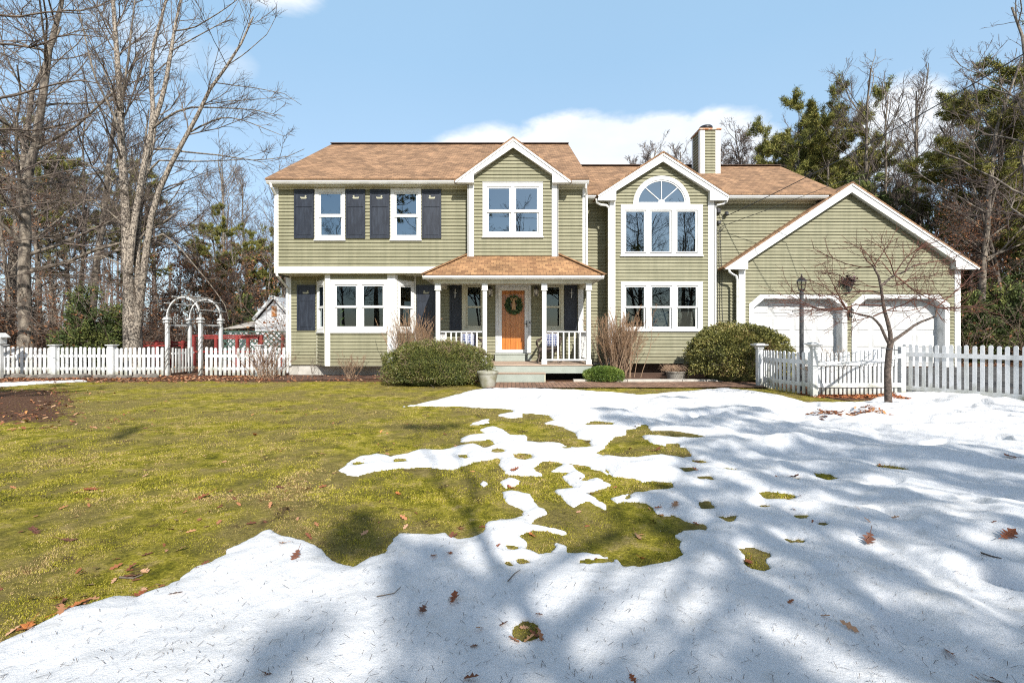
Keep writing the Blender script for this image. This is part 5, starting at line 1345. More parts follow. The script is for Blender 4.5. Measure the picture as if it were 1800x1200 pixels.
t = MB(); t.box(x0-.04, x1+.04, LY-.05, LY-.025, z1, z1+.06); t.box(x0-.05, x0+.05, LY-.05, LY-.025, 0, z1-.001); t.build('frame', m_greenlattice, la)
# red railing
RYr = 18.2
rr = thing('deck_railing', (WX(380, RYr), RYr, 0), 'red painted low wooden railing behind the arbor', 'railing')
t = MB()
def rx(px): return WX(px, RYr)
def rz(py): return WZ(py, RYr)
for (a, b, y) in ((250, 338, 602), (250, 338, 607), (340, 460, 590), (360, 456, 594)): t.bar((rx(a), RYr, rz(y)), (rx(b), RYr, rz(y)), .05, .07)
for a in (252, 275, 300, 322, 341, 380, 417, 436, 456, 460, 497): t.box(rx(a)-.05, rx(a)+.05, RYr-.05, RYr+.05, 0, rz(590 if a > 335 else 600)+.04)
t.bar((rx(456), RYr-.01, rz(590)), (rx(462), RYr-1.5, rz(592)), .06, .08)
t.bar((rx(341), RYr, rz(618)), (rx(456), RYr, rz(618)), .05, .07)
t.build('rails', m_redpaint, rr)
# bird house at far left
bh = thing('post_lantern', (WX(2, 13.2), 13.2, 0), 'small white roofed box on a post at the far left edge of the fence', 'post box')
bx, by = WX(1, 13.2), 13.2
t = MB(); t.box(bx-.04, bx+.04, by-.04, by+.04, -.1, 1.0); t.build('post', m_oldwhite, bh)
t = MB(); t.box(bx-.09, bx+.09, by-.09, by+.09, 1.001, 1.2); t.build('box', m_oldwhite, bh)
t = MB(); slab(t, (bx-.15, by+.13, 1.2), (bx-.15, by-.13, 1.2), (bx, by-.13, 1.32), (bx, by+.13, 1.32), .02); slab(t, (bx+.15, by-.13, 1.2), (bx+.15, by+.13, 1.2), (bx+.001, by+.13, 1.32), (bx+.001, by-.13, 1.32), .02); t.build('roof', m_oldwhite, bh)

# ================================================================== PORCH FURNITURE AND POTS
def wicker_mat():
    m, nt, lk, b = new_mat('dark_wicker'); b.inputs['Roughness'].default_value = .6
    tc = nt.new('ShaderNodeTexCoord'); br = nt.new('ShaderNodeTexChecker'); br.inputs['Scale'].default_value = 60; br.inputs[1].default_value = (.10, .07, .05, 1); br.inputs[2].default_value = (.035, .025, .02, 1)
    lk.new(tc.outputs['Object'], br.inputs[0]); lk.new(br.outputs[0], b.inputs['Base Color']); return m
m_wicker = wicker_mat()
def pillow_mat():
    m, nt, lk, b = new_mat('blue_white_trellis_fabric'); b.inputs['Roughness'].default_value = .85
    tc = nt.new('ShaderNodeTexCoord'); v = nt.new('ShaderNodeTexVoronoi'); v.feature = 'DISTANCE_TO_EDGE'; v.inputs['Scale'].default_value = 13; v.inputs['Randomness'].default_value = .35
    lk.new(tc.outputs['Object'], v.inputs['Vector']); r = ramp(nt, [(.06, (.55, .55, .56)), (.09, (.07, .09, .19))]); lk.new(v.outputs[0], r.inputs[0]); lk.new(r.outputs[0], b.inputs['Base Color']); return m
m_pillow = pillow_mat()
def chair(x, y, z, rot, label):
    c = thing('wicker_chair', (x, y, z), label, 'chair', 'wicker chairs on the porch')
    T = Matrix.Translation((x, y, z)) @ Matrix.Rotation(rot, 4, 'Z')
    t = MB(T); t.box(-.26, .26, -.27, .25, .36, .43); 
    n = t._a([(-.27, -.29, .30), (.27, -.29, .30), (.27, -.27, .42), (-.27, -.27, .42)]); t.f.append((n, n+1, n+2, n+3)); t.build('seat', m_wicker, c, bevel=.01)
    t = MB(T); A = []
    for i in range(9):
        a = math.pi*i/8; A.append((.29*math.cos(a), .60+.40*math.sin(a)*.85))
    pr = [(-.27, .43), (.27, .43)]+A
    n = len(pr); k = t._a([(x_, .22+.12*(z_-.43), z_) for x_, z_ in pr]+[(x_, .255+.12*(z_-.43), z_) for x_, z_ in pr]); t.f.append(tuple(k+i for i in range(n))); t.f.append(tuple(k+n+i for i in reversed(range(n))))
    for i in range(n): j = (i+1) % n; t.f.append((k+j, k+i, k+n+i, k+n+j))
    t.build('backrest', m_wicker, c)
    for s in (-1, 1):
        t = MB(T); t.tube([(s*.30, -.26, .43), (s*.34, -.30, .56), (s*.33, -.22, .64), (s*.32, .05, .65), (s*.30, .24, .70)], [.025, .035, .035, .035, .03], 8); t.build('armrest', m_wicker, c)
        for yy in (-.25, .23):
            t = MB(T); t.tube([(s*.25, yy, .37), (s*.27, yy*1.12, .15), (s*.30, yy*1.3, .0)], [.022, .018, .02], 8); t.build('leg', m_wicker, c)
    t = MB(T); t.tube([(-.30, -.30, .02), (-.33, -.05, .03), (-.31, .3, .02)], .016, 6); t.tube([(.30, -.30, .02), (.33, -.05, .03), (.31, .3, .02)], .016, 6); t.tube([(-.25, -.26, .2), (.25, -.26, .2)], .012, 6); t.build('stretcher', m_wicker, c)
    return T
def pillow(T, label):
    bm = bmesh.new(); bmesh.ops.create_cube(bm, size=1); bmesh.ops.subdivide_edges(bm, edges=bm.edges[:], cuts=5, use_grid_fill=True)
    for v in bm.verts:
        x, y, z = v.co*2; e = (1-x**4)*(1-z**4); v.co = Vector((x*.20, y*(.012+.065*max(e, 0)**.5), z*.20))
    me = bpy.data.meshes.new('pillow'); bm.to_mesh(me); bm.free(); me.materials.append(m_pillow)
    for p in me.polygons: p.use_smooth = True
    o = bpy.data.objects.new('pillow', me); C.objects.link(o); o.matrix_world = T @ Matrix.Translation((0, .16, .64)) @ Matrix.Rotation(-.15, 4, 'X'); tag(o, label, 'pillow', 'pillows on the porch chairs')
T1 = chair(1.12, 13.45, .456, -.25, 'dark wicker chair on the porch right of the front door'); pillow(T1, 'blue and white pillow on the right porch chair')
T2 = chair(-1.25, 13.45, .456, .25, 'dark wicker chair on the porch left of the front door'); pillow(T2, 'blue and white pillow on the left porch chair')
# wreath
wr = thing('wreath', (0, YL-.07, 1.3), 'round green wreath with burlap bow hanging on the front door', 'wreath')
wcx, wcz = WX(903, YL-.08), WZ(536, YL-.08)
r = np.random.default_rng(4); n = 3200; a = r.random(n)*2*np.pi; b = r.random(n)*2*np.pi; rr_ = .062*np.sqrt(r.random(n))*(1+.35*r.random(n)); R0 = .19+rr_*np.cos(b)
P = np.stack([wcx+R0*np.cos(a), np.full(n, YL-.10)+rr_*np.sin(b)*.8, wcz+R0*np.sin(a)*1.08], -1)
def leaf_quads(P, size, asp, rng, up=None, jitter=1.0):
    n = len(P); d = rng.normal(size=(n, 3)); d /= np.linalg.norm(d, axis=1)[:, None]
    if up is not None: d = d*jitter+up; d /= np.linalg.norm(d, axis=1)[:, None]
    e = np.cross(d, rng.normal(size=(n, 3))); e /= np.linalg.norm(e, axis=1)[:, None]+1e-9
    s = (size*(.6+.8*rng.random(n)))[:, None]
    V = np.stack([P, P+d*s*.5+e*s*asp*.5, P+d*s, P+d*s*.5-e*s*asp*.5], 1).reshape(-1, 3)
    return V, np.arange(n*4).reshape(n, 4)
V, fq = leaf_quads(P, .055, .45, r)
m_wreath = M_attr('wreath_leaves', [(0, (.025, .06, .03)), (.5, (.06, .12, .05)), (.85, (.16, .22, .09)), (1, (.30, .30, .14))])
np_mesh('greenery', V, fq, m_wreath, wr, attr=r.random(n))
m_burlap = M('burlap', (.50, .33, .18), (.38, .24, .13), rough=.9, scale=60)
t = MB(); z = wcz+.17; y = YL-.165
for s in (-1, 1):
    t.tube([(wcx, y, z), (wcx+s*.06, y-.02, z+.05), (wcx+s*.10, y, z+.03), (wcx+s*.07, y-.01, z-.02), (wcx, y, z)], [.012, .022, .024, .02, .012], 6)
    t.prism([(wcx+s*.01-.02, z-.02), (wcx+s*.035-.03, z-.34), (wcx+s*.035+.03, z-.30), (wcx+s*.01+.02, z-.02)][::1], y-.006+.004*s, y+.002*s)
t.lathe((wcx, y-.01, z-.02), [(.0, 0), (.022, .015), (.0, .03)], 8)
t.build('bow', m_burlap, wr)
# swag between the garage doors
rsw = np.random.default_rng(8)
swx, swz, swy = WX(1492, YG-.1), WZ(500, YG-.1), YG-.12
sw = thing('wall_basket', (swx, YG-.05, swz-.3), 'dark dried flower basket hanging on the garage wall between the two doors', 'dried flower basket')
n = 260; P = np.stack([swx+rsw.normal(size=n)*.10, swy+rsw.normal(size=n)*.04, swz+.12+rsw.normal(size=n)*.07], -1)
V, fq = leaf_quads(P, .08, .6, rsw); np_mesh('dried_flowers', V, fq, M_attr('dried_flower_colours', [(0, (.02, .015, .015)), (.7, (.07, .045, .04)), (.92, (.16, .10, .09)), (1, (.4, .3, .3))]), sw, attr=rsw.random(n))
t = MB()
for k in range(10):
    a = 2*math.pi*k/10; t.tube([(swx+.11*math.cos(a), swy+.06*math.sin(a), swz+.06), (swx+.10*math.cos(a), swy+.06*math.sin(a), swz-.1), (swx, swy, swz-.28)], .007, 4)
for zz, q in ((.06, .11), (-.06, .10), (-.16, .07)): t.tube([(swx+q*math.cos(2*math.pi*k/12), swy+.06*math.sin(2*math.pi*k/12), swz+zz) for k in range(13)], .007, 4)
t.build('wire_basket', m_iron, sw)
# pots
def pot(x, y, rt, rb, h, label, mat, soil=True):
    z = float(top_z(x, y)[0]); p = thing('plant_pot', (x, y, z), label, 'plant pot')
    t = MB(); t.lathe((x, y, z), [(rb, 0), (rb*1.04, .03), (rt*.93, h*.78), (rt*.94, h*.83), (rt, h*.85), (rt*1.02, h*.93), (rt, h), (rt*.88, h*.995), (rt*.84, h*.80)], 28); t.build('pot', mat, p, smooth_=True)
    t = MB(); t.lathe((x, y, z+h*.80), [(rt*.85, -.01), (rt*.85, .0)], 20); t.build('soil', m_mulch, p); return z
m_pot = M('mossy_glazed_pot', (.20, .19, .12), (.34, .33, .28), rough=.5, scale=6, lo=.35, hi=.65, spec=.5)
m_barrel = M('grey_wood_tub', (.30, .28, .24), (.18, .165, .14), rough=.9, scale=8, stretch=(1, 1, .3))
pot(-.585, 11.0, .255, .165, .40, 'large mossy glazed pot standing left of the porch step', m_pot)
zz = pot(4.52, 12.55, .28, .22, .26, 'low grey tub with dried plants beside the big right bush', m_barrel)
t = MB(); rv = random.Random(8)
for k in range(260):
    a = rv.random()*6.28; L = rv.uniform(.2, .55); sx_ = 4.52+rv.uniform(-.18, .18); sy_ = 12.55+rv.uniform(-.18, .18); lean = rv.uniform(.3, 1.0)
    if rv.random() < .45: a = rv.uniform(2.4, 3.8) if rv.random() < .5 else rv.uniform(-.5, .8)
    t.tube([(sx_, sy_, zz+.2), (sx_+math.cos(a)*L*.4, sy_+math.sin(a)*L*.4, zz+.2+L*.45), (sx_+math.cos(a)*L*lean, sy_+math.sin(a)*L*lean, zz+.2+L*(.62-.5*lean))], [.005, .004, .003], 3, False)
tag(t.build('dried_plant', m_tanstem, None, loc=(4.52, 12.55, zz+.2)), 'straggly dried plant spilling over the low grey tub', 'dried plant')
# things seen through the windows
lmp = thing('table_lamp', (WX(707, 14.4), 14.45, 1.1), 'table lamp with pale shade behind the right bay side window', 'lamp')
lxx, lyy = WX(707, 14.0)-.02, 14.35
t = MB(); t.lathe((lxx, lyy, WZ(552, 14.3)), [(.17, 0), (.155, .19)], 16); t.build('lamp_shade', m_oldwhite, lmp); t = MB(); t.lathe((lxx, lyy, 1.2), [(.08, 0), (.03, .05), (.05, .2), (.015, .3), (.01, .62)], 12); t.build('base', m_wicker, lmp)
t = MB(); rv = random.Random(4); hx, hy, hz = WX(597, 13.9), 13.95, 1.42
for k in range(9):
    z = hz+.05+k*.075; a = k*2.1; p = Vector((hx+.02*math.sin(k), hy, z)); q = p+Vector((math.cos(a)*.09+.03, math.sin(a)*.04, .11)); s = Vector((.02, 0, -.012))
    t.poly([tuple(p), tuple((p+q)/2+s), tuple(q), tuple((p+q)/2-s)])
t.tube([(hx, hy, hz-.1), (hx+.01, hy, hz+.7)], .006, 5)
tag(t.build('house_plant', M('house_plant_green', (.20, .36, .06)), None, loc=(hx, hy, hz-.1)), 'thin green house plant inside the left pane of the bay window', 'house plant')

# ================================================================== CABLES
def cable(a, b, sag, r_, label):
    a, b = Vector(a), Vector(b); t = MB(); t.tube([tuple(a.lerp(b, i/24)-Vector((0, 0, sag*4*(i/24)*(1-i/24)))) for i in range(25)], r_, 6)
    tag(t.build('overhead_cable', m_black, None, loc=tuple(a)), label, 'cable', 'overhead cables to the house')
def on(px, py, Y): return (WX(px, Y), Y, WZ(py, Y))
cable(on(1276, 380, 14.25), on(1930, 15, 8.0), .18, .011, 'upper black cable from the wing corner to the top right sky')
cable(on(1268, 398, 14.28), on(1475, 320, 12.5), .02, .008, 'short thin cable from the wing corner across the garage gable')
cable(on(1475, 320, 12.5), on(1900, 258, 9.0), .05, .008, 'lower thin cable crossing the trees right of the garage')
# ================================================================== TREES AND SHRUBS
class Br:
    def __init__(s, P, Rr): s.P = P; s.R = Rr
def polyl(rng, S, D, L, r0, r1, n, wob, up):
    B = len(S); P = np.zeros((B, n, 3)); P[:, 0] = S; d = D.copy()
    for i in range(1, n):
        d = d+rng.normal(size=(B, 3))*wob; d[:, 2] += up; d /= np.linalg.norm(d, axis=1)[:, None]
        P[:, i] = P[:, i-1]+d*(L/(n-1))[:, None]
    t = np.linspace(0, 1, n)[None]; return Br(P, r0[:, None]*(1-t)+r1[:, None]*t)
def blen(par): return np.linalg.norm(np.diff(par.P, axis=1), axis=2).sum(1)
def spawn(rng, par, count, t0, t1, ang, lr, rr, n=4, wob=.12, up=.05, lmin=.05, lmax=99, rmin=.004, taper=.35, even=False, flat=0, fall=.55, asd=.25):
    L = blen(par); w = L/L.sum(); pi = rng.choice(len(L), size=count, p=w); t = t0+(t1-t0)*(((np.arange(count)+rng.random(count))/count) if even else rng.random(count))
    m = par.P.shape[1]; f = t*(m-1); k = np.minimum(f.astype(int), m-2); fr = (f-k)[:, None]
    a, b = par.P[pi, k], par.P[pi, k+1]; S = a*(1-fr)+b*fr; T = b-a; T /= np.linalg.norm(T, axis=1)[:, None]+1e-9
    rad = par.R[pi, k]*(1-fr[:, 0])+par.R[pi, k+1]*fr[:, 0]
    q = rng.normal(size=(count, 3)); q -= (q*T).sum(1)[:, None]*T; q /= np.linalg.norm(q, axis=1)[:, None]
    if flat: q[:, 2] *= (1-flat); q /= np.linalg.norm(q, axis=1)[:, None]
    an = np.radians(ang)*(1+asd*rng.normal(size=count)); D = T*np.cos(an)[:, None]+q*np.sin(an)[:, None]
    Lc = np.clip(L[pi]*(lr[0]+(lr[1]-lr[0])*rng.random(count))*(1.1-fall*t), lmin, lmax)
    r0 = np.maximum(rad*rr, rmin); return polyl(rng, S, D, Lc, r0, np.maximum(r0*taper, rmin*.6), n, wob, up)
def tubes(brs):
    """[(Br, sides)] -> verts, quads"""
    V = []; Q = []; base = 0
    for br, k in brs:
        P, Rr = br.P, br.R; B, n, _ = P.shape
        T = np.gradient(P, axis=1); T /= np.linalg.norm(T, axis=2)[..., None]+1e-9
        ax = P[:, -1]-P[:, 0]; ref = np.where(np.abs(ax[:, 2:3]) > .75*np.linalg.norm(ax, axis=1)[:, None], np.array([[1., .13, 0]]), np.array([[0., .1, 1.]]))[:, None]
        a = np.cross(T, np.broadcast_to(ref, T.shape)); a /= np.linalg.norm(a, axis=2)[..., None]+1e-9; b = np.cross(a, T)
        th = np.arange(k)*2*np.pi/k
        ring = P[:, :, None]+(a[:, :, None]*np.cos(th)[None, None, :, None]+b[:, :, None]*np.sin(th)[None, None, :, None])*Rr[:, :, None, None]
        V.append(ring.reshape(-1, 3)); idx = base+np.arange(B*n*k).reshape(B, n, k); nx_ = np.roll(idx, -1, 2)
        Q.append(np.stack([idx[:, :-1], nx_[:, :-1], nx_[:, 1:], idx[:, 1:]], -1).reshape(-1, 4)); base += B*n*k
    return np.concatenate(V), np.concatenate(Q)
def tube_obj(name, brs, mat, parent=None, loc=(0, 0, 0)):
    V, Q = tubes(brs); return np_mesh(name, V, Q, mat, parent, loc, smooth_=True)
def trunk_br(rng, base, H, r0, lean=.05, wob=.05, n=10, rt=.25, pts=None):
    if pts is not None: P = np.array(pts, float)[None]; n = P.shape[1]
    else:
        d = np.array([[rng.normal()*lean, rng.normal()*lean, 1.0]]); return polyl(rng, np.array([base], float), d/np.linalg.norm(d), np.array([H]), np.array([r0]), np.array([r0*rt]), n, wob, .04)
    return Br(P, np.linspace(r0, r0*rt, n)[None])
def cat(*b): return Br(np.concatenate([x.P for x in b]), np.concatenate([x.R for x in b]))
def flare(br):
    br.R[:, 0] *= 1.5; return br
def tip_points(br, per, t0=.3, rng=None):
    B, n, _ = br.P.shape; t = t0+(1-t0)*rng.random((B, per)); f = t*(n-1); k = np.minimum(f.astype(int), n-2); fr = (f-k)[..., None]
    i = np.arange(B)[:, None]; return (br.P[i, k]*(1-fr)+br.P[i, k+1]*fr).reshape(-1, 3), np.repeat((br.P[:, -1]-br.P[:, 0])/(np.linalg.norm(br.P[:, -1]-br.P[:, 0], axis=1)[:, None]+1e-9), per, 0)
m_brownleaf = M_attr('clinging_brown_leaves', [(0, (.12, .05, .03)), (.5, (.30, .13, .06)), (1, (.44, .23, .11))], trans=.3)
def bare_tree(name, seed, H, r0, limbs=16, spread=.42, ang=48, up=.07, leaves=0, twig_n=1900, mat=m_bark, tmat=m_fartwig, tr=.005, t0=.3, fork=False):
    rng = np.random.default_rng(seed); t = thing(name, (0, 0, 0))
    T0 = flare(trunk_br(rng, (0, 0, -.1), H*.92, r0, .07, .055, 10, .22))
    L1 = spawn(rng, T0, limbs, t0, .97, ang, (spread*.75, spread), .42, 7, .13, up, even=True, rmin=.02)
    L2 = spawn(rng, L1, limbs*6, .15, 1, 42, (.35, .6), .52, 5, .15, up*.8, rmin=.011)
    L3 = spawn(rng, cat_n(L2, 5), limbs*26, .15, 1, 40, (.4, .7), .6, 4, .16, up*.7, rmin=tr*1.25, lmin=.3)
    L4 = spawn(rng, L3, twig_n, .1, 1, 38, (.4, .8), .7, 4, .18, up, rmin=tr, lmin=.18, lmax=1.0)
    tube_obj('trunk', [(T0, 9), (L1, 6)], mat, t)
    tube_obj('crown', [(L2, 5), (L3, 3), (L4, 3)], tmat, t)
    if leaves:
        P, _ = tip_points(L4, 1, .4, rng); P = P[rng.random(len(P)) < leaves]; P = np.repeat(P, 2, 0)+rng.normal(size=(len(P)*2, 3))*.08
        V, Q = leaf_quads(P, .11, .6, rng); np_mesh('clinging_leaves', V, Q, m_brownleaf, t, attr=rng.random(len(Q)))
    return t
def cat_n(b, n): return b
m_needle = M_attr('pine_needle_clumps', [(0, (.05, .06, .018)), (.35, (.13, .14, .035)), (.7, (.26, .25, .06)), (1, (.38, .31, .10))], rough=.75)
m_dkneedle = M_attr('dark_conifer_needles', [(0, (.03, .045, .018)), (.45, (.08, .11, .035)), (.8, (.19, .20, .055)), (1, (.30, .27, .09))], rough=.75)
def needles(rng, P, D, per, ln, wd, sp=.055):
    n = len(P)*per; p = np.repeat(P, per, 0)+rng.normal(size=(n, 3))*sp; d = rng.normal(size=(n, 3)); d /= np.linalg.norm(d, axis=1)[:, None]; d = d+np.repeat(D, per, 0)*.5+np.array([0, 0, .35]); d /= np.linalg.norm(d, axis=1)[:, None]
    e = np.cross(d, rng.normal(size=(n, 3))); e /= np.linalg.norm(e, axis=1)[:, None]; L = (ln*(.6+.7*rng.random(n)))[:, None]
    V = np.stack([p-e*wd, p+e*wd, p+d*L], 1).reshape(-1, 3); return V, np.arange(n*3).reshape(n, 3)
def pine(name, seed, H, r0, cb=.4, limbs=26, wid=.26, per=16, tufts=4, nl=.20, nw=.010, dead=True, sp=.055, l2=7, fall1=.50):
    rng = np.random.default_rng(seed); t = thing(name, (0, 0, 0))
    T0 = flare(trunk_br(rng, (0, 0, -.1), H, r0, .05, .035, 11, .15))
    L1 = spawn(rng, T0, limbs, cb, .99, 66, (wid*.6, wid*1.1), .42, 7, .12, .07, even=True, rmin=.015, fall=fall1)
    L2 = spawn(rng, L1, limbs*l2, .3, 1, 45, (.25, .45), .6, 4, .12, .10, rmin=.01, lmin=.25)
    br = [(L1, 5), (L2, 3)]
    if dead: br.append((spawn(rng, T0, 14, .15, cb, 80, (.06, .16), .3, 5, .16, .0, rmin=.01), 4))
    tube_obj('trunk', [(T0, 9)], m_bark, t); tube_obj('limbs', br, m_bark, t)
    P1, D1_ = tip_points(L2, tufts, .25, rng); P2, D2_ = tip_points(L1, 5, .55, rng); P, D = np.concatenate([P1, P2]), np.concatenate([D1_, D2_])
    V, Q = needles(rng, P, D, per, nl, nw, sp); np_mesh('needles', V, Q, m_needle, t, attr=np.clip(np.repeat(rng.random(len(P)), per)*.7+rng.random(len(Q))*.3, 0, 1)); return t
def conifer(name, seed, H, wid, n=13000, size=.17, mat=m_dkneedle, top=1.0, base=.05):
    rng = np.random.default_rng(seed); t = thing(name, (0, 0, 0))
    T0 = flare(trunk_br(rng, (0, 0, -.1), H*.97, .12*H/8, .02, .02, 8, .15))
    L1 = spawn(rng, T0, 60, base, .98, 75, (wid*.8, wid*1.1), .3, 6, .08, .05, even=True, rmin=.012, fall=.85)
    L2 = spawn(rng, L1, 380, .15, 1, 48, (.25, .5), .6, 4, .12, .04, rmin=.008, lmin=.2)
    tube_obj('trunk', [(T0, 8)], m_bark, t); tube_obj('limbs', [(L1, 5), (L2, 3)], m_bark, t)
    P, D = tip_points(L2, n//380, .1, rng); P = P+rng.normal(size=P.shape)*.07
    V, Q = leaf_quads(P, size, .35, rng, up=D*.8+np.array([0, 0, .2]), jitter=.8); np_mesh('crown', V, Q, mat, t, attr=np.clip(fbm(P[:, 0]*2+9, P[:, 2]*2+P[:, 1]*2, 3, 3)*.8+rng.random(len(P))*.3-.05, 0, 1)); return t
def kids(o): return [c for c in bpy.data.objects if c.parent is o]
KC = {}
def dup(proto, x, y, s, rz, label, cat_, group=None, name=None, sz=None):
    if proto.name not in KC: KC[proto.name] = kids(proto)
    o = proto.copy(); C.objects.link(o); o.location = (x, y, gz(x, y)); o.scale = (s, s, sz or s); o.rotation_euler = (0, 0, rz)
    for c in KC[proto.name]:
        k = c.copy(); C.objects.link(k); k.parent = o
    tag(o, label, cat_, group); return o
used_proto = set()
def place(proto, px, Y, h, H0, label, cat_='tree', group=None, rz=None, X=None):
    x = WX(px, Y) if X is None else X; s = h/H0; rz = rt_.uniform(0, 6.28) if rz is None else rz
    if proto.name in used_proto: return dup(proto, x, Y, s, rz, label, cat_, group)
    used_proto.add(proto.name); kids(proto); KC[proto.name] = kids(proto)
    proto.location = (x, Y, gz(x, Y)); proto.scale = (s,)*3; proto.rotation_euler = (0, 0, rz); tag(proto, label, cat_, group); return proto
rt_ = random.Random(77)
bpy.context.view_layer.update()
OA = bare_tree('bare_tree', 1, 14, .155, 18, .40, 50, .06)
OB = bare_tree('bare_tree', 2, 14, .135, 16, .36, 38, .09)
OC = bare_tree('bare_tree', 3, 14, .12, 20, .30, 42, .10, t0=.35)
OD = bare_tree('bare_tree', 4, 14, .185, 18, .46, 58, .04, t0=.2)
OE = bare_tree('leaf_holding_tree', 5, 12, .14, 18, .36, 50, .06, leaves=.5)
OF = bare_tree('bare_tree', 6, 14, .13, 22, .30, 32, .12, tmat=m_fartwig, t0=.4)
OG = bare_tree('leaf_holding_sapling', 8, 5, .05, 14, .42, 50, .05, leaves=.45, twig_n=900, t0=.1, tmat=m_twig)
PA = pine('pine_tree', 11, 14, .20, .42, 40, .29, per=26, tufts=8, nl=.21, nw=.016)
PB = pine('pine_tree', 12, 14, .18, .48, 38, .28, per=26, tufts=8, nl=.21, nw=.016)
PC = pine('pine_tree', 13, 12, .19, .3, 40, .33, per=26, tufts=8, nl=.21, nw=.016)
OH = bare_tree('bare_tree', 9, 14, .12, 40, .20, 30, .10, t0=.42, twig_n=4200, tr=.008)
PE = pine('pine_tree', 15, 13, .19, .36, 46, .30, fall1=.18, per=30, tufts=8, nl=.20, nw=.017, sp=.085, l2=8)
CA = conifer('conifer_tree', 21, 8, .30)
CB = conifer('evergreen_bush', 22, 3.2, .42, 9000, .12, base=.02)
g1 = 'bare trees of the left woods'; g2 = 'bare trees behind the house'; g3 = 'bare trees of the right woods'; g4 = 'pines of the left woods'; g5 = 'bare trees behind the photographer'
LB = 'bare grey tree in the woods above the left picket fence'
def reg(px):
    return ('at the far left edge' if px < 60 else 'above the first fence panels at left' if px < 170 else 'beside the big double-trunked tree' if px < 300 else 'above the garden arbor' if px < 400 else 'just left of the house')
for (pr, px, Y, h) in ((OD, 46, 15.4, 15.5), (OA, 10, 18, 16), (OA, 155, 17.5, 14), (OE, 75, 20, 12), (OC, 118, 22, 13), (OB, 205, 22, 15), (OB, 395, 29, 14.6), (OC, 418, 33, 15),
                       (OB, 488, 33, 14), (OC, 520, 38, 16), (OF, 440, 40, 16), (OE, 430, 24, 7), (OE, 370, 26, 8.5), (OC, 140, 30, 16), (OF, 250, 34, 17), (OE, 20, 17, 8)):
    kd = 'tall bare tree' if pr not in (OE,) else 'small rust-leaved tree'
    place(pr, px, Y, h, 12 if pr is OE else 14, f'{kd} in the left woods {reg(px)}', group='woodland trees '+reg(px))
for (px, Y, h, pr) in ((390, 27, 7.8, PC), (440, 31, 7.2, PC), (225, 30, 12, PA), (100, 27, 12, PB), (15, 25, 12.5, PA), (480, 34, 8, PC)):
    place(pr, px, Y, h, 12 if pr is PC else 14, f'green pine among the bare trees {reg(px)}', group='pines '+reg(px))
for (pr, px, Y, h) in ((OH, 1028, 36, 14.2), (OH, 1052, 37, 14.4), (OH, 1128, 35, 15.4), (OH, 1165, 34, 16.4), (OH, 1203, 36, 16.8), (OH, 1278, 34, 17.5), (OH, 1318, 36, 17), (OH, 1255, 37, 17.3), (OB, 560, 42, 13)):
    place(pr, px, Y, h, 14, 'slender bare tree rising behind the roof '+('left of the chimney' if px < 1217 else 'right of the chimney'), group='bare trees behind the roof '+('left' if px < 1217 else 'right')+' of the chimney')
for (pr, px, Y, h) in ((OB, 1530, 25, 16), (OC, 1500, 26, 15.3), (OF, 1570, 27, 17), (OC, 1640, 24, 14), (OF, 1655, 30, 16.5), (OA, 1720, 18, 13), (OB, 1745, 19, 12), (OE, 1700, 20, 8.6), (OE, 1770, 18, 8.5), (OE, 1640, 24, 8.5), (OA, 1400, 26, 14), (OC, 1440, 28, 15.5),
                       (OB, 1790, 23, 15), (OE, 1805, 21, 9), (OC, 1760, 28, 14), (OE, 1600, 26, 8)):
    kd = 'bare tree' if pr is not OE else 'small tree with clinging brown leaves'
    place(pr, px, Y, h, 12 if pr is OE else 14, f'{kd} behind the garage '+('near its ridge' if px < 1560 else 'beyond its right eave'), group=f'{kd}s '+('near the garage ridge' if px < 1560 else 'beyond the garage eave'))
place(OB, 1830, 13.5, 13.6, 14, 'fine-twigged bare oak reaching in from the top right corner', rz=2.2)
place(PB, 1800, 22, 12.6, 14, 'tall pine at the right edge with dense upper crown', rz=.7)
place(PE, 1400, 27, 12.6, 13, 'tall pine right of the chimney with clumped yellow-green needles', rz=1.0); place(PE, 1460, 29, 14.2, 13, 'highest pine right of the chimney', rz=2.0); place(PE, 1345, 30, 11.2, 13, 'shorter pine close right of the chimney', rz=3.0)
place(PC, 1420, 25, 12.0, 12, 'bushy pine low behind the right end of the roof', rz=.3)
place(PE, 1765, 19, 10.4, 13, 'pine with swept limbs near the right edge', rz=4.0); place(PC, 1815, 21, 13.5, 12, 'pine cut by the right edge', rz=5.0)
place(CA, 1525, 22, 9.4, 8, 'dark green conifer rising just behind the garage ridge', rz=0); place(CA, 1590, 22.5, 8.7, 8, 'dark conifer behind the right slope of the garage roof', rz=1); place(CA, 1630, 24, 8.4, 8, 'dark conifer farther right behind the garage roof', rz=2)
place(CA, 1735, 21, 7.6, 8, 'dark conifer right of the garage beside two tree trunks', rz=3); place(CA, 1790, 19, 6.2, 8, 'dark conifer at the right edge above the fence', rz=4); place(CA, 1700, 25, 7.5, 8, 'dark conifer directly beside the garage corner', rz=5); place(CA, 1850, 20, 8, 8, 'dark conifer outside the right edge', rz=1.5)
place(CB, 165, 15.4, 2.9, 3.2, 'dark green evergreen bush above the left fence', 'bush', rz=0); place(CB, 195, 15.9, 2.3, 3.2, 'lower dark evergreen bush beside the big double-trunked tree', 'bush', rz=2); place(CB, 130, 16.0, 2.0, 3.2, 'small dark evergreen at the left of the taller evergreen bush', 'bush', rz=4)
place(CB, 430, 24.5, 3.4, 3.2, 'dark green bush left of the white shed', 'bush', rz=1)
for (px, Y, h) in ((1700, 17, 2.6), (1735, 16.5, 2.2), (1775, 16.8, 2.8), (1800, 17.5, 3.0), (1755, 18.5, 3.3), (1820, 16, 2.4)): place(CB, px, Y, h, 3.2, 'dense green understory bush behind the right picket fence', 'bush', 'understory bushes behind the right fence')
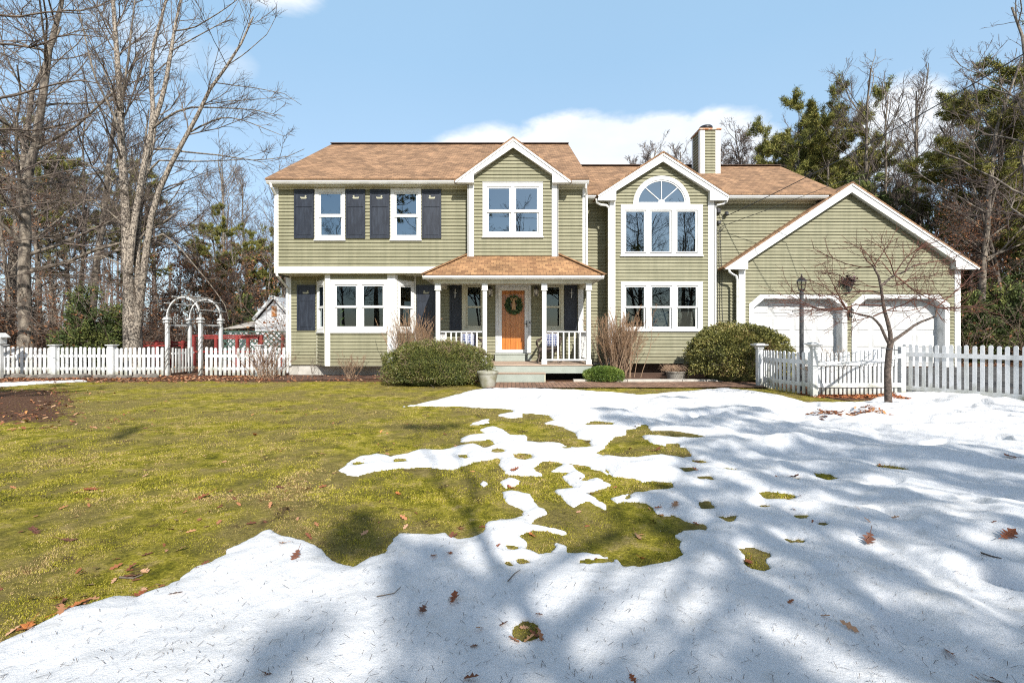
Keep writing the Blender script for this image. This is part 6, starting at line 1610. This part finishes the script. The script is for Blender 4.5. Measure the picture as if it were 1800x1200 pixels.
for (px, Y, h) in ((25, 15.6, 3.2), (70, 16.2, 3.6), (210, 17.5, 4), (262, 24, 4.4), (320, 25, 5.5), (360, 27, 6.2), (410, 28, 6), (450, 29.5, 7), (-20, 15.5, 3.4), (400, 27, 6.5), (300, 24, 6)):
    place(OG, px, Y, h, 5, 'twiggy sapling with rust brown leaves '+reg(px), 'sapling', 'brown-leaved saplings '+reg(px))
# behind the photographer: they shade the snow and show in the panes
for i, (x, y, h, pr) in enumerate(((19.5, -9, 13, PA), (-26, -14, 13, PA))):
    place(pr, 0, y, h, 12 if pr is PC else 14, 'unseen pine behind the photographer with clumps placed to shade the snow', group='pines behind the photographer', X=x)
for i, (x, y, h, pr) in enumerate(((-10.5, -3.6, 10, OA), (-14.5, -1, 12, OB), (-15, -6, 13, OD), (-3, -18, 15, OA), (3, -22, 16, OB), (9, -20, 17, OC), (15, -24, 16, OA), (-10, -24, 16, OD), (-18, -22, 15, OB), (22, -16, 15, OD), (6, -30, 18, OC), (-4, -32, 18, OB), (16.5, -2, 11, OB), (12.0, -3.5, 11, OA), (10.0, -7.5, 12, OD), (14.0, -5.5, 12, OC), (11, -11, 15, OB))):
    place(pr, 0, y, h, 14, 'bare tree across the road behind the photographer', group=g5, X=x)

# unseen pines behind the photographer, their needle clumps shaped to shade chosen patches of snow
rng = np.random.default_rng(303)
shade_in = [[(430,1260),(470,1150),(520,1090),(560,1030),(640,985),(700,1000),(760,955),(830,985),(900,1000),(930,1040),(850,1080),(800,1110),(880,1150),(1000,1130),(1090,1200),(1100,1500),(300,1500)],  # ground outlines that the needle clumps are arranged to shade
 [(560,960),(590,915),(640,905),(690,930),(690,975),(640,990),(590,990)],
 [(1010,880),(1080,870),(1150,930),(1260,990),(1240,1060),(1310,1100),(1270,1260),(2500,1260),(2500,860),(1900,800),(1620,790),(1420,765),(1300,722),(1180,702),(1040,708),(1050,735),(1210,775),(1190,830),(1250,862),(1120,850)],
 [(700,750),(760,742),(820,750),(760,760)], [(-300,676),(420,673),(330,705),(240,760),(100,830),(-300,900)]]
PW = [np.array([WG(max(min(a, 3000), -500), b) for a, b in q]) for q in shade_in]
gxs = rng.random(26000)*27-14; gys = rng.random(26000)*11+.6
inside = np.max([sdf(gxs, gys, q) for q in PW], 0)
den = np.where(gys < 5, .75*vnoise(gxs*2.7+.4*gys, gys*2.3, 92)+.25*vnoise(gxs*6, gys*6, 93), .7*vnoise(gxs*.95, gys*2.0, 94)+.3*vnoise(gxs*2.4, gys*3.5, 95)); left_ = gxs < -3
ok = (inside > .02) & (den+.08*(rng.random(len(gxs))-.5) > np.where(left_, .68, np.where(gys > 5, .49, .45)))
gxs, gys = gxs[ok], gys[ok]
# keep clumps apart
keep_ = []; cell = {}
for i in range(len(gxs)):
    k = (int(gxs[i]/.15+500), int(gys[i]/(.17+.012*gys[i]*2)))
    if k in cell: continue
    cell[k] = 1; keep_.append(i)
gxs, gys = gxs[keep_], gys[keep_]
hh = 5.2+2.6*fbm(gxs*.5, gys*.5, 95, 2)+.35*gys+rng.normal(size=len(gxs))*.35
CP = np.stack([gxs+.3625*hh, gys-1.225*hh, hh], -1)
TR = np.array([(4.4, -7.6), (7.6, -5.4), (2.4, -6.0), (10.8, -3.0), (12.5, -5.6), (-8.6, -1.6)]); HT = (7.6, 7.8, 7.0, 8.5, 8.5, 9)
own = np.argmin(np.linalg.norm(CP[:, None, :2]-TR[None], axis=2), 1)
dist_ = np.linalg.norm(CP[:, None, :2]-TR[None], axis=2).min(1)
for ti in range(len(TR)):
    m_ = (own == ti) & (dist_ < (2.6 if ti == 5 else 4.3))
    t = thing('pine_tree', (TR[ti][0], TR[ti][1], 0), 'unseen pine behind the photographer with clumps placed to shade the snow', 'tree', 'pines behind the photographer')
    T0 = flare(trunk_br(rng, (TR[ti][0], TR[ti][1], -.1), HT[ti], .19, .01, .01, 10, .2)); tube_obj('trunk', [(T0, 9)], m_bark, t)
    if m_.sum() < 2: continue
    Pc = CP[m_]; base = np.stack([np.full(len(Pc), TR[ti][0]), np.full(len(Pc), TR[ti][1]), np.maximum(Pc[:, 2]-.35*np.linalg.norm(Pc[:, :2]-TR[ti], axis=1)-.2, 1.8).clip(1.8, HT[ti]-.3)], -1)
    # clumps share a few main limbs: every fourth clump gets a limb, the others hang off the nearest limb tip
    ld = Pc[::4]; nb = base[::4]; tt = np.linspace(0, 1, 6)[None, :, None]; Lm = nb[:, None]*(1-tt)+ld[:, None]*tt; Lm[:, 1:-1] += rng.normal(size=Lm[:, 1:-1].shape)*.06
    near = ld[np.argmin(np.linalg.norm(Pc[:, None]-ld[None], axis=2), 1)]; tt4 = np.linspace(0, 1, 3)[None, :, None]; Ls = near[:, None]*(1-tt4)+(Pc+1e-3)[:, None]*tt4
    tube_obj('limbs', [(Br(Lm, np.tile(np.linspace(.035, .012, 6), (len(Lm), 1))), 5), (Br(Ls, np.tile(np.linspace(.012, .006, 3), (len(Ls), 1))), 3)], m_bark, t)
    V, Q = needles(rng, Pc, np.zeros_like(Pc), 90, .12, .013, .055); np_mesh('needles', V, Q, m_needle, t, attr=rng.random(len(Q)))

# ---- the big double-trunked tree behind the left fence
BY = 15.0
def P3(lst, Y0, dy=0, amp=.0): 
    n = len(lst); return [(WX(px, Y0+dy*i/(n-1)), Y0+dy*i/(n-1), WZ(py, Y0+dy*i/(n-1))) for i, (px, py) in enumerate(lst)]
def resamp(pts, n):
    pts = np.array(pts, float); d = np.r_[0, np.cumsum(np.linalg.norm(np.diff(pts, axis=0), axis=1))]; s = np.linspace(0, d[-1], n); return np.stack([np.interp(s, d, pts[:, i]) for i in range(3)], 1)
def limbset(specs, Y0, n=10):
    P = []; Rr = []
    for lst, r0, r1, dy in specs: P.append(resamp(P3(lst, Y0, dy), n)); Rr.append(np.linspace(r0, r1, n))
    return Br(np.array(P), np.array(Rr))
rng = np.random.default_rng(101)
bt = thing('double_trunk_tree', (WX(234, BY), BY, 0), 'large pale-barked tree with two trunks behind the left picket fence', 'tree')
main = limbset([([(234, 690), (235, 600), (230, 540), (224, 480), (222, 400), (220, 335), (214, 290), (213, 240), (212, 180), (208, 130), (203, 60), (197, -20), (192, -120)], .235, .045, .3),
 ([(236, 620), (242, 565), (250, 500), (256, 450), (264, 390), (275, 345), (300, 290), (310, 265), (335, 230), (355, 185), (375, 145), (400, 115), (425, 75), (445, 30)], .165, .03, -.5),
 ([(226, 480), (230, 440), (236, 393), (246, 330), (255, 280), (266, 230), (270, 180), (265, 140), (267, 90), (275, 60), (288, 20), (300, -40)], .145, .04, .6),
 ([(268, 222), (278, 195), (287, 165), (294, 130), (301, 90), (306, 55), (318, 0), (330, -60)], .10, .03, .2),
 ([(238, 620), (243, 560), (241, 470), (243, 400), (248, 340), (258, 300), (268, 260), (272, 220)], .13, .07, .9)], BY, 14)
main.R *= .76; main.R[0, 0] = .33; main.R[0, 1] = .27; main.R[0, 2] = .24
sec = limbset([([(335, 232), (360, 218), (395, 205), (430, 212), (460, 224), (500, 240)], .045, .012, -.5), ([(272, 262), (300, 262), (330, 268), (380, 272), (440, 282), (500, 278), (535, 262)], .055, .012, -.7),
 ([(262, 300), (280, 282), (310, 283), (350, 284), (400, 282), (450, 279), (480, 300)], .05, .012, .4), ([(268, 226), (285, 212), (305, 198), (340, 188), (395, 190), (440, 192), (500, 205)], .06, .012, -.3),
 ([(213, 245), (205, 215), (190, 180), (172, 150), (160, 110), (148, 60), (135, 0)], .075, .02, -.4), ([(213, 190), (216, 160), (225, 110), (230, 60), (236, 10), (245, -50)], .07, .02, .5),
 ([(218, 200), (208, 190), (196, 160), (178, 110), (150, 60), (130, 5)], .05, .02, 1.0), ([(246, 420), (262, 400), (290, 390), (310, 372), (340, 365)], .06, .02, .6),
 ([(266, 420), (290, 410), (320, 440), (345, 470), (370, 500), (395, 535), (402, 560)], .05, .012, -.6), ([(300, 290), (330, 300), (365, 310)], .03, .01, .5),
 ([(400, 115), (430, 95), (470, 60), (490, 20)], .025, .01, -.3), ([(375, 145), (410, 150), (450, 155), (500, 165), (530, 185)], .03, .01, -.2), ([(355, 185), (400, 178), (450, 175), (495, 170)], .03, .01, .4),
 ([(306, 55), (340, 50), (390, 20), (430, -10), (470, 10)], .035, .01, -.4), ([(301, 90), (345, 65), (400, 35), (420, 0)], .035, .01, .6), ([(222, 400), (190, 370), (150, 355), (90, 350), (30, 360)], .045, .012, -.9), ([(220, 340), (180, 300), (130, 280), (60, 285), (0, 300)], .05, .012, -1.2),
 ([(226, 470), (180, 450), (120, 462), (60, 470), (0, 480)], .035, .01, -1.0)], BY, 10)
sec.R *= .62
allb = cat(resbr := Br(np.array([resamp(p, 10) for p in main.P]), np.array([np.interp(np.linspace(0, 1, 10), np.linspace(0, 1, 14), r_) for r_ in main.R])), sec)
upper = Br(allb.P[:, 4:], allb.R[:, 4:])
L3 = spawn(rng, upper, 150, .0, 1, 38, (.22, .45), .34, 6, .11, .08, rmin=.009, lmax=2.4, flat=.2); L4 = spawn(rng, cat(Br(L3.P, L3.R)), 900, .15, 1, 34, (.35, .7), .6, 5, .13, .07, rmin=.006, lmin=.3, lmax=1.3)
L5 = spawn(rng, L4, 3000, .15, 1, 32, (.35, .8), .7, 4, .13, .08, rmin=.0045, lmin=.2, lmax=.7)
tube_obj('trunk', [(main, 14)], m_bark_light, bt); tube_obj('limbs', [(sec, 8)], m_bark, bt); tube_obj('crown', [(L3, 5), (L4, 3), (L5, 3)], m_twig, bt)

# ---- little ornamental tree in front of the right fence
rng = np.random.default_rng(202); TYr = 8.15
ot = thing('ornamental_tree', (WX(1562, TYr), TYr, 0), 'small leafless ornamental tree with spreading reddish twigs standing in the snow', 'tree')
main = limbset([([(1562, 722), (1561, 690), (1560, 650), (1563, 615), (1566, 600)], .060, .046, 0), ([(1566, 604), (1565, 585), (1559, 560), (1553, 540), (1550, 515), (1548, 500), (1543, 480), (1535, 468)], .036, .015, -.1), ([(1564, 606), (1556, 592), (1548, 573), (1537, 560), (1530, 556), (1516, 553)], .028, .012, -.4),
 ([(1568, 600), (1590, 585), (1612, 568), (1634, 560), (1645, 556), (1647, 540)], .028, .014, .3), ([(1549, 502), (1560, 493), (1572, 483), (1590, 478), (1603, 468), (1617, 463)], .022, .010, .2)], TYr, 8)
sec = limbset([([(1535, 556), (1560, 545), (1590, 535), (1615, 520), (1630, 516)], .012, .005, -.5), ([(1530, 557), (1505, 552), (1480, 540), (1450, 545), (1425, 540), (1400, 530)], .013, .004, -.3), ([(1516, 553), (1490, 548), (1470, 520), (1450, 505), (1420, 490)], .010, .004, .5),
 ([(1552, 537), (1510, 535), (1500, 535), (1480, 545), (1440, 543), (1410, 530), (1388, 520)], .012, .004, -.6), ([(1550, 515), (1520, 510), (1490, 515), (1440, 520), (1400, 515)], .012, .004, .3), ([(1490, 545), (1478, 525), (1465, 505)], .008, .003, 0), ([(1487, 545), (1470, 510), (1455, 480), (1449, 462)], .009, .003, -.3),
 ([(1535, 468), (1518, 470), (1490, 465), (1460, 452), (1430, 437)], .010, .004, .3), ([(1535, 468), (1520, 455), (1512, 425)], .009, .003, .0), ([(1540, 470), (1525, 445), (1500, 430), (1480, 424)], .008, .003, -.4), ([(1536, 468), (1555, 440), (1565, 425), (1580, 418)], .009, .003, .4),
 ([(1572, 483), (1565, 460), (1550, 435), (1520, 418)], .009, .003, -.2), ([(1572, 483), (1590, 455), (1610, 440), (1630, 428)], .010, .003, .1), ([(1590, 478), (1605, 450), (1622, 430), (1640, 445)], .009, .003, .4), ([(1575, 485), (1600, 505), (1620, 520), (1650, 528), (1668, 548)], .011, .004, -.3),
 ([(1568, 483), (1550, 460), (1530, 450), (1518, 445)], .008, .003, .5), ([(1603, 468), (1640, 460), (1670, 455), (1700, 440)], .009, .003, .2), ([(1647, 540), (1680, 542), (1720, 540), (1745, 545)], .011, .003, .0), ([(1647, 540), (1670, 520), (1695, 500), (1710, 480)], .010, .003, .5),
 ([(1645, 540), (1690, 548), (1730, 548)], .009, .003, -.5), ([(1647, 540), (1620, 528), (1590, 520), (1560, 530)], .009, .003, -.7), ([(1530, 557), (1510, 562), (1490, 568), (1470, 566)], .008, .003, -.3), ([(1552, 545), (1590, 548), (1625, 540), (1650, 520)], .009, .003, .6),
 ([(1645, 545), (1655, 560), (1665, 568)], .007, .003, -.3), ([(1550, 500), (1575, 505), (1600, 490), (1640, 485), (1680, 480)], .009, .003, .7), ([(1548, 505), (1500, 500), (1470, 480), (1440, 478)], .008, .003, .8)], TYr, 8)
L3 = spawn(rng, sec, 320, .15, 1, 38, (.3, .65), .6, 5, .10, .03, rmin=.0045, lmax=.8); L4 = spawn(rng, cat(spawn(rng, sec, 60, .4, 1, 30, (.3, .5), .6, 5, .1, .05, rmin=.003, lmax=.6), L3), 900, .1, 1, 42, (.2, .5), .7, 5, .14, .04, rmin=.0028, lmin=.08, lmax=.3)
tube_obj('trunk', [(main, 10)], M('dark_ornamental_bark', (.17, .13, .105), (.06, .048, .04), rough=.95, scale=22, bump=.9), ot); sec.R *= 1.15
tube_obj('crown', [(sec, 5), (L3, 4), (L4, 3)], m_redtwig, ot)
t = MB(); t.tube([on(1549, 611, TYr-.04), on(1562, 613, TYr-.06), on(1582, 616, TYr+.02)], .009, 5); t.build('broken_twig', m_iron, ot)

# ---- evergreen shrubs
def bush(name, cx, cy, rx_, ry_, h, n, size, stops, label, seed, lump=.16, asp=.55, zc=.45, flatb=.15):
    rng = np.random.default_rng(seed); base = gz(cx, cy); t = thing(name, (cx, cy, base), label, 'bush')
    d = rng.normal(size=(n, 3)); d /= np.linalg.norm(d, axis=1)[:, None]; d[:, 2] = np.where(d[:, 2] < -.45, -d[:, 2], d[:, 2])
    az = np.arctan2(d[:, 1], d[:, 0]); lum = 1+lump*(fbm(az*1.9+seed, d[:, 2]*2.4+seed, seed, 3)-.5)*2+.12*(fbm(az*7+seed, d[:, 2]*8, seed+3, 2)-.5)*2
    k = lum*(1-.30*rng.random(n)**1.8); z0 = h*zc; P = np.stack([cx+d[:, 0]*rx_*k, cy+d[:, 1]*ry_*k, base+z0+d[:, 2]*np.where(d[:, 2] > 0, h-z0, z0*1.7)*k], -1); P[:, 2] = np.maximum(P[:, 2], base+.02)
    V, Q = leaf_quads(P, size, asp, rng, up=d*1.1, jitter=.9); r_ = np.clip(.6*fbm(P[:, 0]*3.1, P[:, 2]*3.1+P[:, 1]*2, seed+8, 3)+.5*rng.random(n)-.03, 0, 1)
    np_mesh('foliage', V, Q, M_attr(name+'_leaves', stops, rough=.5, spec=.35), t, attr=r_)
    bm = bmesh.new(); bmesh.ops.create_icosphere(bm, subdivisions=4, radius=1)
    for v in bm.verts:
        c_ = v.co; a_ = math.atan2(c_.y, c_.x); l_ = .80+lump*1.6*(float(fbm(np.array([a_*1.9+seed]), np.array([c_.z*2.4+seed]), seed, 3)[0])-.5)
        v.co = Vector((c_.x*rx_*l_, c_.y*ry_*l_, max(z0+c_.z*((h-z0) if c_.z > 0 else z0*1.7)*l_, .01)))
    me = bpy.data.meshes.new('dark_core'); bm.to_mesh(me); bm.free(); me.materials.append(M(name+'_inner', stops[0][1], stops[1][1], rough=.9, scale=14, bump=1, bscale=30)); io = bpy.data.objects.new('dark_core', me); C.objects.link(io); io.parent = t  # solid core in the darkest leaf tones, added as the shrub's shaded depth
    # inner stems
    m_ = 70; S = np.tile([[cx, cy, base]], (m_, 1))+rng.normal(size=(m_, 3))*[rx_*.15, ry_*.15, 0]; dd = rng.normal(size=(m_, 3))*[.8, .8, .35]+[0, 0, .75]; dd /= np.linalg.norm(dd, axis=1)[:, None]
    L1 = polyl(rng, S, dd, np.full(m_, h*.8), np.full(m_, .012), np.full(m_, .006), 5, .1, .03); L2 = spawn(rng, L1, 400, .3, 1, 40, (.3, .5), .7, 3, .1, .05, rmin=.004); tube_obj('stems', [(L1, 4), (L2, 3)], m_twig, t)
    return t
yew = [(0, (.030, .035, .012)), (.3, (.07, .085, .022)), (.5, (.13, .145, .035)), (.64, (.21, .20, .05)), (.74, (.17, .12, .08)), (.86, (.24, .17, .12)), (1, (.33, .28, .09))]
bush('rounded_shrub', -1.92, 11.75, 1.42, .95, 1.10, 52000, .042, yew, 'wide rounded yew shrub left of the porch step', 31, asp=.40, zc=.38)
box_ = [(0, (.025, .045, .012)), (.4, (.07, .12, .02)), (.7, (.15, .21, .035)), (1, (.25, .28, .06))]
bush('boxwood_shrub', 2.45, 12.15, .53, .40, .42, 16000, .030, box_, 'small tight green boxwood ball right of the porch step', 32, lump=.08)
holly = [(0, (.03, .036, .014)), (.3, (.09, .095, .028)), (.5, (.17, .17, .045)), (.7, (.28, .25, .075)), (.85, (.26, .17, .08)), (1, (.42, .34, .13))]
bush('rhododendron_shrub', 6.1, 12.3, 1.36, .98, 1.50, 46000, .052, holly, 'large rounded broadleaf shrub beside the garage and wing', 33, asp=.5, lump=.14)
# ---- bare shrubs
def bare_shrub(name, x, y, h, w_, n, label, seed, mat, tm, r0=.010, lean=.5, tw=900, top=None, tl=(.15, .35)):
    rng = np.random.default_rng(seed); base = gz(x, y); t = thing(name, (x, y, base), label, 'bare shrub')
    S = np.tile([[x, y, base-.02]], (n, 1))+rng.normal(size=(n, 3))*[w_*.12, w_*.10, 0]; az = rng.random(n)*2*np.pi; ln = lean*np.sqrt(rng.random(n))
    D = np.stack([np.cos(az)*ln, np.sin(az)*ln*.8, np.ones(n)], -1); D /= np.linalg.norm(D, axis=1)[:, None]
    L1 = polyl(rng, S, D, h*(.7+.35*rng.random(n)), np.full(n, r0), np.full(n, r0*.35), 7, .07, .02); L2 = spawn(rng, L1, n*4, .3, 1, 24, (.2, .45), .65, 5, .08, .06, rmin=.0035, lmin=.1)
    L3 = spawn(rng, L2, tw, .3, 1, 28, tl, .7, 4, .1, .08, rmin=.0028, lmin=.07, lmax=.25)
    tube_obj('stems', [(L1, 5), (L2, 4)], mat, t); tube_obj('twigs', [(L3, 3)], tm, t); return t
m_rusttwig = M('rust_twig', (.36, .22, .12), (.22, .13, .075), rough=.9, scale=5)
bare_shrub('bare_shrub', WX(1085, 13.05), 13.05, 1.80, 1.5, 120, 'tall leafless shrub with rusty tips between the porch and the wing windows', 41, m_tanstem, m_rusttwig, .012, .42, 5200)
bare_shrub('bare_shrub', WX(722, 12.9), 12.9, 1.85, 1.2, 70, 'leafless tan shrub in front of the right side of the bay window', 42, m_tanstem, m_rusttwig, .011, .42, 2600)
bare_shrub('bare_shrub', WX(468, 13.2), 13.2, 1.0, 1.3, 60, 'low spreading leafless shrub against the fence at the house corner', 43, m_tanstem, m_redtwig, .007, .95, 1100)
bare_shrub('bare_shrub', WX(617, 13.0), 13.0, .78, .8, 26, 'small leafless shrub under the bay window', 44, m_tanstem, m_tanstem, .006, .9, 300)
bare_shrub('bare_shrub', WX(548, 13.3), 13.3, .75, .3, 7, 'tiny thin leafless shrub by the house foundation', 45, m_twig, m_twig, .006, .5, 60)
bare_shrub('bare_shrub', WX(1350, 11.4), 11.4, .95, .7, 34, 'tangled reddish bare twigs at the left end of the curved fence', 46, m_redtwig, m_redtwig, .006, .6, 700)
bare_shrub('bare_shrub', WX(1465, 9.75), 9.75, 1.05, 1.3, 24, 'thin pale bare twigs poking through the scooped picket fence', 47, m_tanstem, m_tanstem, .005, .8, 300)
# ---- undergrowth
def brush(name, n, X0, X1, Y0, Y1, h0, h1, label, seed, mat, lf=0):
    rng = np.random.default_rng(seed); S = np.stack([X0+(X1-X0)*rng.random(n), Y0+(Y1-Y0)*rng.random(n)**1.3, np.zeros(n)], -1); az = rng.random(n)*2*np.pi; ln = .2+1.0*rng.random(n)
    pxs = 900+F*S[:, 0]/S[:, 1]; kp = ~((pxs > 236) & (pxs < 520) & (S[:, 1] < 22.4)); S, az, ln = S[kp], az[kp], ln[kp]; n = len(S)
    D = np.stack([np.cos(az)*ln, np.sin(az)*ln, np.ones(n)], -1); D /= np.linalg.norm(D, axis=1)[:, None]; h = h0+(h1-h0)*rng.random(n)*(1+.5*(fbm(S[:, 0]*.3, S[:, 1]*.3, seed, 2)-.5))
    L1 = polyl(rng, S, D, h, np.full(n, .013), np.full(n, .006), 6, .14, -.03); L2 = spawn(rng, L1, n*5, .15, 1, 45, (.25, .6), .7, 4, .15, -.01, rmin=.006, lmin=.2); L3 = spawn(rng, L2, n*8, .1, 1, 40, (.3, .7), .7, 3, .15, .0, rmin=.005, lmin=.12)
    tag(tube_obj(name, [(L1, 4), (L2, 3), (L3, 3)], mat), label, 'undergrowth', kind='stuff')
    if lf:
        P, _ = tip_points(L3, 1, .2, rng); P = P[fbm(P[:, 0]*.5, P[:, 1]*.5+P[:, 2], seed+1, 3)+.3*(rng.random(len(P))-.5) > 1-lf]; P = np.repeat(P, 2, 0)+rng.normal(size=(len(P)*2, 3))*.06
        V, Q = leaf_quads(P, .095, .6, rng); tag(np_mesh(name+'_leaves', V, Q, m_brownleaf, attr=rng.random(len(Q))), 'brown leaves clinging to the '+label, 'leaves', kind='stuff')
m_brush = M('tan_brush', (.25, .185, .135), (.13, .09, .07), rough=.95, scale=3)
brush('undergrowth', 1500, -30, -7.6, 15.2, 27, 1.0, 3.4, 'tangled bare brush behind the left fence', 51, m_brush, .5)
brush('undergrowth', 700, 14.4, 28, 15.0, 26, .8, 2.8, 'tangled bare brush behind the right fence', 52, m_brush, .45)
brush('undergrowth', 500, -32, 30, 27, 40, 1.5, 4.5, 'distant bare brush behind the house', 53, m_fartwig, .58)
# long pale arching branches crossing the left woods close to the fence
rng = np.random.default_rng(61); arc = limbset([([(-40, 380), (60, 358), (140, 352), (230, 350)], .03, .01, -.5), ([(-40, 545), (40, 530), (110, 500), (190, 495), (260, 505)], .022, .007, .5), ([(-40, 500), (50, 480), (150, 483), (230, 480)], .02, .006, 0), ([(-60, 300), (40, 318), (120, 300), (200, 292)], .03, .01, .6), ([(-40, 430), (60, 420), (130, 400), (200, 405)], .02, .007, .2),
 ([(-60, 180), (20, 170), (70, 155), (130, 140), (200, 150)], .05, .015, 0), ([(-60, 250), (0, 225), (60, 230), (130, 215), (190, 190)], .045, .014, .8), ([(-60, 90), (0, 75), (60, 85), (110, 60), (180, 65)], .05, .015, .4), ([(-60, 20), (30, 30), (90, 20), (150, 25)], .05, .015, -.3), ([(-60, 340), (30, 330), (90, 345), (150, 330)], .03, .01, .9)], 12.6, 10)
arc.R *= .75
q3 = spawn(rng, arc, 170, .05, 1, 42, (.2, .45), .5, 6, .14, .04, rmin=.006, lmax=1.6); q4 = spawn(rng, q3, 1700, .1, 1, 38, (.3, .7), .7, 4, .14, .05, rmin=.0042, lmin=.15, lmax=.7)
ow = thing('overhanging_oak', (-16.6, 12.6, 0), 'lichen-covered oak outside the left edge reaching long branches into the picture', 'tree')
tube_obj('trunk', [(Br(resamp([(-16.6, 12.6, -.1), (-16.5, 12.6, 3), (-16.3, 12.7, 6), (-16.0, 12.6, 9), (-15.8, 12.7, 12)], 8)[None], np.linspace(.3, .12, 8)[None]), 10), (Br(np.array([resamp([(-16.3, 12.6, z-.6), (p[0][0], p[0][1], p[0][2])], 4) for p in arc.P for z in [p[0][2]]]), np.tile(np.linspace(.07, .045, 4), (len(arc.P), 1))), 5)], m_bark, ow)
tube_obj('crown', [(arc, 6), (q3, 4), (q4, 3)], m_bark_light if False else m_twig, ow)
# ---- the far wood
rng = np.random.default_rng(71); n = 300; az = (rng.random(n)*2-1)*1.15; Yd = 42+rng.random(n)*45; S = np.stack([np.tan(az)*Yd*.9, Yd, np.zeros(n)-.1], -1); H = 12+5*rng.random(n)
D = np.tile([[0, 0, 1.]], (n, 1))+rng.normal(size=(n, 3))*.04; T0 = polyl(rng, S, D, H, .10+.12*rng.random(n), np.full(n, .03), 6, .04, .03)
L1 = spawn(rng, T0, n*11, .3, 1, 45, (.16, .34), .5, 4, .12, .08, rmin=.022); L2 = spawn(rng, L1, n*34, .1, 1, 40, (.3, .6), .7, 3, .12, .08, rmin=.014, lmin=.4)
tag(tube_obj('distant_woods', [(T0, 4), (L1, 3), (L2, 3)], m_fartwig), 'distant mass of bare grey woodland behind the house and fences', 'woodland', kind='stuff')
n = 70; X = (rng.random(n)*2-1)*70; X = np.abs(X); Yd = 45+25*rng.random(n); cs = []
P = []; 
for i in range(n):
    hh = 5+7*rng.random(); q = rng.normal(size=(420, 3))*[1.6, 1.6, hh*.22]+[X[i], Yd[i], hh*.6]; P.append(q)
P = np.concatenate(P); P = P[P[:, 2] > .3]; V, Q = leaf_quads(P, .5, .5, rng); tag(np_mesh('distant_evergreens', V, Q, m_dkneedle, attr=rng.random(len(Q))), 'distant dark evergreens mixed into the far woodland', 'woodland', kind='stuff')

# ---- labels: look-alikes in view are told apart by their order from the left
ORD = ['first', 'second', 'third', 'fourth', 'fifth', 'sixth', 'seventh', 'eighth', 'ninth', 'tenth', 'eleventh', 'twelfth', 'thirteenth', 'fourteenth', 'fifteenth', 'sixteenth', 'seventeenth', 'eighteenth']
by = {}
for o in list(C.objects):
    if o.parent is None and o.get('label') and o.get('kind') is None: by.setdefault(o['label'], []).append(o)
for lab, obs in by.items():
    if len(obs) < 2 or 'behind the photographer' in lab or 'porch chair' in lab: continue
    obs.sort(key=lambda o: o.location.x/max(o.location.y, .1))
    for i, o in enumerate(obs):
        w_ = 'leftmost' if i == 0 else 'rightmost' if i == len(obs)-1 else ORD[min(i, 17)]+' from the left,'
        o['label'] = ' '.join((w_+' '+lab).split()[:16])
